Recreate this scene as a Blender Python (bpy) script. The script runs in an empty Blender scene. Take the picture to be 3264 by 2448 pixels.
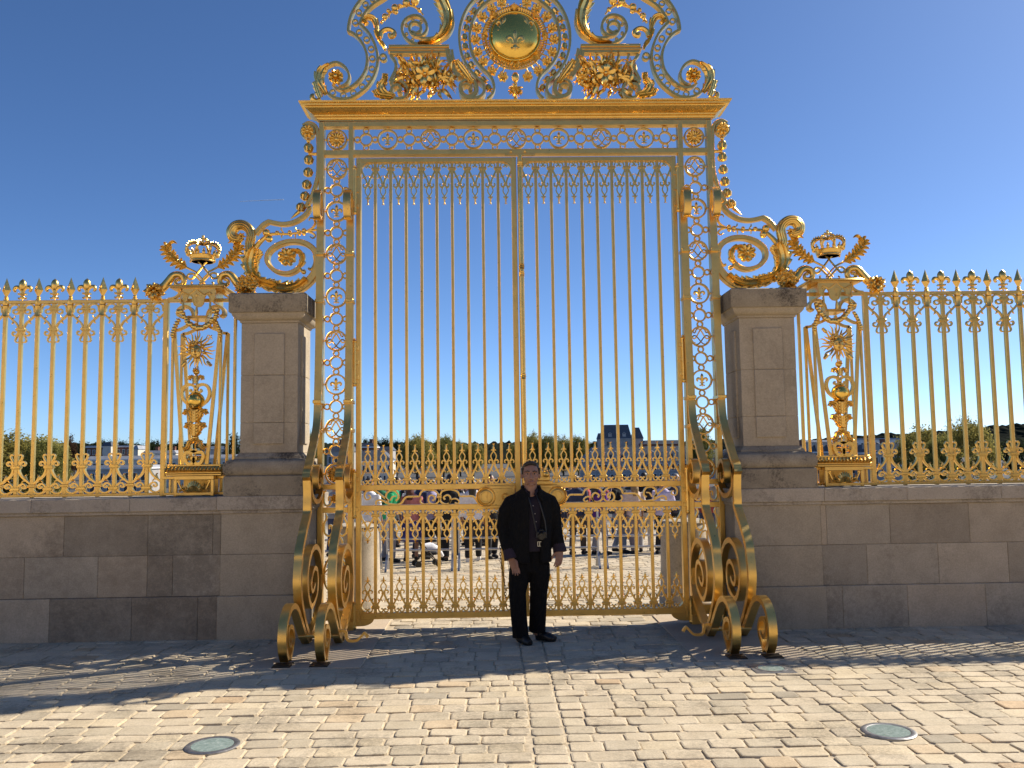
import bpy, bmesh, math, random
from mathutils import Vector, Matrix
random.seed(7)
PI = math.pi
SC = bpy.context.scene
COL = SC.collection

# ------------------------------------------------------------------ camera
cam_d = bpy.data.cameras.new('camera'); cam = bpy.data.objects.new('camera', cam_d); COL.objects.link(cam)
cam_d.sensor_fit = 'HORIZONTAL'; cam_d.sensor_width = 36.0; cam_d.lens = 36.0*2734/3264
cam_d.clip_start = 0.1; cam_d.clip_end = 20000
YAW, PITCH, ROLL = 0.02039521, 0.08516958, -0.01389429
fw = Vector((math.sin(YAW)*math.cos(PITCH), math.cos(YAW)*math.cos(PITCH), math.sin(PITCH)))
rt = Vector((math.cos(YAW), -math.sin(YAW), 0)); up = rt.cross(fw)
# picture axes: x' = cr*x - sr*y (y down)
cr, sr = math.cos(ROLL), math.sin(ROLL)
R_ = rt*cr + up*sr
U_ = up*cr - rt*sr
m = Matrix((R_, U_, -fw)).transposed().to_4x4()
m.translation = Vector((-0.26801219, -9.08, 1.75))
cam.matrix_world = m
SC.camera = cam

# ------------------------------------------------------------------ sky, sun, exposure
SA, SB = 1.13, 0.52                      # sunward: SA to the right and SB away, per metre of height
SUN_EL = math.atan(1/math.hypot(SA, SB)); SUN_AZ = math.atan2(SA, SB)
W = bpy.data.worlds.new('World'); SC.world = W; W.use_nodes = True
nt = W.node_tree; bg = nt.nodes['Background']
sky = nt.nodes.new('ShaderNodeTexSky'); sky.sky_type = 'NISHITA'; sky.sun_disc = False
sky.sun_elevation = SUN_EL; sky.sun_rotation = SUN_AZ
sky.air_density = 0.5; sky.dust_density = 0.45; sky.ozone_density = 1.0; sky.altitude = 100
hs = nt.nodes.new('ShaderNodeHueSaturation'); hs.inputs['Saturation'].default_value = 1.12
nt.links.new(sky.outputs[0], hs.inputs['Color']); tint = nt.nodes.new('ShaderNodeMix'); tint.data_type = 'RGBA'; tint.blend_type = 'MULTIPLY'; tint.inputs[0].default_value = 1.0; tint.inputs[7].default_value = (0.84, 0.99, 1.14, 1)
nt.links.new(hs.outputs[0], tint.inputs[6]); nt.links.new(tint.outputs[2], bg.inputs['Color'])
bg.inputs['Strength'].default_value = 0.108
sl = bpy.data.lights.new('sun', 'SUN'); sl.energy = 4.9; sl.angle = math.radians(0.53); sl.color = (1.0, 0.91, 0.76)
so = bpy.data.objects.new('sun', sl); COL.objects.link(so)
so.rotation_euler = Vector((SA, SB, 1)).to_track_quat('Z', 'Y').to_euler()
SC.view_settings.view_transform = 'Standard'; SC.view_settings.look = 'None'
SC.view_settings.exposure = 0.5; SC.view_settings.gamma = 1.0
SC.render.engine = 'CYCLES'
SC.cycles.max_bounces = 8; SC.cycles.glossy_bounces = 4; SC.cycles.diffuse_bounces = 3
SC.cycles.caustics_reflective = False

# ------------------------------------------------------------------ materials
class NT:
    def __init__(s, name, rough=0.8, metal=0.0):
        s.m = bpy.data.materials.new(name); s.m.use_nodes = True
        s.t = s.m.node_tree; s.b = s.t.nodes['Principled BSDF']
        s.b.inputs['Roughness'].default_value = rough; s.b.inputs['Metallic'].default_value = metal
    def n(s, typ, **kw):
        nd = s.t.nodes.new(typ)
        for k, v in kw.items():
            if k in ('operation', 'blend_type', 'data_type', 'attribute_name', 'feature', 'noise_dimensions', 'vector_type'): setattr(nd, k, v)
            else:
                key = k.replace('_', ' ') if k.replace('_', ' ') in nd.inputs else k
                nd.inputs[key].default_value = v
        return nd
    def l(s, a, b): s.t.links.new(a, b)
    def noise(s, scale, detail=4, rough=0.55, vec=None):
        nd = s.n('ShaderNodeTexNoise', Scale=scale, Detail=detail, Roughness=rough)
        s.l(vec if vec is not None else s.obj(), nd.inputs['Vector']); return nd.outputs['Fac']
    def obj(s):
        if not hasattr(s, '_o'): s._o = s.n('ShaderNodeTexCoord').outputs['Object']
        return s._o
    def geo(s):
        if not hasattr(s, '_g'): s._g = s.n('ShaderNodeNewGeometry').outputs['Position']
        return s._g
    def ramp(s, fac, stops):
        nd = s.t.nodes.new('ShaderNodeValToRGB'); e = nd.color_ramp.elements
        while len(e) < len(stops): e.new(0.5)
        for el, (p, c) in zip(e, stops): el.position = p; el.color = (*c, 1) if len(c) == 3 else c
        s.l(fac, nd.inputs[0]); return nd.outputs[0]
    def mix(s, fac, a, b, typ='MIX'):
        nd = s.t.nodes.new('ShaderNodeMix'); nd.data_type = 'RGBA'; nd.blend_type = typ
        for sock, v in ((nd.inputs['Factor'], fac), (nd.inputs['A'], a), (nd.inputs['B'], b)) if False else ((nd.inputs[0], fac), (nd.inputs[6], a), (nd.inputs[7], b)):
            if hasattr(v, 'is_linked') or hasattr(v, 'links'): s.l(v, sock)
            elif isinstance(v, tuple): sock.default_value = (*v, 1) if len(v) == 3 else v
            else: sock.default_value = v
        return nd.outputs[2]
    def bump(s, h, strength=0.3, dist=0.01):
        nd = s.n('ShaderNodeBump', Strength=strength, Distance=dist); s.l(h, nd.inputs['Height']); s.l(nd.outputs[0], s.b.inputs['Normal'])
    def col(s, sock): s.l(sock, s.b.inputs['Base Color'])
    def rough(s, sock): s.l(sock, s.b.inputs['Roughness'])

def plain(name, c, rough=0.7, metal=0.0, var=0.25, scale=12, bump=0.0):
    k = NT(name, rough, metal)
    f = k.noise(scale, 5)
    lo = tuple(x*(1-var) for x in c); hi = tuple(min(1, x*(1+var)) for x in c)
    k.col(k.ramp(f, [(0.3, lo), (0.7, hi)]))
    if bump: k.bump(k.noise(scale*4, 4), bump, 0.004)
    return k.m

def gold_mat(name, c=(0.88, 0.59, 0.185), rough=0.36, aged=True):
    k = NT(name, rough, 1.0)
    f = k.noise(9, 6, 0.6, k.geo()); f2 = k.noise(60, 3, 0.6, k.geo())
    base = k.ramp(f, [(0.25, tuple(x*0.86 for x in c)), (0.6, c), (0.85, (min(1, c[0]*1.06), c[1]*1.04, c[2]*1.02))])
    if aged:                                   # worn spots in the gilding
        spot = k.ramp(k.noise(33, 5, 0.7, k.geo()), [(0.30, (1, 1, 1)), (0.36, (0, 0, 0))])
        base = k.mix(spot, base, tuple(x*0.45 for x in c))
    k.col(base)
    r = k.ramp(f2, [(0.2, (rough*0.75,)*3), (0.8, (rough*1.25,)*3)]); k.rough(r)
    k.bump(k.noise(38, 5, 0.6, k.geo()), 0.10, 0.004)
    return k.m
GOLD = gold_mat('gilded_iron')
GOLD2 = gold_mat('gilded_leaf_ornament', (0.91, 0.61, 0.185), 0.30, False)
GOLDP = gold_mat('polished_gilt_disc', (0.95, 0.63, 0.14), 0.2, False)
IRON = plain('dark_iron', (0.05, 0.04, 0.03), 0.6, 0.6)

# ------------------------------------------------------------------ mesh builder
def catmull(p, n=6, closed=False):
    if len(p) < 3: return list(p)
    out = []; N = len(p)
    rng = range(N if closed else N-1)
    for i in rng:
        if closed: a, b, c, d = p[(i-1) % N], p[i], p[(i+1) % N], p[(i+2) % N]
        else:
            b, c = p[i], p[i+1]
            a = p[i-1] if i > 0 else tuple(2*x-y for x, y in zip(b, c))
            d = p[i+2] if i+2 < N else tuple(2*y-x for x, y in zip(b, c))
        for k in range(n):
            t = k/n
            out.append(tuple(0.5*((2*q1)+(-q0+q2)*t+(2*q0-5*q1+4*q2-q3)*t*t+(-q0+3*q1-3*q2+q3)*t**3) for q0, q1, q2, q3 in zip(a, b, c, d)))
    if not closed: out.append(tuple(p[-1]))
    return out
def lerp(a, b, t): return a+(b-a)*t
def spread(vals, n):
    """resample a short list of values to n entries"""
    if not isinstance(vals, (list, tuple)): return [vals]*n
    if n == 1: return [vals[0]]
    o = []
    for i in range(n):
        f = i/(n-1)*(len(vals)-1); k = min(int(f), len(vals)-2); o.append(lerp(vals[k], vals[k+1], f-k))
    return o
def spiral(cx, cz, r0, r1, a0, turns, n=None):
    n = n or max(6, int(abs(turns)*14)); o = []
    for i in range(n+1):
        t = i/n; r = lerp(r0, r1, t); a = a0+turns*2*PI*t
        o.append((cx+r*math.cos(a), cz+r*math.sin(a)))
    return o

class MB:
    def __init__(s): s.v = []; s.f = []
    def add(s, vs, fs):
        b = len(s.v); s.v += [tuple(v) for v in vs]; s.f += [tuple(i+b for i in f) for f in fs]; return s
    def box(s, x0, x1, y0, y1, z0, z1, b=0.0):
        if b <= 0:
            s.add([(x0, y0, z0), (x1, y0, z0), (x1, y1, z0), (x0, y1, z0), (x0, y0, z1), (x1, y0, z1), (x1, y1, z1), (x0, y1, z1)],
                  [(0, 3, 2, 1), (4, 5, 6, 7), (0, 1, 5, 4), (1, 2, 6, 5), (2, 3, 7, 6), (3, 0, 4, 7)]); return s
        vs = []
        for z, e in ((z0, b), (z0+b, 0), (z1-b, 0), (z1, b)):
            for (x, y) in ((x0+e, y0+b), (x0+b, y0+e), (x1-b, y0+e), (x1-e, y0+b), (x1-e, y1-b), (x1-b, y1-e), (x0+b, y1-e), (x0+e, y1-b)):
                vs.append((x, y, z))
        fs = [tuple(range(7, -1, -1)), tuple(range(24, 32))]
        for r in range(3):
            for i in range(8):
                j = (i+1) % 8; fs.append((r*8+i, r*8+j, r*8+8+j, r*8+8+i))
        s.add(vs, fs); return s
    def ribbon(s, pts, w, y0, y1, closed=False, plane='xz', bev=0.0):
        """flat bar: follows pts in its plane, w wide in the plane, between y0 and y1 across it"""
        N = len(pts); ws = spread(w, N); L = []; Rr = []
        for i, p in enumerate(pts):
            if closed: a, b = pts[i-1], pts[(i+1) % N]
            else: a, b = pts[max(0, i-1)], pts[min(N-1, i+1)]
            tx, tz = b[0]-a[0], b[1]-a[1]; l = math.hypot(tx, tz) or 1e-9
            nx, nz = -tz/l, tx/l; h = ws[i]/2
            L.append((p[0]+nx*h, p[1]+nz*h)); Rr.append((p[0]-nx*h, p[1]-nz*h))
        def mk(q, t): return (q[0], t, q[1]) if plane == 'xz' else (t, q[0], q[1])
        vs = []; 
        if bev:
            def inn(l, r, k): return (lerp(l[0], r[0], k), lerp(l[1], r[1], k))
            K = 6
            for i in range(N):
                k = min(0.3, bev/max(ws[i], 1e-6)); l, r = L[i], Rr[i]
                vs += [mk(inn(l, r, k), y0), mk(l, y0+bev), mk(l, y1), mk(r, y1), mk(r, y0+bev), mk(inn(l, r, 1-k), y0)]
        else:
            K = 4
            for l, r in zip(L, Rr): vs += [mk(l, y0), mk(l, y1), mk(r, y1), mk(r, y0)]
        fs = []
        for i in range(N if closed else N-1):
            j = (i+1) % N
            for k in range(K):
                k2 = (k+1) % K; fs.append((i*K+k, j*K+k, j*K+k2, i*K+k2))
        if not closed: fs += [tuple(range(K)), tuple((N-1)*K+k for k in range(K-1, -1, -1))]
        s.add(vs, fs); return s
    def ring(s, cx, cz, R, w, y0, y1, n=28, bev=0.0):
        return s.ribbon([(cx+R*math.cos(2*PI*i/n), cz+R*math.sin(2*PI*i/n)) for i in range(n)], w, y0, y1, True, 'xz', bev)
    def tube(s, pts, r, n=6, sq=1.0):
        pts = [Vector(p) for p in pts]; N = len(pts); rs = spread(r, N); vs = []; fs = []
        prev = None
        for i, p in enumerate(pts):
            t = (pts[min(N-1, i+1)]-pts[max(0, i-1)]); t = t.normalized() if t.length > 1e-9 else Vector((0, 0, 1))
            if prev is None: a = t.orthogonal().normalized()
            else:
                a = prev-t*prev.dot(t); a = a.normalized() if a.length > 1e-6 else t.orthogonal().normalized()
            prev = a; b = t.cross(a)
            for k in range(n):
                q = 2*PI*k/n; vs.append(p+(a*math.cos(q)+b*math.sin(q))*rs[i])
        for i in range(N-1):
            for k in range(n): fs.append((i*n+k, i*n+(k+1) % n, (i+1)*n+(k+1) % n, (i+1)*n+k))
        fs += [tuple(range(n-1, -1, -1)), tuple((N-1)*n+k for k in range(n))]
        s.add(vs, fs); return s
    def tube2(s, pts, r, y=0.0, n=6, plane='xz'):
        return s.tube([(p[0], y, p[1]) if plane == 'xz' else (y, p[0], p[1]) for p in pts], r, n)
    def lathe(s, cx, cy, cz, prof, n=12, sy=1.0):
        vs = []; fs = []
        for r, z in prof:
            for k in range(n): a = 2*PI*k/n; vs.append((cx+r*math.cos(a), cy+sy*r*math.sin(a), cz+z))
        for i in range(len(prof)-1):
            for k in range(n): fs.append((i*n+k, i*n+(k+1) % n, (i+1)*n+(k+1) % n, (i+1)*n+k))
        fs += [tuple(range(n-1, -1, -1)), tuple((len(prof)-1)*n+k for k in range(n))]
        s.add(vs, fs); return s
    def ball(s, c, rx, ry=None, rz=None, n=10, m=6):
        ry = rx if ry is None else ry; rz = rx if rz is None else rz
        vs = [(c[0], c[1], c[2]-rz)]; fs = []
        for i in range(1, m):
            p = PI*i/m
            for k in range(n):
                a = 2*PI*k/n; vs.append((c[0]+rx*math.sin(p)*math.cos(a), c[1]+ry*math.sin(p)*math.sin(a), c[2]-rz*math.cos(p)))
        vs.append((c[0], c[1], c[2]+rz)); T = len(vs)-1
        for k in range(n): fs.append((0, 1+(k+1) % n, 1+k)); fs.append((T, T-n+k, T-n+(k+1) % n))
        for i in range(m-2):
            for k in range(n): fs.append((1+i*n+k, 1+i*n+(k+1) % n, 1+(i+1)*n+(k+1) % n, 1+(i+1)*n+k))
        s.add(vs, fs); return s
    def leaf(s, spine, wl, wr, y=0.0, relief=0.02, lobes=6, thick=0.012, serr=0.4, rib=0.35):
        """acanthus-like leaf: serrated on both sides, ribbed and domed toward -y"""
        sp = catmull(spine, 8) if len(spine) < 16 else spine
        N = len(sp); WL = spread(wl, N); WR = spread(wr, N)
        us = (-1, -0.75, -0.5, -0.25, 0, 0.25, 0.5, 0.75, 1); U = len(us); vs = []
        for back in (0, 1):
            for i, p in enumerate(sp):
                a, b = sp[max(0, i-1)], sp[min(N-1, i+1)]; tx, tz = b[0]-a[0], b[1]-a[1]; l = math.hypot(tx, tz) or 1e-9
                tx /= l; tz /= l; nx, nz = -tz, tx
                ph = (i/(N-1)*lobes) % 1.0
                mod = 1-serr*(1-ph)**1.4
                for k, u in enumerate(us):
                    w = (WL[i] if u < 0 else WR[i])*(1-(1-mod)*abs(u)**2)
                    fwd = 0.45*abs(u)**1.5*(WL[i] if u < 0 else WR[i])*(0.4+0.6*ph)
                    px = p[0]+nx*(-u)*w*(-1)+tx*fwd; pz = p[1]+nz*(-u)*w*(-1)+tz*fwd
                    h = relief*0.75*(1-u*u)+relief*rib*0.5*(1 if k % 2 == 0 else -1)*(1-abs(u)*0.4)+relief*0.25*ph*abs(u)
                    vs.append((px, y-h+(thick if back else 0), pz))
        fs = []; B = N*U
        for i in range(N-1):
            for k in range(U-1):
                q = i*U+k; fs.append((q, q+1, q+U+1, q+U)); fs.append((B+q, B+q+U, B+q+U+1, B+q+1))
            fs.append((i*U, (i+1)*U, B+(i+1)*U, B+i*U)); e = U-1; fs.append((i*U+e, B+i*U+e, B+(i+1)*U+e, (i+1)*U+e))
        fs.append(tuple([k for k in range(U)]+[B+k for k in range(U-1, -1, -1)])); o = (N-1)*U
        fs.append(tuple([o+k for k in range(U-1, -1, -1)]+[B+o+k for k in range(U)]))
        s.add(vs, fs); return s
    def blade(s, p0, p1, w, y=0.0, bend=0.0, relief=0.01):
        """long pointed leaf from p0 to p1"""
        n = 6; dx, dz = p1[0]-p0[0], p1[1]-p0[1]; l = math.hypot(dx, dz) or 1e-6; nx, nz = -dz/l, dx/l; vs = []
        for i in range(n+1):
            t = i/n; c = bend*math.sin(PI*t); hw = w*math.sin(PI*min(1, 0.12+0.88*t)**0.8)*(1-t*0.15)+0.001
            px, pz = p0[0]+dx*t+nx*c, p0[1]+dz*t+nz*c; yy = y-0.03*math.sin(PI*t)
            vs += [(px+nx*hw, yy, pz+nz*hw), (px, yy-relief, pz), (px-nx*hw, yy, pz-nz*hw), (px, yy+relief*0.6, pz)]
        fs = []
        for i in range(n):
            for k in range(4): fs.append((i*4+k, i*4+(k+1) % 4, i*4+4+(k+1) % 4, i*4+4+k))
        fs += [(0, 3, 2, 1), (n*4, n*4+1, n*4+2, n*4+3)]
        s.add(vs, fs); return s
    def flower(s, cx, cz, R, petals=6, y=0.0, depth=0.03, back=0.01, notch=0.28, core=0.22, rot=0.0):
        """open rosette facing -y, petals with a groove each and a domed core"""
        A = petals*6; rad = (0.0, 0.12, 0.24, 0.3, 0.55, 0.8, 1.0); vs = [(cx, y-depth*1.1, cz)]; fs = []
        for j, r in enumerate(rad[1:]):
            for k in range(A):
                a = 2*PI*k/A+rot; ph = (k % 6)/6.0; lob = abs(math.sin(PI*ph))
                rr = R*r*(1-notch*(1-lob**0.6)*(r**2))
                if r <= core+0.03: h = depth*(1.1-0.5*(r/core)**2)
                else: h = depth*(0.35+0.75*math.sin(PI*min(1, (r-core)/(1-core))*0.8))*(0.45+0.55*lob)-depth*0.18*(1 if k % 6 == 3 else 0)
                vs.append((cx+rr*math.cos(a), y-h, cz+rr*math.sin(a)))
        for k in range(A): fs.append((0, 1+k, 1+(k+1) % A))
        M = len(rad)-1
        for j in range(M-1):
            for k in range(A): q = 1+j*A; fs.append((q+k, q+A+k, q+A+(k+1) % A, q+(k+1) % A))
        b = len(vs); o = 1+(M-1)*A
        for k in range(A): x, yy, z = vs[o+k]; vs.append((x, y+back, z))
        for k in range(A): fs.append((o+k, b+k, b+(k+1) % A, o+(k+1) % A))
        fs.append(tuple(b+k for k in range(A)))
        s.add(vs, fs); return s
    def fleur(s, cx, cz, h, y=0.0, t=0.5, tilt=0.0):
        """fleur-de-lis of height h centred on cx, cz, facing -y, rounded relief"""
        c, sn = math.cos(tilt), math.sin(tilt)
        def T(p): return (cx+(p[0]*c-p[1]*sn)*h, y, cz+(p[0]*sn+p[1]*c)*h)
        def flat(pts, rs, n=8, k=t):
            b = len(s.v); s.tube([T(p) for p in catmull(pts, 4)], [r*h for r in rs], n)
            for i in range(b, len(s.v)): x, yy, z = s.v[i]; s.v[i] = (x, y+(yy-y)*k, z)
        flat([(0, -0.14), (0, 0.02), (0, 0.16), (0, 0.28), (0, 0.4), (0, 0.5)], [0.05, 0.055, 0.09, 0.115, 0.085, 0.006])
        for q in (-1, 1):
            flat([(0.04*q, -0.13), (0.08*q, 0.02), (0.18*q, 0.13), (0.29*q, 0.13), (0.35*q, 0.04), (0.32*q, -0.04), (0.26*q, -0.02)], [0.035, 0.05, 0.075, 0.085, 0.07, 0.05, 0.03])
            flat([(0.03*q, -0.2), (0.07*q, -0.32), (0.15*q, -0.36), (0.17*q, -0.3)], [0.035, 0.045, 0.04, 0.02])
        flat([(0, -0.2), (0, -0.33), (0, -0.47)], [0.045, 0.055, 0.006])
        flat([(-0.17, -0.165), (0.17, -0.165)], [0.042, 0.042])
        return s
    def husk(s, p, r, ln, ang, y=0.0, n=8):
        """bead-like husk with a leaf collar, axis at angle ang in the xz plane"""
        ca, sa = math.cos(ang), math.sin(ang); k = ((-0.5, 0.15), (-0.35, 0.8), (-0.1, 1.0), (0.2, 0.85), (0.38, 0.95), (0.5, 0.3))
        pts = [(p[0]+ca*ln*u, y, p[1]+sa*ln*u) for u, _ in k]
        s.tube(pts, [r*v for _, v in k], n); return s
    def build(s, name, mat, parent=None, smooth=35, loc=None):
        me = bpy.data.meshes.new(name)
        me.from_pydata(s.v, [], s.f); 
        bm = bmesh.new(); bm.from_mesh(me); bmesh.ops.recalc_face_normals(bm, faces=bm.faces); bm.to_mesh(me); bm.free()
        if mat: me.materials.append(mat)
        if smooth:
            me.polygons.foreach_set('use_smooth', [True]*len(me.polygons)); me.set_sharp_from_angle(angle=math.radians(smooth))
        o = bpy.data.objects.new(name, me); COL.objects.link(o)
        if parent: o.parent = parent
        if loc: o.location = loc
        return o

def tag(o, label=None, cat=None, group=None, kind=None):
    if label: o['label'] = label
    if cat: o['category'] = cat
    if group: o['group'] = group
    if kind: o['kind'] = kind
    return o
def thing(name, label, cat, loc=(0, 0, 0), group=None, rz=0.0):
    o = bpy.data.objects.new(name, None); COL.objects.link(o); o.empty_display_size = 0.1
    o.location = loc; o.rotation_euler = (0, 0, rz); return tag(o, label, cat, group)
def dup(src, name, parent, loc=None, rot=None, scale=None):
    """linked copy of one mesh object and its children"""
    o = src.copy(); o.name = name; COL.objects.link(o); o.parent = parent
    if loc is not None: o.location = loc
    if rot is not None: o.rotation_euler = rot
    if scale is not None: o.scale = scale
    for ch in src.children: dup(ch, ch.name.split('.')[0], o)
    return o

# ------------------------------------------------------------------ terrain
def gz(y):
    if y < 0.5: return 0.0
    if y < 110: return -0.041*(y-0.5)
    if y < 500: return -4.4895-0.006*(y-110)
    return -6.8295-0.002*(y-500)
def stone_mat(name, stops, stain=0.0, stain_scale=2.2, rough=0.85, bumpy=0.25, attr=None, lo=0.245, hi=0.36):
    k = NT(name, rough)
    f = k.noise(5.0, 6, 0.62, k.geo()); c = k.ramp(f, stops)
    fine = k.ramp(k.noise(70, 3, 0.7, k.geo()), [(0.35, (0.86, 0.86, 0.86)), (0.65, (1.08, 1.08, 1.08))])
    c = k.mix(1.0, c, fine, 'MULTIPLY')
    if attr:
        a = k.n('ShaderNodeAttribute', attribute_name=attr); c = k.mix(1.0, c, a.outputs['Color'], 'MULTIPLY')
    if stain:
        big = k.noise(stain_scale*0.6, 3, 0.55, k.geo()); grit = k.noise(stain_scale*9, 10, 0.82, k.geo())
        ad = k.n('ShaderNodeMath', operation='MULTIPLY'); k.l(big, ad.inputs[0]); k.l(grit, ad.inputs[1])
        s = k.ramp(ad.outputs[0], [(lo, (0, 0, 0)), (hi, (stain,)*3)])
        if attr == 'tone' and lo < 0.24:
            wa = k.n('ShaderNodeAttribute', attribute_name='lichen'); mm = k.n('ShaderNodeMath', operation='MULTIPLY'); k.l(s, mm.inputs[0]); k.l(wa.outputs['Fac'], mm.inputs[1]); s = mm.outputs[0]
        c = k.mix(s, c, (0.07, 0.056, 0.042))
    k.col(c); k.bump(k.noise(55, 6, 0.7, k.geo()), bumpy, 0.006)
    return k.m
M_COB = stone_mat('cobble_stone', [(0.25, (0.50, 0.405, 0.275)), (0.5, (0.60, 0.495, 0.345)), (0.75, (0.67, 0.56, 0.40))], 0.45, 3.0, 0.8, 0.45, 'tone')
M_SLAB = stone_mat('smooth_slab', [(0.3, (0.50, 0.39, 0.27)), (0.7, (0.57, 0.455, 0.325))], 0.0, 1, 0.75, 0.08)
M_PIER = stone_mat('pier_limestone', [(0.25, (0.41, 0.335, 0.235)), (0.75, (0.51, 0.42, 0.30))], 0.22, 2.2, 0.85, 0.15)
M_CAP = stone_mat('weathered_cap_stone', [(0.25, (0.27, 0.22, 0.155)), (0.75, (0.42, 0.35, 0.25))], 0.97, 4.5, 0.9, 0.35)
M_WALL = stone_mat('wall_limestone', [(0.25, (0.41, 0.335, 0.24)), (0.75, (0.54, 0.45, 0.335))], 0.8, 1.9, 0.9, 0.3, 'tone', 0.215, 0.37)
M_WALLD = stone_mat('lichen_stained_limestone', [(0.25, (0.40, 0.325, 0.23)), (0.75, (0.52, 0.43, 0.315))], 0.9, 1.3, 0.9, 0.3, 'tone', 0.19, 0.34)
M_COPE = stone_mat('coping_stone', [(0.25, (0.44, 0.365, 0.28)), (0.75, (0.54, 0.46, 0.355))], 0.5, 3.0, 0.85, 0.2)

k = NT('sandy_joint_ground', 0.95)
sep = k.n('ShaderNodeSeparateXYZ'); k.l(k.geo(), sep.inputs[0])
br = k.n('ShaderNodeTexBrick', Scale=1.0); br.inputs['Brick Width'].default_value = 0.24; br.inputs['Row Height'].default_value = 0.17; br.inputs['Mortar Size'].default_value = 0.012
br.inputs['Color1'].default_value = (0.55, 0.49, 0.39, 1); br.inputs['Color2'].default_value = (0.44, 0.38, 0.30, 1); br.inputs['Mortar'].default_value = (0.22, 0.18, 0.13, 1)
k.l(k.geo(), br.inputs['Vector'])
def step(sock, a, b):
    mr = k.n('ShaderNodeMapRange'); mr.inputs[1].default_value = a; mr.inputs[2].default_value = b; k.l(sock, mr.inputs[0]); return mr.outputs[0]
joint = k.ramp(k.noise(20, 5, 0.6, k.geo()), [(0.3, (0.34, 0.27, 0.18)), (0.62, (0.60, 0.49, 0.34))])
near = k.mix(step(sep.outputs[1], 16.0, 16.6), joint, br.outputs['Color'])
back = k.mix(step(sep.outputs[1], -9.6, -9.4), (0.54, 0.445, 0.315), near)
asph = k.ramp(k.noise(0.15, 4, 0.6, k.geo()), [(0.3, (0.055, 0.052, 0.05)), (0.7, (0.095, 0.09, 0.08))])
k.col(k.mix(step(sep.outputs[1], 24, 34), back, asph))
M_GROUND = k.m
g = MB(); ys = [-60, -20, -9, 0.5, 3, 6, 9, 12, 15, 30, 60, 85, 110, 200, 300, 500, 900, 1500, 4000]
for i, y in enumerate(ys):
    for x in (-3000, -60, 60, 3000): g.v.append((x, y, gz(y)-0.0095))
for i in range(len(ys)-1):
    for j in range(3): g.f.append((i*4+j, i*4+j+1, i*4+5+j, i*4+4+j))
tag(g.build('ground', M_GROUND, None, 0), kind='structure')

# ------------------------------------------------------------------ cobbles, one worn stone at a time in a single sheet
def cobbles():
    mb = MB(); tones = []; rnd = random.Random(3)
    pal = [((1, 1, 1), 70), ((0.93, 0.94, 0.94), 30), ((1.05, 1.04, 1.0), 24), ((0.85, 0.86, 0.87), 10), ((0.70, 0.72, 0.75), 3), ((1.0, 0.93, 0.85), 5), ((0.97, 0.85, 0.74), 2)]
    names = [p for p, w in pal for _ in range(w)]
    def stone(x0, x1, y0, y1):
        x0 += rnd.uniform(0.001, 0.005); x1 -= rnd.uniform(0.001, 0.005); y0 += rnd.uniform(0.001, 0.005); y1 -= rnd.uniform(0.001, 0.006)
        if x1-x0 < 0.05: return
        cx, cy = (x0+x1)/2, (y0+y1)/2; zb = gz(cy); dz = rnd.uniform(-0.004, 0.004)
        tx, ty = rnd.uniform(-0.025, 0.025), rnd.uniform(-0.035, 0.03); b = len(mb.v); c = rnd.uniform(0.012, 0.022)
        for ins, z in ((0, -0.022), (0.003, -0.003), (0.011, 0.0)):
            e = ins; d = c+ins*0.3
            for (x, y) in ((x0+e+d, y0+e), (x1-e-d, y0+e), (x1-e, y0+e+d), (x1-e, y1-e-d), (x1-e-d, y1-e), (x0+e+d, y1-e), (x0+e, y1-e-d), (x0+e, y0+e+d)):
                jx, jy = rnd.uniform(-0.003, 0.003), rnd.uniform(-0.003, 0.003)
                slope = gz(y)-zb
                mb.v.append((x+jx, y+jy, zb+slope+z+(dz+tx*(x-cx)+ty*(y-cy) if z > -0.02 else 0)))
        for r in range(2):
            for i in range(8): j = (i+1) % 8; mb.f.append((b+r*8+i, b+r*8+j, b+r*8+8+j, b+r*8+8+i))
        mb.f.append(tuple(b+16+i for i in range(8)))
        t = rnd.choice(names); kf = rnd.uniform(0.93, 1.07); tones.extend([tuple(q*kf for q in t)]*24)
    def row(y0, y1, xa, xb):
        x = xa+rnd.uniform(-0.12, 0)
        while x < xb:
            w = rnd.choice((0.17, 0.2, 0.22, 0.23, 0.25, 0.28)); a, bb = max(x, xa), min(x+w, xb)
            if not (1.40 < abs((a+bb)/2) < 2.46 and -1.66 < (y0+y1)/2 < 0.5): stone(a, bb, y0, y1)
            x += w
    y = -9.3
    while y < 16.2:
        h = rnd.uniform(0.15, 0.185); lim = 5.2+max(0, (y+3.0))*0.40 if y > -3 else 4.6
        row(y, y+h, -min(lim, 6.5) if y < 0.4 else -4.5-0.35*y, -0.062)
        row(y, y+h, 0.155, min(lim, 6.5) if y < 0.4 else 4.5+0.35*y); y += h
    y = -9.3
    while y < 16.2:
        h = rnd.uniform(0.15, 0.21); stone(-0.058, 0.15, y, y+h); tones[-24:] = [tuple(q*0.95 for q in t) for t in tones[-24:]]; y += h
    o = mb.build('cobblestone_paving', M_COB, None, 0)
    at = o.data.color_attributes.new('tone', 'FLOAT_COLOR', 'POINT')
    at.data.foreach_set('color', [q for t in tones for q in (*t, 1.0)])
    tag(o, kind='structure')
cobbles()
for sx in (-1, 1):
    mb = MB(); xs = (1.43, 2.42) if sx > 0 else (-2.42, -1.43)
    for (a, b) in ((-1.64, -0.62), (-0.617, 0.48)): mb.box(xs[0], xs[1], a, b, -0.05, 0.003, 0.003)
    tag(mb.build('paving_slab', M_SLAB, None, 30), kind='structure')

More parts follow.
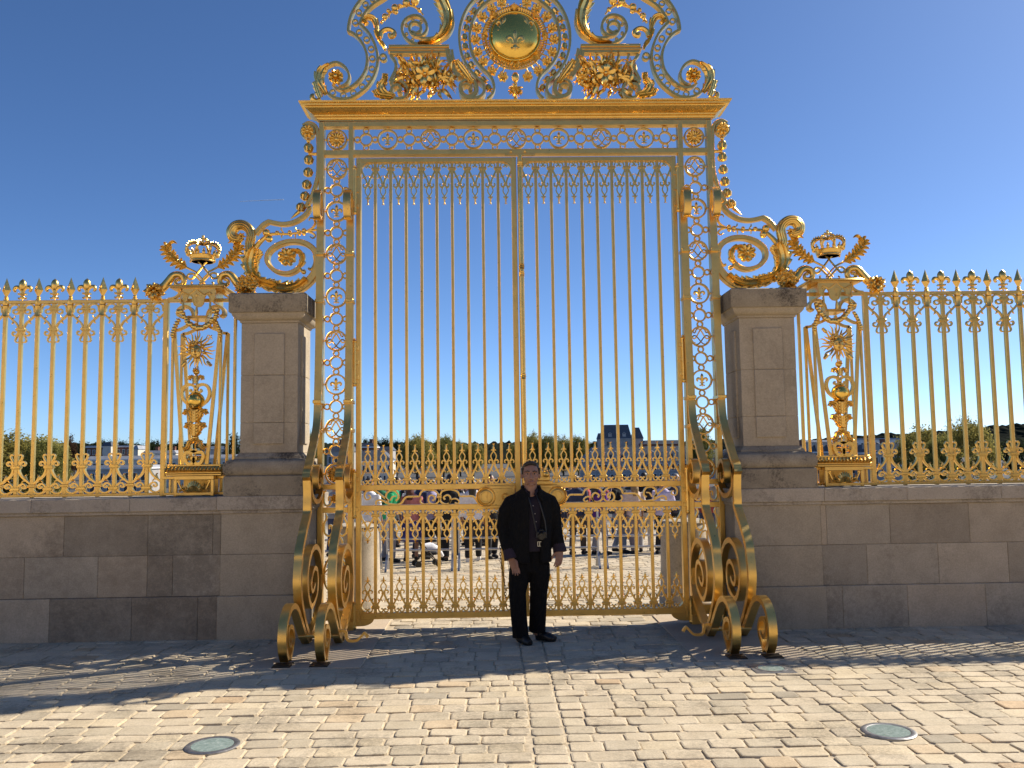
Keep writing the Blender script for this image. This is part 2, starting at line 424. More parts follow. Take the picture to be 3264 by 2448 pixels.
# ------------------------------------------------------------------ stone walls
def tone_attr(o, groups, seed):
    rnd = random.Random(seed); cols = []
    for n in groups:
        q = rnd.uniform(0.8, 1.14); w = rnd.uniform(-0.03, 0.03); cols += [(q*(1+w), q, q*(1-w), 1.0)]*n
    at = o.data.color_attributes.new('tone', 'FLOAT_COLOR', 'POINT'); at.data.foreach_set('color', [v for c in cols for v in c])
    st = []                                     # each block has taken more or less lichen
    for n in groups: q = rnd.choice((0.2, 0.3, 0.4, 0.5, 0.6)); st += [(q, q, q, 1.0)]*n
    a2 = o.data.color_attributes.new('lichen', 'FLOAT_COLOR', 'POINT'); a2.data.foreach_set('color', [v for c in st for v in c])
def wall(sx, label, far):
    t = thing('stone_wall', label, 'wall', (sx*3.4, 0, 0), None); ox = sx*3.4
    def blocks(mb, joints, z0, z1, yf, grp, j=0.0012, b=0.004, xs0=3.0135):
        xs = [xs0]+joints
        while xs[-1] < far: xs.append(xs[-1]+random.uniform(0.72, 0.95))
        for a, c in zip(xs, xs[1:]):
            n = len(mb.v); x0, x1 = sorted((sx*(a+j), sx*(c-j))); mb.box(x0-ox, x1-ox, -yf, yf, z0+j, z1-j, b); grp.append(len(mb.v)-n)
        n = len(mb.v); x0, x1 = sorted((sx*(xs0+0.002), sx*(far+0.5))); mb.box(x0-ox, x1-ox, -yf+0.007, yf-0.007, z0+0.0005, z1-0.0005); grp.append(len(mb.v)-n)
    R = sx > 0
    mb = MB(); g1 = []
    blocks(mb, [3.074, 3.722, 4.535] if R else [3.095, 3.74, 4.567], 0.825, 1.228, 0.37, g1)
    blocks(mb, [3.469, 4.197, 4.913] if R else [3.487, 3.738, 4.223, 4.946], 0.42, 0.825, 0.37, g1)
    o = mb.build('wall_face', M_WALL if R else M_WALLD, t, 30); tone_attr(o, g1, 5+sx)
    mb = MB(); g2 = []; blocks(mb, [3.195, 3.852, 4.645] if R else [3.226, 3.872, 4.674], -0.06, 0.42, 0.395, g2, xs0=3.0285)
    o = mb.build('base_course', M_WALL if R else M_WALLD, t, 30); tone_attr(o, g2, 9+sx)
    mb = MB(); g3 = []; blocks(mb, [3.892, 4.857] if R else [3.908, 4.877], 1.26, 1.396, 0.415, g3, 0.0015, 0.006, 3.0455)
    x0, x1 = sorted((sx*3.026, sx*(far+0.5))); mb.box(x0-ox, x1-ox, -0.392, 0.392, 1.2285, 1.261, 0.006)
    mb.build('coping', M_COPE, t, 30)
wall(-1, 'low stone wall left of the gate, heavily stained with black lichen', 8.0)
wall(1, 'low stone wall right of the gate, cleaner blocks with a few dark stains', 12.0)

# ------------------------------------------------------------------ gate piers
def sqloft(mb, cx, cy, hx, hy, prof, b=0.0):
    vs = []; fs = []
    for o, z in prof: vs += [(cx-hx-o, cy-hy-o, z), (cx+hx+o, cy-hy-o, z), (cx+hx+o, cy+hy+o, z), (cx-hx-o, cy+hy+o, z)]
    for i in range(len(prof)-1):
        for k_ in range(4): fs.append((i*4+k_, i*4+(k_+1) % 4, i*4+4+(k_+1) % 4, i*4+4+k_))
    n = len(prof)-1; fs += [(3, 2, 1, 0), tuple(n*4+i for i in range(4))]
    mb.add(vs, fs); return mb
def pier(sx, label):
    cx = sx*2.572; t = thing('stone_pier', label, 'pier', (cx, 0, 0), 'gate piers')
    def P_(name, f, mat): mb = MB(); f(mb); return mb.build(name, mat, t, 40)
    P_('pedestal', lambda m_: (m_.box(-0.46, 0.455, -0.415, 0.415, -0.06, 0.42, 0.006), m_.box(-0.44, 0.44, -0.39, 0.39, 0.4215, 0.824, 0.004), m_.box(-0.438, 0.438, -0.389, 0.389, 0.8265, 1.23, 0.004)), M_PIER)
    P_('coping', lambda m_: (m_.box(-0.452, 0.452, -0.405, 0.405, 1.2305, 1.262, 0.005), m_.box(-0.475, 0.472, -0.425, 0.425, 1.2625, 1.40, 0.006)), M_COPE)
    bp = [(0.120, 1.4005), (0.124, 1.405), (0.124, 1.594), (0.115, 1.602), (0.10, 1.606), (0.115, 1.617), (0.128, 1.635), (0.133, 1.665), (0.130, 1.70), (0.118, 1.733), (0.095, 1.757), (0.06, 1.766), (0.04, 1.768), (0.038, 1.79), (0.022, 1.805), (0.008, 1.825), (0.0, 1.8295)]
    P_('base', lambda m_: sqloft(m_, 0, 0, 0.29, 0.29, bp), M_CAP)
    def shaft(m_):
        for a, b in ((1.83, 2.134), (2.1375, 2.62), (2.6235, 3.16)): m_.box(-0.29, 0.29, -0.29, 0.29, a, b, 0.003)
        m_.box(-0.284, 0.284, -0.284, 0.284, 1.832, 3.158)
    P_('shaft', shaft, M_PIER)
    def panel(m_):
        for a, b in ((1.92, 2.1335), (2.1375, 2.6195), (2.6235, 3.05)):
            m_.box(-0.152, 0.152, -0.308, 0.308, a, b, 0.004); m_.box(-0.308, 0.308, -0.152, 0.152, a, b, 0.004)
    P_('panel', panel, M_PIER)
    cp = [(0.0, 3.1605), (0.012, 3.166), (0.014, 3.182), (0.03, 3.19), (0.055, 3.205), (0.075, 3.23), (0.083, 3.257), (0.092, 3.2595)]
    P_('capital', lambda m_: sqloft(m_, 0, 0, 0.29, 0.29, cp), M_PIER)
    P_('cap', lambda m_: sqloft(m_, 0, 0, 0.29, 0.29, [(0.099, 3.26), (0.104, 3.266), (0.104, 3.445), (0.09, 3.458), (-0.1, 3.475)]), M_CAP)
pier(-1, 'stone gate pier left of the gate with its inner side in full sun')
pier(1, 'stone gate pier right of the gate, shaded, under a black weathered cap')

# ------------------------------------------------------------------ the gilded portal frame
portal = thing('gate_portal', 'tall gilded iron portal frame with cornice, sun crest and ringed side posts', 'gate frame', (0, 0, 0))
def part(name, f, parent=portal, mat=GOLD, smooth=35):
    mb = MB(); f(mb); return mb.build(name, mat, parent, smooth)
YF, YB = -0.05, 0.05
for sx in (-1, 1):
    for a, b in ((1.76, 1.813), (2.075, 2.13)):
        part('post', lambda m_: m_.box(*sorted((sx*a, sx*b)), YF, YB, 0.0, 5.392, 0.004))
    for z0, z1 in ((1.44, 1.495), (1.20, 1.255), (0.10, 0.20)): part('side_rail', lambda m_: m_.box(*sorted((sx*1.812, sx*2.076)), YF+0.003, YB-0.003, z0, z1, 0.003))
    part('hinge_post_foot', lambda m_: m_.box(*sorted((sx*1.745, sx*1.83)), YF-0.03, YB+0.03, -0.01, 0.10, 0.006))
part('top_rail', lambda m_: (m_.box(-2.076, 2.076, YF+0.002, YB-0.002, 5.336, 5.394, 0.003)))
part('middle_rail', lambda m_: (m_.box(-2.076, 2.076, YF+0.002, YB-0.002, 5.020, 5.077, 0.003)))
# cornice: moulded profile run along x with mitred returns
cprof = [(0.03, 5.392), (0.05, 5.398), (0.05, 5.41), (0.062, 5.414), (0.066, 5.43), (0.085, 5.437), (0.088, 5.452), (0.10, 5.458), (0.118, 5.466), (0.14, 5.482), (0.168, 5.503), (0.172, 5.51), (0.20, 5.514), (0.203, 5.532), (0.222, 5.539), (0.225, 5.556), (0.15, 5.575), (0.05, 5.59)]
def corn(m_):
    vs = []; fs = []
    for o, z in cprof: vs += [(-2.09-o, -o, z), (2.09+o, -o, z), (2.09+o, o, z), (-2.09-o, o, z)]
    for i in range(len(cprof)-1):
        for q in range(4): fs.append((i*4+q, i*4+(q+1) % 4, i*4+4+(q+1) % 4, i*4+4+q))
    n = len(cprof)-1; fs += [(3, 2, 1, 0), tuple(n*4+i for i in range(4))]; m_.add(vs, fs)
part('cornice', corn, portal, GOLD2, 22)

# ring bands: circles between the rails and up the posts, built once each and copied
def mono(m_):                                   # crossed scrolling letters inside a ring
    S = 0.105
    for q in (-1, 1):
        p = [(-0.60*q, 0.62), (-0.72*q, 0.52), (-0.66*q, 0.38), (-0.5*q, 0.46), (-0.44*q, 0.66), (-0.22*q, 0.80), (0.05*q, 0.62), (0.3*q, 0.2), (0.52*q, -0.15), (0.72*q, -0.22), (0.86*q, -0.08), (0.70*q, 0.08), (0.45*q, 0.02), (0.1*q, -0.42), (-0.2*q, -0.74), (-0.48*q, -0.80), (-0.62*q, -0.66), (-0.5*q, -0.56)]
        m_.tube2([(x*S, z*S) for x, z in catmull(p, 5)], [0.004]+[0.0075]*6+[0.0045], 0.006*q-0.012, 6)
def knobs(m_, R, horiz=True, vert=False):
    for q in (-1, 1):
        if horiz: m_.tube([(q*R, 0, 0), (q*(R+0.022), 0, 0)], [0.010, 0.013], 6)
        if vert: m_.tube([(0, 0, q*R), (0, 0, q*(R+0.022))], [0.010, 0.013], 6)
RB, RM, RS = 0.1045, 0.064, 0.0285
def proto(name, f, mat=GOLD):
    mb = MB(); f(mb); return mb.build(name, mat, None, 35)
p_big = proto('medallion_ring', lambda m_: (m_.ring(0, 0, RB, 0.017, -0.022, 0.022, 32, 0.004), knobs(m_, RB)))
p_bigv = proto('medallion_ring', lambda m_: (m_.ring(0, 0, RB, 0.017, -0.022, 0.022, 32, 0.004), knobs(m_, RB, False, True)))
p_mid = proto('ring', lambda m_: m_.ring(0, 0, RM, 0.0155, -0.02, 0.02, 26, 0.004))
p_small = proto('small_ring', lambda m_: m_.ring(0, 0, RS, 0.014, -0.018, 0.018, 18, 0.004))
p_fleur = proto('fleur_de_lis', lambda m_: m_.fleur(0, -0.005, 0.155, -0.012, 0.75), GOLD2)
p_mono = proto('monogram', mono, GOLD2)
p_ros = proto('rosette', lambda m_: (m_.flower(0, 0, 0.088, 12, -0.01, 0.03, 0.01, 0.2, 0.28), m_.ball((0, -0.035, 0), 0.022, 0.014)), GOLD2)
def at(src, x, z, parent=portal, y=0.0):
    return dup(src, src.name.split('.')[0], parent, (x, y, z))
def medallion(x, z, kind, src):
    r_ = at(src, x, z); e = {'f': p_fleur, 'm': p_mono, 'r': p_ros}[kind]
    dup(e, e.name.split('.')[0], r_, (0, 0, 0))
for i in range(-8, 9):
    x = i*0.2325
    if i == -8 or i == 8: continue
    if i % 2: at(p_mid, x, 5.205); [at(p_small, x, 5.205+q*0.093) for q in (-1, 1)]
    else: medallion(x, 5.205, 'm' if i % 4 == 0 else 'f', p_bigv)
    if i < 7: at(p_small, x+(0.2325/2 if False else (0.137 if i % 2 == 0 else 0.0955)), 5.205)
for sx in (-1, 1): at(p_small, sx*(7*0.2325+0.0955), 5.205)
for sx in (-1, 1):
    x = sx*1.944
    medallion(x, 5.205, 'r', p_big); medallion(x, 1.60, 'r', p_big)
    for j in range(8):
        zc = 4.881-0.4675*j
        if zc > 1.75 and j < 7: medallion(x, zc, 'm' if j % 2 == 0 else 'f', p_big)
        zm = 4.645-0.4675*j
        if j < 7:
            at(p_mid, x, zm)
            for q in (-1, 1): at(p_small, x, zm+q*0.098); at(p_small, x+q*0.0955, zm)
for o in (p_big, p_bigv, p_mid, p_small, p_fleur, p_mono, p_ros): bpy.data.objects.remove(o)

# scroll panels low in the ringed posts
def low_scroll(m_, sx):
    cx = sx*1.944
    for q in (-1, 1):
        def T(p): return [(cx+q*a*0.13, b) for a, b in catmull(p, 5)]
        m_.ribbon(T([(0.75, 1.43), (0.95, 1.40), (0.9, 1.30), (0.62, 1.27), (0.35, 1.30), (0.36, 1.36), (0.55, 1.36), (0.56, 1.32)]), [0.016, 0.016, 0.012], -0.018, 0.018)
        m_.ribbon(T([(0.78, 1.19), (0.70, 1.15), (0.92, 1.08), (0.85, 0.99), (0.5, 0.96), (0.25, 1.0), (0.3, 1.06), (0.48, 1.07), (0.5, 1.03)]), [0.014, 0.020, 0.012], -0.018, 0.018)
        m_.ribbon(T([(0.05, 0.955), (0.35, 0.945), (0.55, 0.90), (0.45, 0.85), (0.28, 0.87)]), [0.014, 0.016, 0.010], -0.018, 0.018)
        m_.ribbon(T([(0.5, 0.80), (0.35, 0.77), (0.55, 0.72), (0.8, 0.66), (0.9, 0.56), (0.8, 0.46), (0.5, 0.40), (0.2, 0.36)]), [0.012, 0.018, 0.014], -0.018, 0.018)
        m_.ribbon(T([(0.85, 0.58), (0.55, 0.62), (0.3, 0.57), (0.45, 0.52), (0.62, 0.56)]), [0.012, 0.010], -0.015, 0.015)
        m_.ribbon(T([(0.2, 0.36), (0.5, 0.33), (0.6, 0.28), (0.4, 0.25), (0.28, 0.29)]), [0.012, 0.010], -0.015, 0.015)
        m_.ribbon(T([(0.0, 0.34), (0.45, 0.30), (0.9, 0.26), (1.0, 0.21)]), [0.012, 0.014], -0.016, 0.016)
    m_.flower(cx, 1.345, 0.05, 8, -0.015, 0.025)
    m_.tube([(cx, 0, 0.95), (cx, 0, 0.36)], 0.008, 6); m_.ring(cx, 0.56, 0.03, 0.012, -0.014, 0.014, 16)
for sx in (-1, 1): part('scroll_panel', lambda m_: low_scroll(m_, sx), portal, GOLD2)

# ------------------------------------------------------------------ scroll buttresses standing in front of the posts (traced in side view: y, z)
B_BODY = [(-0.647,1.629),(-0.636,1.549),(-0.616,1.429),(-0.620,1.309),(-0.620,1.239),(-0.689,1.167),(-0.783,1.089),(-0.883,0.988),(-0.959,0.893)]+[(-0.975,0.822),(-1.002,0.723),(-1.015,0.629),(-0.995,0.524),(-0.958,0.431),(-0.850,0.281),(-0.735,0.157),(-0.615,0.051),(-0.548,-0.004)]
B_UP = [(-0.647,1.629),(-0.588,1.676),(-0.511,1.750),(-0.445,1.819),(-0.383,1.888)]
B_LOOP = [(-0.656,0.022),(-0.497,0.075),(-0.278,0.167),(-0.109,0.266),(-0.031,0.384),(-0.007,0.495),(-0.037,0.621),(-0.111,0.752),(-0.231,0.845),(-0.372,0.887),(-0.502,0.876),(-0.609,0.828),(-0.694,0.738),(-0.739,0.623),(-0.721,0.522),(-0.677,0.433),(-0.589,0.351),(-0.503,0.333),(-0.392,0.366),(-0.297,0.423),(-0.262,0.505),(-0.274,0.594),(-0.318,0.655),(-0.404,0.681),(-0.493,0.653),(-0.563,0.585),(-0.569,0.516),(-0.526,0.472),(-0.451,0.484),(-0.399,0.532)]
B_SCR = [(-0.686,1.603),(-0.590,1.522),(-0.553,1.427),(-0.444,1.355),(-0.286,1.328),(-0.157,1.350),(-0.055,1.410),(-0.013,1.509),(-0.054,1.609),(-0.146,1.681),(-0.226,1.674),(-0.275,1.598),(-0.274,1.515),(-0.213,1.471),(-0.151,1.512),(-0.164,1.568)]
B_FOOT = [(-0.646,0.023),(-0.804,0.125),(-0.919,0.227),(-1.059,0.354),(-1.165,0.425),(-1.298,0.460),(-1.420,0.435),(-1.511,0.369),(-1.554,0.282),(-1.560,0.189),(-1.528,0.102),(-1.470,0.035)]
B_CURL = [(-1.386,0.014),(-1.338,0.075),(-1.276,0.132),(-1.261,0.199),(-1.316,0.272),(-1.400,0.301),(-1.465,0.286),(-1.480,0.227),(-1.450,0.167),(-1.391,0.141),(-1.350,0.175)]
def clampz(p): return [(y, max(z, 0.012)) for y, z in p]
def buttress(sx, xc):
    w = 0.075; x0, x1 = sx*xc-w/2, sx*xc+w/2
    mb = MB()
    up_path = [(-0.07, 4.22), (-0.085, 3.6), (-0.10, 3.0), (-0.14, 2.45), (-0.20, 2.1)]
    top = [(-0.07, 4.22), (-0.075, 4.36), (-0.10, 4.50), (-0.17, 4.58), (-0.25, 4.53), (-0.28, 4.42), (-0.25, 4.31), (-0.19, 4.28), (-0.15, 4.34), (-0.17, 4.40)]
    b0 = B_UP[::-1]
    main = catmull(up_path+b0[1:]+B_BODY[1:], 4)
    mb.ribbon(main, [0.035]+[0.045]*4+[0.055]*6, x0, x1, False, 'yz')
    mb.ribbon(catmull(top, 5), 0.032, x0, x1, False, 'yz')
    o = mb.build('buttress', GOLD, portal, 40)
    def ch(name, f, mat=GOLD): q = MB(); f(q); return q.build(name, mat, o, 40)
    ch('spiral_scroll', lambda q: q.ribbon(clampz(catmull(B_LOOP, 4)), [0.055]*3+[0.05, 0.045, 0.04], x0, x1, False, 'yz'))
    ch('upper_scroll', lambda q: q.ribbon(catmull(B_SCR, 4), [0.05, 0.045, 0.035], x0, x1, False, 'yz'))
    ch('foot_scroll', lambda q: (q.ribbon(clampz(catmull(B_FOOT, 4)), [0.05]*3+[0.045], x0, x1, False, 'yz'), q.ribbon(clampz(catmull(B_CURL, 4)), 0.04, x0+0.002, x1-0.002, False, 'yz')))
    ch('foot_plate', lambda q: q.box(x0-0.04, x1+0.04, min(p[0] for p in B_FOOT)-0.06, min(p[0] for p in B_FOOT)+0.10, -0.004, 0.014, 0.003), IRON)
    for z in (3.93, 3.42, 2.35, 2.05): ch('clamp', lambda q: q.box(x0-0.006, x1+0.006, -0.13 if z > 3 else -0.21, 0.03, z-0.018, z+0.018, 0.004), GOLD2)
    return o
for sx in (-1, 1):
    for xc in (1.79, 2.105): buttress(sx, xc)
    def tie(m_):                                  # stretcher between the two feet with its roll and hooked end
        y, z = -0.80, 0.10
        m_.tube([(sx*1.76, y, z), (sx*2.14, y, z)], 0.022, 8)
        m_.ribbon(spiral(sx*1.955, z+0.02, 0.05, 0.01, -PI/2, 1.6), 0.014, y-0.05, y+0.02)
        m_.ribbon(catmull([(sx*1.76, 0.14), (sx*1.70, 0.14), (sx*1.68, 0.06), (sx*1.60, 0.05), (sx*1.55, 0.09), (sx*1.52, 0.12), (sx*1.49, 0.08)], 4), 0.022, y-0.02, y+0.02)
    part('foot_tie', tie)

# ------------------------------------------------------------------ crest on the cornice
def mir(pts, sx): return [(p[0]*(-sx), p[1]) for p in pts]           # traced on the left half: sx=-1 keeps it left
C_OUT = [(-1.058,7.068),(-1.262,7.069),(-1.465,6.984),(-1.611,6.865),(-1.684,6.781),(-1.748,6.688),(-1.789,6.603),(-1.814,6.511),(-1.824,6.421),(-1.756,6.386),(-1.691,6.317),(-1.643,6.232),(-1.617,6.132),(-1.620,6.040),(-1.639,5.965),(-1.679,5.894),(-1.743,5.823),(-1.811,5.778),(-1.883,5.759),(-1.947,5.779),(-1.991,5.812)]
C_IN = [(-1.059,6.966),(-1.262,6.924),(-1.425,6.805),(-1.546,6.725),(-1.623,6.649),(-1.671,6.569),(-1.696,6.502),(-1.635,6.444),(-1.577,6.367),(-1.537,6.282),(-1.512,6.198),(-1.502,6.114),(-1.510,6.014),(-1.542,5.910),(-1.602,5.810),(-1.687,5.727),(-1.779,5.670),(-1.867,5.651),(-1.947,5.662),(-2.019,5.700),(-2.067,5.754),(-2.104,5.825),(-2.124,5.909),(-2.108,5.975),(-2.036,6.037),(-1.956,6.065),(-1.884,6.037),(-1.832,5.978),(-1.810,5.903),(-1.827,5.845),(-1.867,5.807),(-1.923,5.787)]
C_RINGS = [(-1.319,6.941),(-1.465,6.861),(-1.558,6.797),(-1.635,6.730),(-1.708,6.641),(-1.748,6.527),(-1.704,6.413),(-1.623,6.329),(-1.574,6.224),(-1.562,6.115),(-1.566,5.998),(-1.603,5.889),(-1.671,5.798),(-1.767,5.728),(-1.875,5.699),(-1.991,5.733)]
C_SPIR = [(-0.687,6.659),(-0.674,6.506),(-0.722,6.388),(-0.803,6.326),(-0.868,6.292),(-0.981,6.267),(-1.102,6.281),(-1.187,6.336),(-1.234,6.420),(-1.229,6.500),(-1.182,6.566),(-1.101,6.597),(-1.020,6.575),(-0.970,6.508),(-0.968,6.427),(-1.013,6.373),(-1.078,6.365),(-1.134,6.399),(-1.157,6.458),(-1.134,6.508),(-1.085,6.521),(-1.037,6.491),(-1.031,6.432),(-1.078,6.397),(-1.130,6.415)]
C_SPIR2 = [(-0.819,6.382),(-0.900,6.345),(-0.989,6.339),(-1.062,6.360)]
C_SRING = [(-1.117,6.550),(-1.028,6.533),(-1.190,6.496),(-1.187,6.395),(-1.122,6.327),(-1.034,6.305),(-0.949,6.314)]
C_LEAF = [(-1.062,6.272),(-0.917,6.280),(-0.795,6.355),(-0.725,6.473),(-0.716,6.600),(-0.752,6.718),(-0.824,6.837),(-0.945,6.931)]
C_ENT = [(-1.393,6.200),(-1.224,6.200),(-0.982,6.198),(-0.719,6.197)]
C_ENT2 = [(-0.719,6.197),(-0.711,6.128),(-0.688,6.044),(-0.644,5.960),(-0.588,5.884)]
C_VOL = [(-0.688,6.065),(-0.627,5.979),(-0.532,5.897),(-0.457,5.837),(-0.427,5.766),(-0.442,5.703),(-0.493,5.664),(-0.554,5.675),(-0.591,5.725),(-0.587,5.781),(-0.543,5.809),(-0.495,5.791),(-0.485,5.752),(-0.514,5.735)]
C_VOLR = [(-0.423,5.872),(-0.355,5.808),(-0.337,5.744),(-0.363,5.678),(-0.425,5.643),(-0.521,5.647),(-0.588,5.689),(-0.607,5.760),(-0.580,5.823),(-0.519,5.851)]
C_VLEAF = [(-0.464,5.802),(-0.525,5.894),(-0.586,5.979),(-0.640,6.057)]
C_RIN = [(0.001,6.845),(-0.137,6.824),(-0.276,6.763),(-0.394,6.656),(-0.464,6.520),(-0.493,6.384),(-0.493,6.284),(-0.478,6.192),(-0.438,6.092),(-0.373,6.006),(-0.292,5.928),(-0.249,5.857),(-0.233,5.772),(-0.254,5.702),(-0.306,5.645)]
C_ROUT = [(0.003,6.968),(-0.163,6.947),(-0.316,6.871),(-0.448,6.771),(-0.539,6.642),(-0.595,6.485),(-0.609,6.342),(-0.594,6.199),(-0.551,6.071),(-0.477,5.950),(-0.402,5.868),(-0.348,5.805)]
C_HUSK = [(-0.164,6.885),(-0.275,6.828),(-0.365,6.749),(-0.449,6.656),(-0.505,6.563),(-0.533,6.463),(-0.552,6.356),(-0.546,6.249),(-0.523,6.142),(-0.479,6.042),(-0.415,5.950),(-0.348,5.872),(-0.294,5.780)]
C_FLW = [(-0.138,6.741),(-0.249,6.677),(-0.354,6.584),(-0.417,6.455),(-0.432,6.323),(-0.413,6.177),(-0.352,6.070),(-0.258,5.963),(-0.135,5.899)]
C_STALK = [(-1.417,6.198),(-1.433,6.248),(-1.478,6.316),(-1.510,6.400),(-1.514,6.476),(-1.534,6.543),(-1.570,6.577),(-1.619,6.582),(-1.647,6.548),(-1.635,6.510),(-1.615,6.527)]
C_STALK2 = [(-1.478,6.349),(-1.457,6.408),(-1.409,6.440),(-1.360,6.437),(-1.322,6.408),(-1.324,6.366),(-1.361,6.357),(-1.365,6.387)]
C_SWAG = [(-1.465,6.509),(-1.417,6.577),(-1.360,6.636),(-1.303,6.678),(-1.238,6.707),(-1.165,6.720),(-1.101,6.703),(-1.044,6.660),(-1.004,6.609)]
C_BALLS = [(-1.421,6.585),(-1.311,6.686),(-1.303,6.640),(-1.044,6.660),(-1.186,6.741),(-1.092,6.762),(-1.384,6.653)]
C_BARA = [(-1.361,6.146),(-1.309,6.072),(-1.305,5.988),(-1.337,5.913),(-1.370,5.846)]
C_BARB = [(-1.255,6.145),(-1.232,6.071),(-1.253,5.979),(-1.297,5.896),(-1.337,5.825)]
C_BSC = [(-1.354,5.796),(-1.329,5.838),(-1.257,5.842),(-1.193,5.787),(-1.171,5.720),(-1.209,5.658),(-1.298,5.645),(-1.346,5.705),(-1.342,5.767),(-1.293,5.796),(-1.253,5.771),(-1.253,5.729),(-1.285,5.728)]
C_BLF = [(-1.306,5.671),(-1.418,5.705),(-1.466,5.780),(-1.426,5.855),(-1.418,5.922)]
C_BLF2 = [(-1.346,5.659),(-1.426,5.668),(-1.498,5.689),(-1.530,5.739)]
C_OLEAF = [(-2.051,5.684),(-2.095,5.759),(-2.140,5.842),(-2.136,5.934),(-2.096,5.992),(-2.028,6.037)]
C_OLEAF2 = [(-2.115,5.651),(-2.147,5.742),(-2.172,5.826)]
C_OCURL = [(-2.119,5.659),(-2.171,5.643),(-2.211,5.668),(-2.215,5.701),(-2.191,5.701)]
C_LILY = [(-0.983,5.899),(-0.726,5.864),(-1.948,5.887),(-0.943,5.936),(-0.659,6.144)]
C_JR = [(-1.442,6.123),(-1.442,6.072)]
for sx in (-1, 1):
    Mi = lambda p: mir(p, sx)
    part('crest_scroll', lambda m_: (m_.ribbon(Mi(catmull(C_OUT[:9], 5))+Mi(catmull(C_OUT[8:], 5))[1:], 0.026, -0.04, 0.04), m_.ribbon(Mi(catmull(C_IN[:7], 5))+Mi(catmull(C_IN[6:], 5))[1:], 0.026, -0.04, 0.04)))
    [part('crest_ring', lambda m_: m_.ring(x, z, 0.030, 0.012, -0.02, 0.02, 16)) for x, z in Mi(C_RINGS)]
    part('corner_leaf', lambda m_: (m_.leaf(Mi(C_OLEAF), [0.03, 0.06, 0.05, 0.015] if sx > 0 else [0.03, 0.09, 0.09, 0.02], [0.03, 0.09, 0.09, 0.02] if sx > 0 else [0.03, 0.06, 0.05, 0.015], -0.05, 0.03, 5), m_.leaf(Mi(C_OLEAF2), 0.05, 0.04, -0.06, 0.02, 3), m_.tube2(Mi(catmull(C_OCURL, 5)), [0.028, 0.03, 0.022], 0, 8)), portal, GOLD2)
    part('corner_flower', lambda m_: (m_.flower(*Mi([C_LILY[2]])[0], 0.082, 8, -0.05, 0.05, 0.02, 0.22, 0.25), m_.ball((Mi([C_LILY[2]])[0][0], -0.09, C_LILY[2][1]), 0.022)), portal, GOLD2)
    part('spiral_bar', lambda m_: (m_.ribbon(Mi(catmull(C_SPIR, 5)), 0.026, -0.035, 0.035), m_.ribbon(Mi(catmull(C_SPIR2, 5)), 0.024, -0.03, 0.03), [m_.ring(x, z, 0.014, 0.009, -0.015, 0.015, 12) for x, z in Mi(C_SRING)]))
    wi, wo = [0.01, 0.06, 0.10, 0.13, 0.13, 0.11, 0.06], [0.015, 0.03, 0.05, 0.05, 0.05, 0.05, 0.03]
    part('acanthus_leaf', lambda m_: m_.leaf(Mi(C_LEAF), wo if sx < 0 else wi, wi if sx < 0 else wo, -0.03, 0.05, 8, 0.02, 0.35, 0.45), portal, GOLD2)
    def ent(m_):
        e = Mi(C_ENT); d = C_ENT[0][1]; x0, x1 = sorted((e[0][0], e[-1][0]))
        m_.box(x0+(0.015 if sx < 0 else 0), x1+(0 if sx < 0 else -0.015), -0.07, 0.07, d+0.015, d+0.045, 0.004); m_.box(x0, x1+0.0, -0.055, 0.055, d-0.012, d+0.0155, 0.004); m_.box(x0+0.02, x1-0.02, -0.045, 0.045, d-0.045, d-0.011, 0.004)
        for o_, w_, y_ in ((0.0, 0.026, 0.058), (0.03, 0.028, 0.05), (-0.03, 0.026, 0.066)):
            m_.ribbon([(p[0]+o_*-sx*-1*(-1 if sx < 0 else 1)*(1 if sx < 0 else 1), p[1]+abs(o_)*0) for p in Mi(catmull(C_ENT2, 5))], w_, -y_, y_)
    part('scroll_bracket_bar', ent)
    part('volute', lambda m_: (m_.ribbon(Mi(catmull(C_VOL, 5)), [0.05, 0.05, 0.04, 0.03], -0.06, 0.06, False, 'xz', 0.006), m_.ribbon(Mi(catmull(C_VOLR, 5)), 0.028, -0.075, 0.075)))
    part('volute_leaf', lambda m_: m_.leaf(Mi(C_VLEAF), [0.03, 0.05, 0.06, 0.03], [0.03, 0.05, 0.06, 0.03], -0.07, 0.03, 6, 0.015), portal, GOLD2)
    part('halo_bar', lambda m_: (m_.ribbon(Mi(catmull(C_RIN, 6)), 0.026, -0.04, 0.04), m_.ribbon(Mi(catmull(C_ROUT, 6)), 0.026, -0.04, 0.04)))
    def husks(m_):
        H = Mi(C_HUSK)
        for i, p in enumerate(H):
            a, b = H[max(0, i-1)], H[min(len(H)-1, i+1)]; ang = math.atan2(b[1]-a[1], b[0]-a[0])
            m_.husk(p, 0.034, 0.082, ang, -0.005, 8); 
            q = (p[0]+math.cos(ang)*0.05, p[1]+math.sin(ang)*0.05); m_.ball((q[0], -0.005, q[1]), 0.012, n=6, m=4)
            for s_ in (-1, 1): m_.ball((p[0]-math.sin(ang)*0.03*s_+math.cos(ang)*0.03, 0, p[1]+math.cos(ang)*0.03*s_+math.sin(ang)*0.03), 0.011, n=6, m=4)
    part('husk_garland', husks, portal, GOLD2)
    part('flower_wreath', lambda m_: [m_.flower(x, z, 0.058, 6, -0.01, 0.035, 0.015, 0.35, 0.3, i*0.7) for i, (x, z) in enumerate(Mi(C_FLW))], portal, GOLD2)
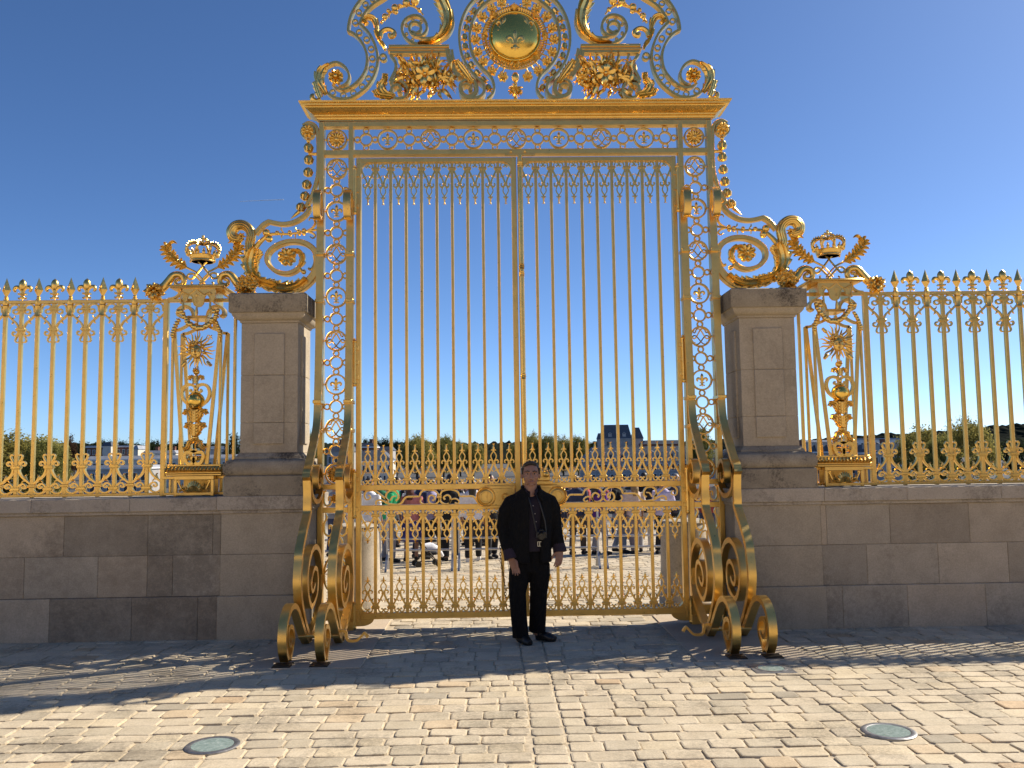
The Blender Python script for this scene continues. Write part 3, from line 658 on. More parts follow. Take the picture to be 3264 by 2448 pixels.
    part('leafy_stalk', lambda m_: (m_.leaf(Mi(C_STALK), [0.02, 0.03, 0.045, 0.03, 0.02], [0.02, 0.03, 0.045, 0.03, 0.02], -0.02, 0.03, 6, 0.03), m_.tube2(Mi(catmull(C_STALK2, 5)), [0.03, 0.025, 0.028], -0.02, 8), m_.ring(*Mi([C_JR[0]])[0], 0.036, 0.016, -0.03, 0.03, 16)), portal, GOLD2)
    def swag(m_):
        m_.tube2(Mi(catmull(C_SWAG, 4)), [0.014, 0.012, 0.018, 0.012, 0.01], -0.01, 6)
        for i, (x, z) in enumerate(Mi(C_BALLS)): m_.ball((x, -0.02, z), (0.036, 0.042, 0.03, 0.026, 0.045, 0.05, 0.024)[i], None, None, 10, 7)
        rn = random.Random(5)
        for i in range(12):
            p = Mi(catmull(C_SWAG, 4))[i*2+2]; a = rn.uniform(0, 2*PI); m_.blade(p, (p[0]+0.05*math.cos(a), p[1]+0.05*math.sin(a)), 0.012, -0.02, 0.008)
    part('fruit_swag', swag, portal, GOLD2)
    part('lower_bars', lambda m_: (m_.ribbon(Mi(catmull(C_BARA, 5)), 0.03, -0.035, 0.035), m_.ribbon(Mi(catmull(C_BARB, 5)), 0.026, -0.035, 0.035)))
    part('lower_scroll', lambda m_: (m_.ribbon(Mi(catmull(C_BSC, 5)), [0.03, 0.028, 0.028, 0.03, 0.03], -0.065, 0.065)))
    part('lower_leaf', lambda m_: (m_.leaf(Mi(C_BLF), [0.04, 0.06, 0.07, 0.04, 0.035], [0.04, 0.06, 0.06, 0.04, 0.035], -0.04, 0.04, 7, 0.02), m_.leaf(Mi(C_BLF2), 0.04, 0.04, -0.05, 0.03, 4)), portal, GOLD2)
    def lily(m_):
        c0 = Mi([C_LILY[0]])[0]; rn = random.Random(11)
        for i in range(150):
            ox_ = rn.uniform(-0.26, 0.27); a = math.atan2(rn.uniform(-0.6, 0.75), ox_*1.6+rn.uniform(-0.25, 0.25)); r1 = rn.uniform(0.10, 0.24)
            x0 = c0[0]+ox_-sx*-0.0+0.02; z0 = c0[1]+rn.uniform(-0.16, 0.13); x1 = x0+math.cos(a)*r1; z1 = max(5.625, min(z0+math.sin(a)*r1, C_ENT[0][1]+0.03))
            if abs(x1-c0[0]) > 0.36: continue
            m_.blade((x0, max(5.64, min(z0, C_ENT[0][1]-0.08))), (x1, z1), rn.uniform(0.014, 0.026), rn.uniform(-0.06, 0.04), rn.uniform(-0.05, 0.05), 0.014)
    part('leaf_burst', lily, portal, GOLD2)
    def lilyf(m_):
        c0 = Mi([C_LILY[0]])[0]; c1 = Mi([C_LILY[1]])[0]
        for i in range(6):
            a = 2*PI*i/6+0.35; m_.blade((c0[0]+0.015*math.cos(a), c0[1]+0.015*math.sin(a)), (c0[0]+0.145*math.cos(a), c0[1]+0.145*math.sin(a)), 0.042, -0.075, 0.0, 0.022)
        m_.ball((c0[0], -0.10, c0[1]), 0.02)
        m_.flower(c1[0], c1[1], 0.065, 6, -0.06, 0.035, 0.02)
    part('lily_flower', lilyf, portal, GOLD2)
DC = [(-0.005,6.338),(-0.004,5.891),(-0.004,5.736),(-0.009,5.644),(-0.006,5.813)]
dc = (0.0, DC[0][1])
def disc(m_):
    R = 0.268; vs = []; n = 48; M_ = 10
    for j in range(M_+1):
        p = j/M_*PI/2; r = R*math.sin(p); y = -0.055-0.095*math.cos(p)
        for q in range(n): a = 2*PI*q/n; vs.append((dc[0]+r*math.cos(a), y, dc[1]+r*math.sin(a)))
    fs = [(j*n+q, j*n+n+q, j*n+n+(q+1) % n, j*n+(q+1) % n) for j in range(M_) for q in range(n)]; m_.add(vs, fs)
    m_.ring(dc[0], dc[1], R+0.006, 0.024, -0.075, 0.06, 48, 0.008)
d_o = part('sun_disc', disc, portal, GOLDP, 60)
def fl3(m_):
    m_.fleur(0, dc[1]-0.085, 0.25, -0.142, 0.5); m_.fleur(-0.135, dc[1]+0.095, 0.19, -0.122, 0.6, -0.35); m_.fleur(0.135, dc[1]+0.095, 0.19, -0.122, 0.6, 0.35)
q = MB(); fl3(q); q.build('fleur_de_lis', GOLD2, d_o, 40)
def rim(m_):
    for i in range(72):
        a = 2*PI*i/72
        if (i+4) % 9 in (3, 4, 5): continue
        c_, s_ = math.cos(a), math.sin(a); m_.tube([(dc[0]+0.283*c_, -0.05, dc[1]+0.283*s_), (dc[0]+0.315*c_, -0.075, dc[1]+0.315*s_), (dc[0]+0.352*math.cos(a+0.05), -0.03, dc[1]+0.352*math.sin(a+0.05))], [0.008, 0.012, 0.007], 6)
    m_.ring(dc[0], dc[1], 0.352, 0.014, -0.035, 0.0, 48); m_.ring(dc[0], dc[1], 0.318, 0.02, -0.03, 0.0, 48)
part('rope_border', rim, portal, GOLD2)
for i in range(8):
    def shells(m_):
        a = 2*PI*i/8+PI/2; c_, s_ = math.cos(a), math.sin(a); p = (dc[0]+0.305*c_, dc[1]+0.305*s_)
        for j in range(-3, 4):
            b = a+j*0.42; m_.tube([(p[0]-0.01*c_, -0.05, p[1]-0.01*s_), (p[0]+0.032*math.cos(b), -0.095, p[1]+0.032*math.sin(b)), (p[0]+0.058*math.cos(b), -0.06, p[1]+0.058*math.sin(b))], [0.006, 0.014, 0.010], 6)
    part('shell', shells, portal, GOLD2)

def rays(m_):
    for i in range(36):
        a = 2*PI*i/36
        if abs(math.sin(a)+1) < 0.03: continue
        c_, s_ = math.cos(a), math.sin(a); m_.tube([(dc[0]+0.35*c_, 0, dc[1]+0.35*s_), (dc[0]+(0.39+0.02*(i % 2))*c_, 0.0, dc[1]+(0.39+0.02*(i % 2))*s_)], [0.010, 0.006], 5); m_.ball((dc[0]+0.40*c_, -0.005, dc[1]+0.40*s_), 0.013, n=6, m=4)
part('wreath_stems', rays, portal, GOLD2)
def fin(m_):
    m_.ball((0, -0.02, DC[1][1]), 0.042, 0.035, 0.058); z0 = DC[2][1]
    m_.tube([(0, 0, DC[1][1]-0.05), (0, 0, DC[3][1]-0.02)], 0.02, 8)
    rn = random.Random(2)
    for i in range(34):
        a = rn.uniform(0, 2*PI); e = rn.uniform(-0.9, 0.9); r = 0.082
        m_.blade((0, z0), (r*math.cos(a), z0+r*math.sin(a)), 0.014, -0.03+e*0.03, 0.0, 0.012)
    m_.ball((0, -0.03, z0), 0.038, 0.03)
part('crest_finial', fin, portal, GOLD2)

# ------------------------------------------------------------------ the two leaves
def bay(m_, h=0.385, down=False, long_tip=False):
    """scroll work filling one bay between two bars, standing on a rail at z=0"""
    s = -1 if down else 1; k = h/0.385
    def T(p, q): return [(q*x, s*z*k) for x, z in catmull(p, 4)]
    for q in (-1, 1):
        m_.ribbon(T([(-0.068, 0.055), (-0.06, 0.09), (-0.042, 0.125), (-0.024, 0.160), (-0.012, 0.19), (-0.008, 0.215)], q), 0.018, -0.015, 0.015)
        m_.ribbon(T([(-0.006, 0.215), (-0.016, 0.236), (-0.036, 0.243), (-0.049, 0.230), (-0.047, 0.215), (-0.038, 0.214)], q), [0.014, 0.014, 0.011], -0.014, 0.014)
        m_.ribbon(T([(-0.004, 0.228), (-0.017, 0.247), (-0.028, 0.274), (-0.026, 0.297), (-0.013, 0.318), (-0.003, 0.332)], q), 0.0115, -0.011, 0.011)
        m_.ribbon(T([(-0.004, 0.336), (-0.013, 0.348), (-0.022, 0.348), (-0.024, 0.339)], q), [0.010, 0.007], -0.010, 0.010)
        m_.ribbon(T([(-0.05, 0.04), (-0.045, 0.018), (-0.028, 0.006), (-0.010, 0.014), (-0.006, 0.034), (-0.016, 0.044), (-0.026, 0.036)], q), [0.013, 0.012, 0.010], -0.013, 0.013)
        m_.tube2(T([(-0.045, 0.122), (-0.050, 0.145), (-0.062, 0.155)], q), [0.010, 0.008, 0.003], -0.004, 5)
        m_.tube2(T([(-0.030, 0.148), (-0.012, 0.125), (-0.006, 0.13)], q), [0.007, 0.004], 0, 5)
    m_.box(-0.02, 0.02, -0.017, 0.017, *sorted((s*0.203*k, s*0.222*k)), 0.003)
    if long_tip: m_.tube([(0, 0, s*0.325*k), (0, 0, s*0.345*k), (0, 0, s*0.375*k), (0, 0, s*0.405*k)], [0.010, 0.014, 0.010, 0.006], 6); [m_.tube([(0, 0, s*0.398*k), (q*0.008, 0, s*0.412*k), (q*0.015, 0, s*0.414*k)], [0.006, 0.005, 0.003], 5) for q in (-1, 1)]
    else: m_.tube([(0, 0, s*0.325*k), (0, 0, s*0.345*k), (0, 0, s*0.37*k), (0, 0, s*0.395*k)], [0.010, 0.012, 0.010, 0.002], 6)
BARX = [0.205+0.1655*i for i in range(9)]
BAYX = [0.1223]+[0.205+0.1655*(i+0.5) for i in range(8)]+[1.61]
gates = []
def gate_leaf(sx, label):
    t = thing('gate_leaf', label, 'gate', (sx*1.72, 0, 0), 'leaves of the double gate'); ox = sx*1.72
    def P_(name, f, mat=GOLD): mb = MB(); f(mb); o = mb.build(name, mat, t, 35); o.location = (-ox, 0, 0); return o
    X = lambda a, b: sorted((sx*a, sx*b))
    inner = (0.006, 0.062) if sx < 0 else (0.008, 0.064)
    def frame(m_):
        y0, y1 = -0.036, 0.036
        m_.box(*X(1.679, 1.731), y0, y1, 0.035, 4.99, 0.004); m_.box(*X(*inner), y0, y1, 0.105, 4.99, 0.004)
        for z0, z1 in ((4.942, 4.988), (1.424, 1.482), (1.212, 1.270), (0.103, 0.166)): m_.box(*X(inner[1]-0.001, 1.6795), y0+0.002, y1-0.002, z0, z1, 0.004)
        for cx_, q in ((1.679, -1), (inner[1], 1)):          # rounded inner corners
            for zc, s_ in ((4.942, -1), (0.166, 1)):
                pts = [(cx_, zc)]+[(cx_+q*0.10*(1-math.cos(a)), zc+s_*0.10*(1-math.sin(a))) for a in [PI/2*i/8 for i in range(9)]]
                if abs(zc-0.166) < 0.01 and cx_ < 1: continue
                vs = [(sx*px, y, pz) for y in (y0+0.004, y1-0.004) for px, pz in pts]; n = len(pts)
                m_.add(vs, [tuple(range(n)), tuple(range(2*n-1, n-1, -1))]+[(i, (i+1) % n, n+(i+1) % n, n+i) for i in range(n)])
        pts = [(1.731, 0.035)]+[(1.679-0.0*i, 0.035) for i in range(1)]+[(1.679-0.135*math.sin(PI/2*i/8), 0.035+0.07*(1-math.cos(PI/2*i/8))) for i in range(9)]+[(1.53, 0.112), (1.731, 0.112)]
        vs = [(sx*px, y, pz) for y in (y0+0.005, y1-0.005) for px, pz in pts]; n = len(pts)
        m_.add(vs, [tuple(range(n)), tuple(range(2*n-1, n-1, -1))]+[(i, (i+1) % n, n+(i+1) % n, n+i) for i in range(n)])
    P_('leaf_frame', frame)
    mbU = MB(); mbU.box(-0.0155, 0.0155, -0.019, 0.019, 1.481, 4.943, 0.003)
    for z in (4.875, 1.533): mbU.box(-0.044, 0.044, -0.023, 0.023, z-0.010, z+0.010, 0.004); mbU.box(-0.037, 0.037, -0.020, 0.020, z-0.016, z+0.016, 0.003)
    u = mbU.build('bar', GOLD, t, 35)
    mbL = MB(); mbL.box(-0.0155, 0.0155, -0.019, 0.019, 0.165, 1.213, 0.003)
    for z in (1.163, 0.222): mbL.box(-0.044, 0.044, -0.023, 0.023, z-0.011, z+0.011, 0.004); mbL.box(-0.037, 0.037, -0.020, 0.020, z-0.018, z+0.018, 0.003)
    l_ = mbL.build('lower_bar', GOLD, t, 35)
    for i, x in enumerate(BARX):
        for src in (u, l_):
            if i == 0: src.location = (sx*x-ox, 0, 0)
            else: dup(src, src.name.split('.')[0], t, (sx*x-ox, 0, 0))
    specs = [('scroll_ornament', 1.482, 0.385, False, True), ('scroll_ornament', 0.166, 0.36, False, False), ('pendant_ornament', 4.943, 0.43, True, True), ('pendant_ornament', 1.213, 0.335, True, False)]
    for nm, z, h, dn, lt in specs:
        mb = MB(); bay(mb, h, dn, lt); o = mb.build(nm, GOLD2, t, 40)
        for i, x in enumerate(BAYX):
            if i == 0 and z == 1.482 and sx > 0: pass
            if i == 0: o.location = (sx*x-ox, 0, z)
            else: dup(o, nm, t, (sx*x-ox, 0, z))
    # scrolling frieze between the two lock rails
    def fr(m_):
        def T(p): return [(-sx*x, z) for x, z in catmull(p, 5)]
        for p, w in (([(-1.636,1.340),(-1.643,1.380),(-1.623,1.413),(-1.575,1.427),(-1.520,1.412),(-1.471,1.374),(-1.420,1.333),(-1.390,1.314)], 0.017), ([(-1.636,1.340),(-1.616,1.328),(-1.583,1.343),(-1.589,1.372),(-1.609,1.372)], 0.013),
                     ([(-1.397,1.296),(-1.420,1.344),(-1.412,1.392),(-1.371,1.419),(-1.323,1.413),(-1.294,1.379),(-1.290,1.338),(-1.316,1.313)], 0.017), ([(-1.523,1.275),(-1.520,1.309),(-1.486,1.323),(-1.442,1.311),(-1.405,1.288),(-1.360,1.277),(-1.301,1.272),(-1.257,1.290),(-1.234,1.323),(-1.205,1.350),(-1.138,1.354),(-1.071,1.354)], 0.018),
                     ([(-1.071,1.354),(-1.049,1.401),(-0.996,1.423),(-0.930,1.418),(-0.885,1.391),(-0.863,1.350),(-0.867,1.303),(-0.901,1.274),(-0.945,1.274),(-0.975,1.304),(-0.971,1.348),(-0.945,1.366),(-0.911,1.347),(-0.915,1.318),(-0.938,1.311)], 0.017),
                     ([(-1.049,1.338),(-1.060,1.298),(-1.027,1.272),(-0.975,1.278)], 0.014), ([(-0.648,1.349),(-0.669,1.396),(-0.729,1.420),(-0.788,1.418),(-0.837,1.398),(-0.852,1.350),(-0.849,1.302),(-0.812,1.272),(-0.767,1.275),(-0.745,1.308),(-0.752,1.349),(-0.781,1.364),(-0.815,1.342),(-0.804,1.316)], 0.017),
                     ([(-0.760,1.275),(-0.737,1.315),(-0.692,1.326),(-0.655,1.299),(-0.670,1.274),(-0.700,1.285)], 0.014), ([(-0.648,1.349),(-0.581,1.349),(-0.514,1.348),(-0.484,1.319),(-0.455,1.278),(-0.410,1.260)], 0.018), ([(-1.375,1.317),(-1.353,1.354),(-1.316,1.361)], 0.012), ([(-1.464,1.297),(-1.486,1.290),(-1.494,1.301)], 0.012)):
            m_.ribbon(T(p), w, -0.018, 0.018)
        c = [(-0.863,1.349),(-1.420,1.329)]
        m_.box(*sorted((-sx*(c[0][0]-0.025), -sx*(c[0][0]+0.025))), -0.024, 0.024, c[0][1]-0.014, c[0][1]+0.014, 0.004)
    P_('scroll_frieze', fr)
    def lock(m_):
        m_.box(*X(0.07, 0.385), -0.075, 0.03, 1.222, 1.458, 0.008); m_.box(*X(0.10, 0.36), -0.082, -0.05, 1.25, 1.43, 0.006)
    lk = P_('lock_case', lock)
    def boss(m_):
        for cx_, rr in ((0.372, 0.105), (0.17, 0.042)):
            vs = []; prof = ((rr, 0.0), (rr, -0.05), (rr*0.9, -0.062), (rr*0.78, -0.05), (rr*0.66, -0.058), (rr*0.60, -0.064), (rr*0.52, -0.064), (rr*0.48, -0.052), (rr*0.20, -0.050), (0.001, -0.052)); n = 28; b = []
            for r, y in prof:
                for q in range(n): a = 2*PI*q/n; vs.append((sx*cx_+r*math.cos(a), -0.028+y, 1.341+r*math.sin(a)))
            m_.add(vs, [(j*n+q, j*n+n+q, j*n+n+(q+1) % n, j*n+(q+1) % n) for j in range(len(prof)-1) for q in range(n)])
    q = MB(); boss(q); bo = q.build('lock_boss', GOLD, lk, 40)
    if sx > 0:
        def plate(m_):
            m_.box(*X(0.065, 0.30), -0.06, 0.0, 1.50, 1.545, 0.006); m_.ribbon(catmull([(0.07, 1.56), (0.14, 1.59), (0.22, 1.57), (0.28, 1.52)], 4), 0.06, -0.05, 0.0); m_.ball((0.26, -0.08, 1.57), 0.036, 0.03); m_.box(0.10, 0.33, -0.07, 0.0, 1.463, 1.499, 0.005)
        P_('lock_plate', plate)
        def rod(m_):
            m_.tube([(0.036, -0.052, 1.48), (0.036, -0.052, 5.0)], 0.025, 16)
            for z in (4.9, 4.2-0.42, 3.70, 3.78, 2.6, 1.6): m_.lathe(0.036, -0.052, z, [(0.025, -0.03), (0.031, -0.022), (0.028, -0.01), (0.033, 0), (0.028, 0.01), (0.031, 0.022), (0.025, 0.03)], 14)
        P_('closing_rod', rod, GOLD2)
        P_('top_catch', lambda m_: (m_.box(-0.13, 0.20, -0.06, -0.037, 5.0, 5.018, 0.003), [m_.ball((x, -0.056, 5.045), 0.014, 0.012) for x in (-0.06, 0.09)]))
    for z0, z1 in ((4.40, 4.86), (2.55, 2.98), (1.17, 1.60), (0.04, 0.24)):
        def hinge(m_):
            m_.tube([(sx*1.745, -0.04, z0), (sx*1.745, -0.04, z1)], 0.021, 10)
            m_.ball((sx*1.745, -0.04, z0-0.012), 0.026, n=8, m=5); m_.lathe(sx*1.745, -0.04, z1, [(0.024, 0), (0.026, 0.012), (0.01, 0.03), (0.014, 0.04), (0.002, 0.05)], 8)
            for z in (z0+0.06, z1-0.06, (z0+z1)/2): m_.box(*X(1.70, 1.785), -0.052, -0.034, z-0.02, z+0.02, 0.003)
        P_('hinge', hinge)
    return t
gate_leaf(-1, 'left leaf of the gilded barred gate, hinged on the post nearest the sunlit pier')
gate_leaf(1, 'right leaf of the gilded barred gate, with the round closing rod down its edge')

ch = MB()                                            # chain hanging on the left leaf
for i in range(26):
    z = 1.16-i*0.034; x = -0.245+0.012*math.sin(i*0.35)+0.0022*i; a = (i % 2)*PI/2
    pts = [(x+0.008*math.cos(u)*math.cos(a), -0.062+0.008*math.cos(u)*math.sin(a), z+0.022*math.sin(u)) for u in [2*PI*q/8 for q in range(9)]]
    ch.tube(pts, 0.0035, 5)
tag(ch.build('chain', IRON, None, 40), 'dark iron chain hanging on the gate beside the man in the black jacket', 'chain')

# ------------------------------------------------------------------ gilded fence panels on the walls
def fence(sx, label, n):
    t = thing('fence_panel', label, 'fence', (sx*3.741, 0, 1.396)); ox, oz = sx*3.741, 1.396
    far = 3.909+0.338*n
    def P_(name, f, mat=GOLD, sm=35): mb = MB(); f(mb); o = mb.build(name, mat, t, sm); o.location = (-ox, 0, -oz); return o
    X = lambda a, b: sorted((sx*a, sx*b))
    P_('end_post', lambda m_: m_.box(*X(3.716, 3.766), -0.028, 0.028, 1.397, 3.476, 0.003))
    P_('top_rail', lambda m_: m_.box(*X(3.7655, far), -0.022, 0.022, 3.438, 3.474, 0.003))
    P_('bottom_rail', lambda m_: m_.box(*X(3.7655, far), -0.022, 0.022, 1.404, 1.434, 0.003))
    b = MB(); b.box(-0.0185, 0.0185, -0.0175, 0.0175, 1.4335, 3.439, 0.003); pf = b.build('bar', GOLD, t, 35)
    b = MB(); b.box(-0.0185, 0.0185, -0.0175, 0.0175, 1.398, 3.36, 0.003)
    b.lathe(0, 0, 3.30, [(0.030, 0.0), (0.040, 0.004), (0.034, 0.02), (0.032, 0.10), (0.037, 0.115), (0.030, 0.125), (0.036, 0.14), (0.033, 0.175), (0.02, 0.185)], 12)
    b.box(-0.045, 0.045, -0.024, 0.024, 1.505, 1.535, 0.005); ps = b.build('spear_bar', GOLD, t, 35)
    b = MB(); b.lathe(0, 0, 3.475, [(0.02, 0.0), (0.024, 0.012), (0.015, 0.022), (0.022, 0.034), (0.014, 0.045), (0.016, 0.055)], 10)
    vs = [(0, 0, 3.722)]+[(0.048*c_, 0.036*s_, 3.585) for c_, s_ in ((1, 0), (0, 1), (-1, 0), (0, -1))]+[(0.014*c_, 0.014*s_, 3.522) for c_, s_ in ((1, 0), (0, 1), (-1, 0), (0, -1))]
    b.add(vs, [(0, 1+i, 1+(i+1) % 4) for i in range(4)]+[(1+i, 5+i, 5+(i+1) % 4, 1+(i+1) % 4) for i in range(4)]); psp = b.build('spear_point', GOLD2, t, 25)
    b = MB(); b.fleur(0, 0, 0.25, 0, 0.9); b.ball((0, 0, 0.055), 0.040, 0.036, 0.062, 12, 8)
    b2 = len(b.v)
    for i in range(b2): x, y, z = b.v[i]; b.v[i] = (x, y, z+3.585)
    b.box(-0.040, 0.040, -0.03, 0.03, 3.535, 3.552, 0.004); pfl = b.build('fleur_finial', GOLD2, t, 40)
    def up(m_):
        for q in (-1, 1):
            T = lambda p: [(q*x, z) for x, z in catmull(p, 4)]
            m_.ribbon(T([(-0.135, 3.345), (-0.128, 3.40), (-0.10, 3.428), (-0.055, 3.428), (-0.025, 3.40), (-0.018, 3.38)]), 0.016, -0.015, 0.015)
            m_.ribbon(T([(-0.015, 3.37), (-0.045, 3.335), (-0.078, 3.335), (-0.09, 3.36), (-0.075, 3.38), (-0.06, 3.37)]), [0.014, 0.013, 0.01], -0.015, 0.015)
            m_.ribbon(T([(-0.148, 3.325), (-0.10, 3.275), (-0.055, 3.235), (-0.03, 3.19), (-0.024, 3.165)]), 0.016, -0.015, 0.015)
            m_.tube2(T([(-0.11, 3.285), (-0.085, 3.285), (-0.07, 3.30), (-0.072, 3.315)]), [0.009, 0.008, 0.004], -0.003, 5)
            m_.tube2(T([(-0.085, 3.262), (-0.09, 3.235), (-0.105, 3.225)]), [0.009, 0.011, 0.004], -0.003, 5)
            m_.ribbon(T([(-0.02, 3.15), (-0.045, 3.105), (-0.075, 3.10), (-0.09, 3.122), (-0.078, 3.143), (-0.063, 3.133)]), [0.014, 0.013, 0.010], -0.015, 0.015)
            m_.ribbon(T([(-0.02, 3.13), (-0.045, 3.085), (-0.057, 3.05), (-0.042, 3.028), (-0.022, 3.032)]), [0.013, 0.012, 0.010], -0.014, 0.014)
        for z in (3.38, 3.163): m_.box(-0.05, 0.05, -0.026, 0.026, z-0.012, z+0.012, 0.004); m_.box(-0.042, 0.042, -0.023, 0.023, z-0.02, z+0.02, 0.003)
    def lo(m_):
        for q in (-1, 1):
            T = lambda p: [(q*x, z) for x, z in catmull(p, 4)]
            m_.ribbon(T([(-0.150, 1.505), (-0.150, 1.475), (-0.125, 1.447), (-0.085, 1.440), (-0.05, 1.455), (-0.03, 1.48)]), 0.018, -0.016, 0.016)
            m_.ribbon(T([(-0.02, 1.50), (-0.05, 1.535), (-0.085, 1.54), (-0.105, 1.515), (-0.09, 1.495), (-0.07, 1.505), (-0.073, 1.52)]), [0.017, 0.015, 0.010], -0.016, 0.016)
            m_.ribbon(T([(-0.155, 1.54), (-0.10, 1.583), (-0.06, 1.62), (-0.036, 1.66), (-0.028, 1.70)]), 0.019, -0.016, 0.016)
            m_.tube2(T([(-0.125, 1.562), (-0.105, 1.60), (-0.10, 1.625), (-0.115, 1.635)]), [0.010, 0.012, 0.005], -0.004, 5)
            m_.tube2(T([(-0.11, 1.575), (-0.08, 1.575), (-0.065, 1.565), (-0.06, 1.55)]), [0.010, 0.008, 0.005], -0.003, 5)
            m_.ribbon(T([(-0.025, 1.725), (-0.05, 1.765), (-0.08, 1.772), (-0.095, 1.75), (-0.08, 1.73), (-0.065, 1.742)]), [0.017, 0.015, 0.010], -0.016, 0.016)
            m_.ribbon(T([(-0.025, 1.755), (-0.05, 1.80), (-0.06, 1.83), (-0.045, 1.848), (-0.022, 1.838)]), [0.015, 0.013, 0.010], -0.015, 0.015)
        for z in (1.488, 1.715): m_.box(-0.05, 0.05, -0.027, 0.027, z-0.013, z+0.013, 0.004); m_.box(-0.042, 0.042, -0.024, 0.024, z-0.021, z+0.021, 0.003)
    b = MB(); up(b); pu = b.build('upper_scroll', GOLD2, t, 40)
    b = MB(); lo(b); pl = b.build('lower_scroll', GOLD2, t, 40)
    def put(src, i, x, first):
        if i == first: src.location = (sx*x-ox, 0, -oz)
        else: dup(src, src.name.split('.')[0], t, (sx*x-ox, 0, -oz))
    for i in range(n):
        xf = 3.909+0.338*i; put(pf, i, xf, 0); put(pu, i, xf, 0); put(pl, i, xf, 0)
        if i > 0: put(pfl, i, xf, 1)
        put(ps, i, xf+0.169, 0); put(psp, i, xf+0.169, 0)
fence(-1, 'gilded spear and lily topped fence on the wall left of the gate', 10)
fence(1, 'gilded spear and lily topped fence on the wall right of the gate', 22)

# ------------------------------------------------------------------ lyre pilasters carrying the crowns
def rel(p): return [(x+3.363, z) for x, z in p]
L_CLOTH = rel([(-3.509,3.564),(-3.168,3.560),(-3.171,3.455),(-3.193,3.414),(-3.216,3.420),(-3.229,3.462),(-3.247,3.484),(-3.267,3.479),(-3.279,3.456),(-3.289,3.391),(-3.315,3.362),(-3.349,3.356),(-3.382,3.375),(-3.396,3.416),(-3.405,3.457),(-3.421,3.481),(-3.443,3.479),(-3.456,3.457),(-3.460,3.424),(-3.486,3.414),(-3.505,3.441)])
L_PALM = rel([(-3.427,3.762),(-3.500,3.799),(-3.577,3.839),(-3.645,3.882),(-3.704,3.944),(-3.743,4.003),(-3.740,4.052),(-3.678,4.094)])
L_LL = rel([(-3.483,3.866),(-3.490,3.881),(-3.474,3.895),(-3.431,3.892),(-3.387,3.865),(-3.338,3.801),(-3.289,3.741),(-3.250,3.697),(-3.216,3.696),(-3.198,3.723),(-3.222,3.748),(-3.265,3.746),(-3.317,3.697),(-3.373,3.639),(-3.416,3.615),(-3.459,3.621),(-3.476,3.645),(-3.460,3.657)])
L_LL2 = rel([(-3.428,3.757),(-3.379,3.708),(-3.330,3.644)])
L_HORN = rel([(-3.612,3.666),(-3.600,3.683),(-3.622,3.683),(-3.641,3.659),(-3.635,3.629),(-3.602,3.619),(-3.564,3.633),(-3.552,3.677),(-3.575,3.722),(-3.623,3.739),(-3.671,3.723),(-3.713,3.669),(-3.759,3.611),(-3.816,3.568),(-3.863,3.549)])
L_SWAG = rel([(-3.507,3.314),(-3.476,3.246),(-3.435,3.184),(-3.381,3.150),(-3.318,3.136),(-3.255,3.155),(-3.203,3.195),(-3.163,3.242),(-3.131,3.310)])
L_DROP = rel([(-3.550,3.223),(-3.575,3.175),(-3.594,3.125),(-3.608,3.081),(-3.609,3.037)])
L_DTIP = rel([(-3.608,3.013),(-3.606,2.980)])
L_VOL = rel([(-3.391,3.278),(-3.409,3.340),(-3.460,3.388),(-3.527,3.392),(-3.579,3.355),(-3.585,3.308),(-3.551,3.280)])
L_ARCH = rel([(-3.436,3.163),(-3.495,3.133),(-3.558,3.114)])
L_HEART = rel([(-3.357,2.253),(-3.413,2.321),(-3.481,2.382),(-3.505,2.457),(-3.484,2.524),(-3.432,2.549),(-3.380,2.530),(-3.368,2.489),(-3.394,2.467),(-3.420,2.482),(-3.409,2.500)])
L_URN = rel([(-3.329,1.873),(-3.379,1.848),(-3.442,1.845),(-3.459,1.801),(-3.436,1.742),(-3.399,1.726),(-3.363,1.752),(-3.367,1.785),(-3.396,1.785)])
L_PTS = rel([(-3.334,2.376),(-3.332,2.253),(-3.330,2.104),(-3.328,1.999),(-3.327,1.970),(-3.326,1.910),(-3.321,1.607)])
L_FP = rel([(-3.324,2.905),(-3.321,2.682),(-3.319,2.608),(-3.330,3.257),(-3.328,3.135),(-3.333,3.421)])
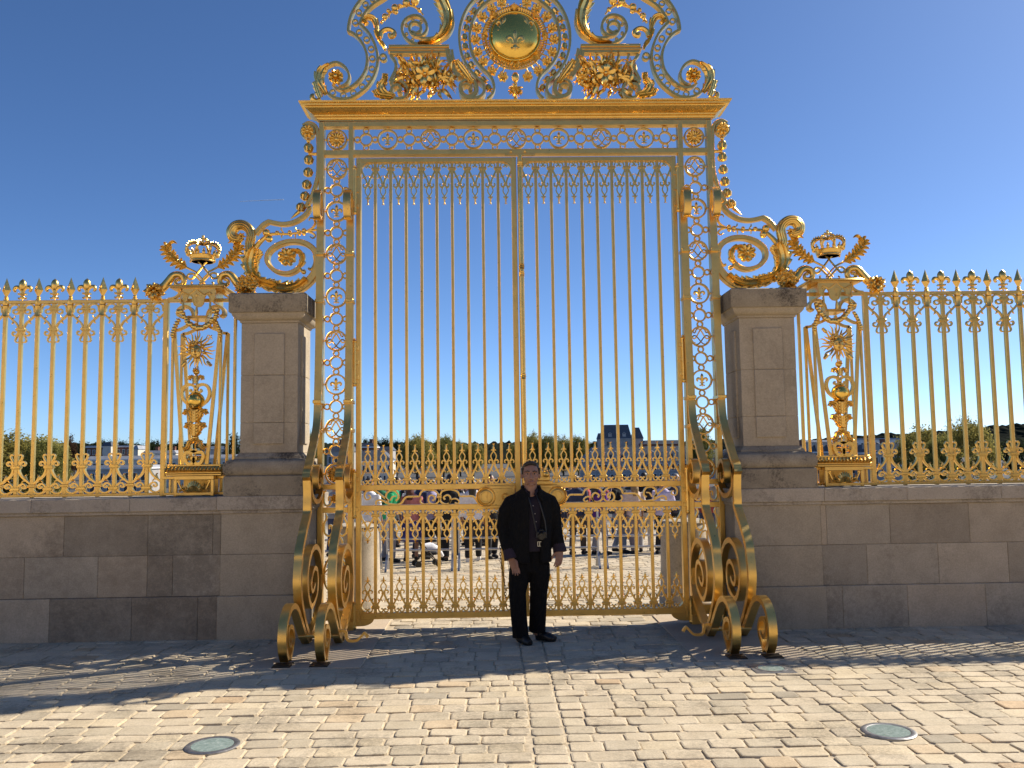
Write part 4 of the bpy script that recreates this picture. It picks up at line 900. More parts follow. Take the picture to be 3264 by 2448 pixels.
def pilaster(sx, label):
    cx = sx*3.37; t = thing('lyre_pilaster', label, 'ornament', (cx, 0, 1.396), 'gilded lyre pilasters'); oz = 1.396
    Q = lambda p: [(-sx*x, z) for x, z in p]; Q2 = lambda p: [(sx*x, z) for x, z in p]
    def P_(name, f, mat=GOLD, par=None, sm=38):
        mb = MB(); f(mb); o = mb.build(name, mat, par or t, sm)
        if par is None: o.location = (0, 0, -oz)
        return o
    cu = lambda p: catmull(p, 5)
    def ped(m_):
        for y0, y1 in ((-0.155, -0.125), (0.125, 0.155)):
            m_.box(-0.205, 0.205, y0, y1, 1.565, 1.605, 0.003); m_.box(-0.205, 0.205, y0, y1, 1.405, 1.435, 0.003)
            for a in (-0.205, 0.172): m_.box(a, a+0.033, y0+0.001, y1-0.001, 1.397, 1.566, 0.003)
        for a in (-0.203, 0.173): m_.box(a, a+0.03, -0.126, 0.126, 1.568, 1.603, 0.002); m_.box(a, a+0.03, -0.126, 0.126, 1.407, 1.433, 0.002)
        for a, b in ((-0.365, -0.204), (0.204, 0.365)): m_.box(a, b, -0.05, 0.05, 1.57, 1.602, 0.003); m_.box(a, b, -0.05, 0.05, 1.405, 1.434, 0.003); m_.box(a*0.5+b*0.5-0.012, a*0.5+b*0.5+0.012, -0.045, 0.045, 1.433, 1.571, 0.003)
    po = P_('pedestal', ped)
    def shell(m_):
        z0 = 1.45-oz+1.396
        for i in range(-5, 6):
            a = PI/2+i*0.3; m_.tube([(0, -0.135, z0), (0.06*math.cos(a), -0.16, z0+0.058*math.sin(a)), (0.082*math.cos(a), -0.15, z0+0.102*math.sin(a))], [0.008, 0.015, 0.010], 6)
        for q in (-1, 1):
            m_.tube2(cu([(q*0.02, 1.45), (q*0.07, 1.447), (q*0.12, 1.47), (q*0.15, 1.53), (q*0.165, 1.552), (q*0.148, 1.556), (q*0.14, 1.54)]), [0.008, 0.011, 0.006], -0.145, 6)
            m_.leaf(cu([(q*0.08, 1.445), (q*0.12, 1.46), (q*0.15, 1.45)]), 0.014, 0.014, -0.148, 0.01, 3, 0.006); m_.blade((q*0.1, 1.455), (q*0.115, 1.53), 0.012, -0.145)
            m_.blade((q*0.09, 1.46), (q*0.085, 1.50), 0.01, -0.145)
    P_('shell_relief', shell, GOLD2)
    P_('back_plate', lambda m_: m_.box(-0.172, 0.172, 0.09, 0.10, 1.434, 1.566), GOLD)
    def mould(m_):
        m_.box(-0.285, 0.285, -0.165, 0.165, 1.606, 1.625, 0.004); m_.box(-0.29, 0.29, -0.17, 0.17, 1.6265, 1.646, 0.006); m_.box(-0.30, 0.30, -0.18, 0.18, 1.647, 1.70, 0.018); m_.box(-0.275, 0.275, -0.16, 0.16, 1.701, 1.722, 0.004)
        for i in range(16): x = -0.278+i*0.037; m_.tube([(x-0.008, -0.165, 1.655), (x, -0.19, 1.673), (x+0.01, -0.172, 1.698)], [0.010, 0.015, 0.010], 6)
    P_('gadrooned_base', mould)
    def fr(m_):
        for y0 in (-0.14, 0.115):
            for q in (-1, 1):
                m_.ribbon([(q*0.237, 3.125), (q*0.122, 1.72)], 0.034, y0, y0+0.028)
                m_.ribbon(cu([(q*0.24, 3.12), (q*0.19, 3.125), (q*0.135, 3.15), (q*0.10, 3.18), (q*0.095, 3.24)]), 0.03, y0, y0+0.028)
        for q in (-1, 1):
            [m_.box(*sorted((q*0.235, q*0.262)), y_, y_+0.028, 1.72, 3.12, 0.003) for y_ in (-0.142, 0.114)]
            m_.ribbon(Q2([(q*x, z) for x, z in [(0.075, 3.26), (0.085, 3.33), (0.13, 3.38), (0.19, 3.385), (0.235, 3.35), (0.24, 3.30), (0.205, 3.27)]]) if False else cu([(q*0.07, 3.26), (q*0.085, 3.33), (q*0.13, 3.38), (q*0.19, 3.385), (q*0.235, 3.35), (q*0.24, 3.30), (q*0.205, 3.275)]), [0.03, 0.03, 0.025], -0.05, 0.05)
        m_.box(-0.10, 0.10, -0.13, 0.13, 3.245, 3.258, 0.003); m_.box(-0.105, 0.105, -0.135, 0.135, 3.2585, 3.275, 0.004)
        m_.tube([(0, -0.12, 1.80), (0, -0.12, 3.25)], 0.008, 6)
    P_('lyre_frame', fr)
    def gar(m_):
        rn = random.Random(4)
        for a, y in ((Q(cu(L_SWAG)), -0.175),):
            for i, (x, z) in enumerate(a[::2]): r = 0.022+0.010*math.sin(PI*i/max(1, len(a[::2])-1)); m_.ball((x+rn.uniform(-.006, .006), y+rn.uniform(-.012, .006), z+rn.uniform(-.008, .008)), r, n=8, m=6); m_.ball((x+rn.uniform(-.025, .025), y, z+rn.uniform(-.02, .02)), r*0.5, n=6, m=4)
        for q in (-1, 1):
            for i, (x, z) in enumerate(cu(L_DROP)[::3]): m_.ball((q*x, -0.15, z), 0.021+0.003*(i % 2), n=8, m=6); m_.ball((q*x+0.018, -0.155, z-0.012), 0.009, n=6, m=4); m_.ball((q*x-0.018, -0.155, z+0.01), 0.009, n=6, m=4)
            m_.tube([(q*L_DTIP[0][0], -0.15, L_DTIP[0][1]+0.02), (q*L_DTIP[1][0], -0.15, L_DTIP[1][1])], [0.012, 0.002], 6)
            m_.ball((q*0.185, -0.165, 3.31), 0.028, n=8, m=6)
    P_('fruit_garland', gar, GOLD2)
    def cloth(m_):
        p = Q(L_CLOTH); n = len(p)
        m_.add([(x, -0.172, z) for x, z in p]+[(x, -0.15, z) for x, z in p], [tuple(range(n)), tuple(range(2*n-1, n-1, -1))]+[(i, (i+1) % n, n+(i+1) % n, n+i) for i in range(n)])
        m_.ribbon(p[2:]+p[:0], 0.008, -0.18, -0.171)
        for q in (-1, 1): m_.box(*sorted((q*0.165, q*0.18)), -0.15, 0.15, 3.40, 3.552, 0.003); m_.tube([(q*0.14, -0.16, 3.41), (q*0.14, -0.16, 3.33)], [0.010, 0.016], 8)
        m_.tube([(0, -0.16, 3.36), (0, -0.16, 3.30), (0, -0.16, 3.27)], [0.010, 0.018, 0.012], 8)
        for q in (-1, 1): m_.tube2(cu([(q*0.16, 3.49), (q*0.14, 3.515), (q*0.11, 3.50), (q*0.08, 3.49), (q*0.04, 3.515), (q*0.01, 3.54)]), 0.006, -0.173, 5); m_.ring(q*0.135, 3.495, 0.012, 0.006, -0.178, -0.17, 10)
        m_.fleur(0, 3.475, 0.06, -0.175, 0.5); m_.fleur(0, 3.42, -0.05, -0.175, 0.5)
    P_('fringed_cloth', cloth)
    def aba(m_):
        m_.box(-0.27, 0.27, -0.19, 0.19, 3.5535, 3.565, 0.003); m_.box(-0.29, 0.29, -0.21, 0.21, 3.566, 3.582, 0.005); m_.box(-0.275, 0.275, -0.195, 0.195, 3.583, 3.592, 0.003)
        m_.box(-0.36, 0.36, -0.022, 0.022, 3.439, 3.475, 0.003); m_.box(-0.372, -0.345, -0.02, 0.02, 1.605, 3.44, 0.002); m_.box(0.345, 0.372, -0.02, 0.02, 1.605, 3.44, 0.002)
        for q in (-1, 1): m_.ribbon(cu([(q*0.35, 3.475), (q*0.29, 3.485), (q*0.245, 3.515), (q*0.225, 3.553)]), 0.022, -0.03, 0.03)
    P_('shelf', aba)
    def crown(m_):
        z = 3.872
        m_.lathe(0, 0, z, [(0.118, 0), (0.124, 0.006), (0.122, 0.02), (0.130, 0.024), (0.138, 0.055), (0.142, 0.062), (0.136, 0.07), (0.12, 0.06), (0.11, 0.0)], 28)
        for i in range(8):
            a = 2*PI*i/8; c_, s_ = math.cos(a), math.sin(a)
            pts = [(0.138, 0.065), (0.172, 0.10), (0.178, 0.14), (0.15, 0.185), (0.10, 0.205), (0.05, 0.20), (0.0, 0.185)]
            m_.tube([(r*c_, r*s_, z+h) for r, h in catmull(pts, 3)], [0.010, 0.013, 0.011, 0.010], 6)
            for r, h in catmull(pts, 2)[2:10]: m_.ball((r*c_*1.03, r*s_*1.03, z+h+0.012), 0.0105, n=6, m=4)
            for j, (b_, rr, hh) in enumerate(((0, 0.150, 0.085), (0.39, 0.155, 0.08))):
                c2, s2 = math.cos(a+b_), math.sin(a+b_); m_.ball((rr*c2, rr*s2, z+hh), 0.018, 0.018, 0.026, 8, 5); m_.ball(((rr+0.012)*c2, (rr+0.012)*s2, z+hh+0.03), 0.011, n=6, m=4)
        m_.lathe(0, 0, z+0.185, [(0.02, 0), (0.028, 0.012), (0.022, 0.028), (0.010, 0.038)], 10)
        for d in ((0, 0, 1), (1, 0, 0), (-1, 0, 0)): m_.ball((0.028*d[0], 0, z+0.25+0.024*d[2]), 0.017, 0.014, 0.017, 8, 5)
        m_.tube([(0, 0, z+0.215), (0, 0, z+0.29)], [0.012, 0.013], 8); m_.ball((0, 0, z+0.25), 0.018, 0.014, 0.018)
    P_('crown', crown, GOLD2)
    def letters(m_):
        for q in (-1, 1): m_.tube2([(q*x, z) for x, z in cu(L_LL)], [0.008, 0.012, 0.012, 0.009], -0.012*q, 6); m_.tube2([(q*x, z) for x, z in cu(L_LL2)], 0.009, -0.012*q, 6)
    P_('crossed_letters', letters, GOLD2)
    for q in (-1, 1):
        sp = [(q*x, z) for x, z in cu(L_PALM)]
        def palm(m_):
            m_.tube2(sp, [0.010, 0.012, 0.010, 0.007, 0.004], -0.01, 7); N_ = len(sp); n_ = 9
            for i in range(n_):
                t0 = int(N_*(0.20+0.66*i/n_)); a, b = sp[t0], sp[min(N_-1, t0+2)]; th = math.atan2(b[1]-a[1], b[0]-a[0])
                for s_ in (-1, 1):
                    L_ = 0.05+0.05*math.sin(PI*(i+1.5)/(n_+1)); e1 = th+s_*0.55; e2 = th+s_*1.15
                    p1 = (a[0]+L_*0.6*math.cos(e1), a[1]+L_*0.6*math.sin(e1)); p2 = (p1[0]+L_*0.5*math.cos(e2), p1[1]+L_*0.5*math.sin(e2))
                    m_.leaf(catmull([a, p1, p2], 5), [0.010, 0.019, 0.017, 0.004], [0.010, 0.019, 0.017, 0.004], -0.012, 0.014, 1, 0.010, 0.0, 0.5)
            e = sp[-1]; d_ = sp[-5]
            m_.leaf(catmull([d_, e, (e[0]+(e[0]-d_[0])*0.8-0.02*q*0, e[1]-0.02)], 5), [0.012, 0.02, 0.012, 0.003], [0.012, 0.02, 0.012, 0.003], -0.012, 0.014, 1, 0.010, 0.0, 0.5)
        P_('palm_branch', palm, GOLD2)
        hp = [(q*x, z) for x, z in cu(L_HORN)]
        def horn(m_):
            m_.tube2(hp, [0.010, 0.016, 0.022, 0.028, 0.034, 0.040, 0.047, 0.052], -0.01, 10)
            for off in (-0.5, 0.0, 0.5): m_.tube([(x, -0.012-0.036*(0.45+0.55*i/len(hp)), z+off*0.04*(i/len(hp))) for i, (x, z) in enumerate(hp[12:])], [0.005, 0.008, 0.010], 5)
        P_('horn', horn, GOLD2)
        e = hp[-1]
        def fl(m_):
            rn = random.Random(8)
            m_.flower(e[0]-(-q)*0.02, e[1], 0.092, 10, -0.04, 0.06, 0.03, 0.3, 0.25)
            for i in range(30):
                a = rn.uniform(0, 2*PI); r0 = rn.uniform(0.0, 0.05); r1 = rn.uniform(0.07, 0.115); m_.blade((e[0]+q*0.02+r0*math.cos(a), e[1]+r0*math.sin(a)), (e[0]+q*0.02+r1*math.cos(a), e[1]+r1*math.sin(a)), 0.02, rn.uniform(-0.09, 0.03), 0.0, 0.014)
            for i in range(10): a = rn.uniform(0, 2*PI); m_.ball((e[0]+q*0.02+0.05*math.cos(a), -0.10+rn.uniform(-0.02, 0.02), e[1]+0.05*math.sin(a)), 0.016, n=6, m=4)
        P_('flower_head', fl, GOLD2)
    fc = (L_FP[0][0]*0, L_FP[0][1])
    def face(m_):
        z = fc[1]; y = -0.15
        m_.ball((0, y, z-0.012), 0.060, 0.032, 0.078, 16, 12)
        m_.tube([(0, y-0.028, z+0.012), (0, y-0.044, z-0.018), (0, y-0.034, z-0.026)], [0.007, 0.010, 0.008], 6)
        for q in (-1, 1): m_.tube([(q*0.010, y-0.031, z+0.014), (q*0.026, y-0.031, z+0.017), (q*0.04, y-0.024, z+0.010)], [0.005, 0.006, 0.003], 5); m_.ball((q*0.023, y-0.027, z+0.003), 0.009, 0.006, 0.006, 6, 4); m_.ball((q*0.03, y-0.021, z-0.022), 0.017, 0.012, 0.017, 8, 5)
        m_.tube([(-0.017, y-0.029, z-0.045), (0, y-0.034, z-0.043), (0.017, y-0.029, z-0.045)], [0.003, 0.005, 0.003], 5); m_.tube([(-0.014, y-0.027, z-0.053), (0, y-0.032, z-0.054), (0.014, y-0.027, z-0.053)], [0.003, 0.006, 0.003], 5); m_.ball((0, y-0.020, z-0.072), 0.018, 0.014, 0.012, 8, 5)
        rn = random.Random(3)
        for i in range(46):
            a = rn.uniform(-0.6, PI+0.6); r = rn.uniform(0.058, 0.092); m_.ball((r*math.cos(a), y+0.01+rn.uniform(-0.03, 0.02), z+0.01+r*math.sin(a)*0.95), rn.uniform(0.010, 0.019), None, None, 7, 5)
    def rays(m_):
        z = fc[1]; rn = random.Random(6)
        for i in range(26):
            a = 2*PI*i/26+PI/2+0.12; r1 = (0.205 if i % 2 else 0.175)*rn.uniform(0.93, 1.05); r0 = 0.07
            w = [(lerp(r0, r1, t), 0.008*math.sin(t*7) if i % 2 else 0) for t in [k_/7 for k_ in range(8)]]
            m_.tube([(r*math.cos(a)-s_*math.sin(a), -0.13, z+r*math.sin(a)+s_*math.cos(a)) for r, s_ in w], [0.009, 0.011, 0.009, 0.0015], 6)
        for a, kind in ((2.36, 0), (0.78, 1), (-0.80, 2), (-2.34, 2)):
            p = (0.185*math.cos(a), z+0.185*math.sin(a)*1.05)
            if kind == 1: m_.fleur(p[0], p[1], 0.075, -0.13, 0.8, a-PI/2)
            else: m_.husk(p, 0.02, 0.075, a, -0.13)
    sf = P_('sun_face', face, GOLD2); P_('sun_ray', rays, GOLD2)
    def stem(m_):
        z1, z2 = L_FP[1][1], L_FP[2][1]
        m_.ball((0, -0.13, z1), 0.034, n=12, m=8); m_.lathe(0, -0.13, z1-0.055, [(0.012, 0), (0.02, 0.01), (0.012, 0.025)], 10)
        for i in range(5): a = PI*(i+0.0)/4; m_.blade((0, z1+0.0), (0.036*math.cos(a), z1+0.042*math.sin(a)+0.01), 0.010, -0.145)
        for q in (-1, 1): m_.leaf(cu([(0, z2-0.03), (q*0.03, z2+0.015), (q*0.06, z2+0.02), (q*0.07, z2-0.01)]), 0.022, 0.022, -0.14, 0.018, 4, 0.015)
        m_.leaf(cu([(0, z2+0.03), (0, z2), (0, z2-0.05)]), 0.035, 0.035, -0.16, 0.02, 3, 0.015)
        zg = L_PTS[0][1]
        for q in (-1, 1): m_.ribbon([(q*x, z) for x, z in cu(L_HEART)], [0.026, 0.030, 0.030, 0.022, 0.016], -0.15, -0.11)
        m_.ball((0, -0.13, zg+0.135), 0.03, 0.025, 0.035)
        za = L_PTS[2][1]
        for (zz, s_) in ((za+0.14, 1.0), (za, 0.85)):
            for q in (-1, 1): m_.leaf(cu([(q*0.01, zz-0.09), (q*0.04, zz-0.03), (q*0.06*s_, zz+0.02), (q*0.10*s_, zz+0.025), (q*0.12*s_, zz-0.005)]), [0.03, 0.04, 0.04, 0.03, 0.02], [0.03, 0.04, 0.04, 0.03, 0.02], -0.14, 0.025, 5, 0.02)
            m_.leaf(cu([(0, zz-0.09), (0, zz-0.03), (0, zz+0.03)]), 0.04, 0.04, -0.17, 0.025, 4, 0.02)
        m_.lathe(0, -0.13, L_PTS[3][1]-0.02, [(0.02, 0), (0.036, 0.012), (0.036, 0.025), (0.02, 0.04)], 12)
        zz = L_PTS[4][1]
        for q in (-1, 1): m_.leaf(cu([(0, zz), (q*0.05, zz-0.02), (q*0.07, zz-0.07), (q*0.11, zz-0.09)]), 0.035, 0.035, -0.15, 0.025, 5, 0.02)
        for q in (-1, 1): m_.ribbon([(q*x, z) for x, z in cu(L_URN)], 0.03, -0.17, -0.09)
        m_.tube([(-0.07, -0.12, L_URN[-1][1]), (0.07, -0.12, L_URN[-1][1])], [0.024, 0.012, 0.024], 8)
    P_('leaf_stem', stem, GOLD2)
    go = P_('globe', lambda m_: m_.ball((0, -0.14, L_PTS[0][1]), 0.092, None, None, 24, 16), GOLDP)
    q_ = MB(); zg = L_PTS[0][1]; q_.fleur(-0.045, zg+0.02, 0.055, -0.218, 0.6, 0.25); q_.fleur(0.045, zg+0.025, 0.055, -0.218, 0.6, -0.25); q_.fleur(0, zg-0.05, 0.055, -0.215, 0.6); q_.build('fleur_de_lis', GOLD2, go, 40)
    return t
pilaster(-1, 'gilded lyre pilaster with sun face and crown left of the sunlit pier')
pilaster(1, 'gilded lyre pilaster with sun face and crown right of the shaded pier')

# ------------------------------------------------------------------ scrolling brackets on the pier tops
K_BAR = [(-2.227,4.452),(-2.261,4.393),(-2.318,4.340),(-2.409,4.292),(-2.512,4.275),(-2.603,4.288),(-2.668,4.304),(-2.724,4.270),(-2.772,4.216),(-2.810,4.170)]
K_BARU = [(-2.285,4.445),(-2.206,4.582),(-2.159,4.738),(-2.143,4.826),(-2.139,5.002),(-2.145,5.230),(-2.168,5.344),(-2.242,5.389),(-2.309,5.358)]
K_HUSK = [(-2.249,5.117),(-2.246,4.984),(-2.251,4.846),(-2.265,4.711),(-2.282,4.583),(-2.324,4.462)]
K_TIP = [(-2.345,4.414),(-2.436,4.334)]
K_ROS = [(-2.256,5.291),(-2.251,5.192)]
K_SPI = [(-2.433,3.547),(-2.331,3.580),(-2.241,3.646),(-2.178,3.726),(-2.148,3.812),(-2.147,3.904),(-2.179,3.985),(-2.249,4.048),(-2.346,4.081),(-2.467,4.079),(-2.582,4.038),(-2.660,3.971),(-2.682,3.897),(-2.659,3.829),(-2.586,3.763),(-2.477,3.735),(-2.392,3.759),(-2.332,3.807)]
K_IN = [(-2.356,3.795),(-2.314,3.844),(-2.304,3.906),(-2.327,3.959),(-2.382,3.984),(-2.436,3.975)]
K_CURL = [(-2.835,3.942),(-2.866,4.035),(-2.849,4.146),(-2.874,4.220),(-2.942,4.265),(-3.014,4.256),(-3.056,4.197),(-3.040,4.135),(-2.982,4.116),(-2.949,4.131)]
K_LF1 = [(-2.753,3.645),(-2.826,3.738),(-2.852,3.849),(-2.835,3.942),(-2.805,4.009)]
K_LF2 = [(-2.802,3.683),(-2.705,3.608),(-2.584,3.570),(-2.463,3.556),(-2.343,3.589),(-2.247,3.659)]
K_LF3 = [(-2.826,3.726),(-2.729,3.645),(-2.626,3.607),(-2.560,3.606)]
K_STK = [(-2.135,4.214),(-2.226,4.202),(-2.347,4.182),(-2.468,4.167),(-2.589,4.170),(-2.668,4.157),(-2.746,4.095),(-2.806,4.022)]
K_BALL = [(-2.291,4.203),(-2.292,4.172),(-2.344,4.191),(-2.341,4.166),(-2.444,4.186),(-2.438,4.158),(-2.577,4.178),(-2.517,4.171),(-2.692,4.182),(-2.662,4.116),(-2.855,4.096)]
K_C1 = [(-2.256,4.196),(-2.202,4.230),(-2.172,4.283),(-2.190,4.333),(-2.227,4.339),(-2.239,4.311)]
K_C2 = [(-2.256,4.196),(-2.195,4.171),(-2.174,4.140),(-2.201,4.120),(-2.229,4.140)]
K_C3 = [(-2.176,3.929),(-2.169,3.867),(-2.187,3.806),(-2.217,3.778),(-2.242,3.791)]
K_C4 = [(-2.338,3.795),(-2.314,3.764),(-2.290,3.751)]
K_SM = [(-2.535,4.236),(-2.511,4.186),(-2.384,4.241),(-2.356,4.197),(-2.528,4.124),(-2.383,4.123)]
K_FL = [(-2.460,3.908),(-2.849,3.603),(-2.898,3.647),(-2.801,3.584),(-2.927,3.579),(-2.826,3.670),(-2.771,3.621)]
def bracket(sx, label):
    t = thing('scroll_bracket', label, 'ornament', (sx*2.55, 0, 3.47), 'scrolling brackets on the piers')
    Q = lambda p: [(-sx*x, z) for x, z in p]; cu = lambda p: catmull(p, 5)
    def P_(name, f, mat=GOLD2, sm=38): mb = MB(); f(mb); o = mb.build(name, mat, t, sm); o.location = (-sx*2.55, 0, -3.47); return o
    P_('swept_bar', lambda m_: (m_.ribbon(Q(cu(K_BARU[::-1])[:-1]+cu(K_BAR[:7])[:-1]+cu(K_BAR[6:])), [0.04, 0.042, 0.045, 0.045, 0.05], -0.035, 0.035, False, 'xz', 0.006)), GOLD)
    P_('spiral_bar', lambda m_: m_.ribbon(Q(cu(K_SPI)), [0.10, 0.07, 0.05, 0.045, 0.045], -0.05, 0.05, False, 'xz', 0.008), GOLD)
    def fl(p, wl, wr): return (wl, wr) if sx < 0 else (wr, wl)
    a1 = [0.06, 0.10, 0.12, 0.12, 0.06]; a2 = [0.05, 0.09, 0.11, 0.08, 0.03]
    def body(m_):
        l, r = fl(0, a2, a1); m_.leaf(Q(cu(K_LF1)), r, l, -0.05, 0.06, 7, 0.04, 0.35, 0.45)
        l, r = fl(0, [0.05, 0.10, 0.11, 0.09, 0.05], [0.05]*4+[0.03]); m_.leaf(Q(cu(K_LF2)), r if True else l, l, -0.05, 0.05, 7, 0.04, 0.45, 0.45)
        m_.leaf(Q(cu(K_LF3)), [0.05, 0.07, 0.08, 0.04], [0.05, 0.07, 0.08, 0.04], -0.07, 0.05, 5, 0.03, 0.4, 0.45)
    P_('acanthus_leaf', body)
    def curl(m_):
        p = Q(cu(K_CURL)); m_.tube2(p, [0.055, 0.05, 0.052, 0.058, 0.062, 0.055, 0.03], -0.02, 12)
        for o in (-0.6, -0.2, 0.2, 0.6):
            pts = []
            for i, q in enumerate(p):
                a, b = p[max(0, i-1)], p[min(len(p)-1, i+1)]; l = math.hypot(b[0]-a[0], b[1]-a[1]) or 1; pts.append((q[0]-(b[1]-a[1])/l*0.05*o, -0.02-0.052*math.sqrt(1-o*o), q[1]+(b[0]-a[0])/l*0.05*o))
            m_.tube(pts, [0.010, 0.012, 0.012, 0.006], 5)
        e = p[-1]
        for i in range(7): a = i*0.9; m_.blade(e, (e[0]+0.05*math.cos(a), e[1]+0.05*math.sin(a)), 0.018, -0.04, 0.0, 0.012)
    P_('leaf_curl', curl)
    P_('inner_scroll', lambda m_: (m_.leaf(Q(cu(K_IN)), [0.02, 0.04, 0.035, 0.03, 0.03], [0.02, 0.04, 0.035, 0.03, 0.03], -0.03, 0.03, 4, 0.04), [m_.tube2(Q(cu(c_)), [0.022, 0.018, 0.014], -0.02, 7) for c_ in (K_C3, K_C4)], m_.ball((Q(K_C4)[-1][0], -0.02, K_C4[-1][1]), 0.028)))
    f0 = Q(K_FL)
    P_('rosette', lambda m_: (m_.flower(*f0[0], 0.098, 8, -0.05, 0.045, 0.03, 0.2, 0.28), m_.ball((f0[0][0], -0.095, f0[0][1]), 0.022)))
    P_('stalk', lambda m_: (m_.tube2(Q(cu(K_STK)), [0.012, 0.014, 0.012, 0.014, 0.018, 0.024, 0.03], -0.01, 7), m_.tube2(Q(cu(K_C1)), [0.014, 0.013, 0.007], -0.01, 6), m_.tube2(Q(cu(K_C2)), [0.012, 0.012, 0.006], -0.01, 6), [m_.ball((x, -0.015, z), (0.026, 0.024, 0.024, 0.02, 0.022, 0.02, 0.026, 0.016, 0.042, 0.04, 0.03)[i], n=10, m=7) for i, (x, z) in enumerate(Q(K_BALL))],
        [m_.tube2(Q([K_SM[i], ((K_SM[i][0]+K_SM[j][0])/2-0.012, (K_SM[i][1]+K_SM[j][1])/2), K_SM[j]]), [0.006, 0.010, 0.006], -0.01, 5) for i, j in ((0, 1), (2, 3), (4, 1), (5, 3))]))
    def cluster(m_):
        rn = random.Random(9)
        for i, (x, z) in enumerate(f0[1:]):
            m_.flower(x, z, 0.05, 5, -0.14, 0.04, 0.03, 0.3, 0.3, i); m_.ball((x, -0.13, z), 0.04)
        for i in range(26): p = f0[1]; a = rn.uniform(0, 2*PI); r = rn.uniform(0.05, 0.12); m_.blade((p[0]+0.3*r*math.cos(a), p[1]+0.3*r*math.sin(a)), (p[0]+r*math.cos(a), max(3.475, p[1]+r*math.sin(a)*0.8)), 0.02, rn.uniform(-0.14, -0.05), 0, 0.014)
    P_('flower_cluster', cluster)
    def husk(m_):
        H = Q(K_HUSK)
        for i, p in enumerate(H):
            a, b = H[max(0, i-1)], H[min(len(H)-1, i+1)]; ang = math.atan2(b[1]-a[1], b[0]-a[0]); m_.husk(p, 0.047-0.002*i, 0.108, ang, -0.01, 10)
            for k_ in range(7): w = 2*PI*k_/7; c_, s_ = math.cos(ang), math.sin(ang); m_.tube([(p[0]+c_*u*0.05-s_*0.045*math.cos(w)*f_, -0.01+0.045*math.sin(w)*f_, p[1]+s_*u*0.05+c_*0.045*math.cos(w)*f_) for u, f_ in ((-0.7, 0.7), (0, 1.0), (0.8, 0.85))], [0.006, 0.012, 0.008], 5)
        tp = Q(K_TIP); m_.tube2([tp[0], ((tp[0][0]+tp[1][0])/2, (tp[0][1]+tp[1][1])/2), tp[1]], [0.022, 0.016, 0.003], -0.01, 7)
    P_('husk_drop', husk)
    P_('top_rosette', lambda m_: (m_.flower(*Q(K_ROS)[0], 0.066, 8, -0.035, 0.035, 0.02, 0.22, 0.28), m_.ring(*Q(K_ROS)[0], 0.07, 0.02, -0.035, 0.035, 24), m_.ball((Q(K_ROS)[1][0], -0.01, K_ROS[1][1]), 0.024)))
    P_('tie_bar', lambda m_: m_.tube([(sx*2.13, 0, 5.05), (sx*2.25, 0, 5.05)], 0.018, 8), GOLD)
bracket(-1, 'gilded acanthus scroll bracket sitting on the sunlit left pier')
bracket(1, 'gilded acanthus scroll bracket sitting on the shaded right pier')

# ------------------------------------------------------------------ people
def organic(name, mb, voxel, mat, parent, smooth_it=3):
    """merge overlapping closed shapes into one continuous skin"""
    me = bpy.data.meshes.new(name); me.from_pydata(mb.v, [], mb.f)
    bm = bmesh.new(); bm.from_mesh(me); bmesh.ops.recalc_face_normals(bm, faces=bm.faces); bm.to_mesh(me); bm.free()
    o = bpy.data.objects.new(name, me); COL.objects.link(o)
    r = o.modifiers.new('r', 'REMESH'); r.mode = 'VOXEL'; r.voxel_size = voxel; r.use_smooth_shade = True
    s = o.modifiers.new('s', 'SMOOTH'); s.factor = 0.5; s.iterations = smooth_it
    dg = bpy.context.evaluated_depsgraph_get(); m2 = bpy.data.meshes.new_from_object(o.evaluated_get(dg)); m2.name = name
    o.modifiers.clear(); o.data = m2; bpy.data.meshes.remove(me)
    m2.materials.clear(); m2.materials.append(mat); m2.polygons.foreach_set('use_smooth', [True]*len(m2.polygons)); o.parent = parent
    return o
def loft(mb, secs, n=18, a0=0.0, a1=2*PI, thick=None):
    """stack of ellipses (cx, cy, z, rx, ry); with an angle range it is an open shell of the given thickness"""
    full = thick is None; vs = []; fs = []
    if full:
        for cx, cy, z, rx, ry in secs:
            for k in range(n): a = 2*PI*k/n; vs.append((cx+rx*math.cos(a), cy+ry*math.sin(a), z))
        for i in range(len(secs)-1):
            for k in range(n): fs.append((i*n+k, i*n+(k+1) % n, (i+1)*n+(k+1) % n, (i+1)*n+k))
        fs += [tuple(range(n-1, -1, -1)), tuple((len(secs)-1)*n+k for k in range(n))]
    else:
        K = 2*(n+1)
        for cx, cy, z, rx, ry in secs:
            for d, rng in ((0, range(n+1)), (thick, range(n, -1, -1))):
                for k in rng: a = a0+(a1-a0)*k/n; vs.append((cx+(rx-d)*math.cos(a), cy+(ry-d)*math.sin(a), z))
        for i in range(len(secs)-1):
            for k in range(K): fs.append((i*K+k, i*K+(k+1) % K, (i+1)*K+(k+1) % K, (i+1)*K+k))
        fs += [tuple(range(K-1, -1, -1)), tuple((len(secs)-1)*K+k for k in range(K))]
    mb.add(vs, fs); return mb
SKIN = NT('skin', 0.5); SKIN.col(SKIN.ramp(SKIN.noise(14, 4), [(0.3, (0.30, 0.155, 0.10)), (0.7, (0.38, 0.205, 0.138))])); SKIN.b.inputs['Subsurface Weight'].default_value = 0.05; SKIN = SKIN.m
HAIR = plain('dark_hair', (0.018, 0.013, 0.010), 0.5, 0, 0.4, 60)
def cloth_mat(name, c, rough=0.9, var=0.2):
    k = NT(name, rough); f = k.noise(9, 4)
    k.col(k.ramp(f, [(0.3, tuple(x*(1-var) for x in c)), (0.7, tuple(min(1, x*(1+var)) for x in c))])); k.bump(k.noise(17, 3), 0.25, 0.01); return k.m
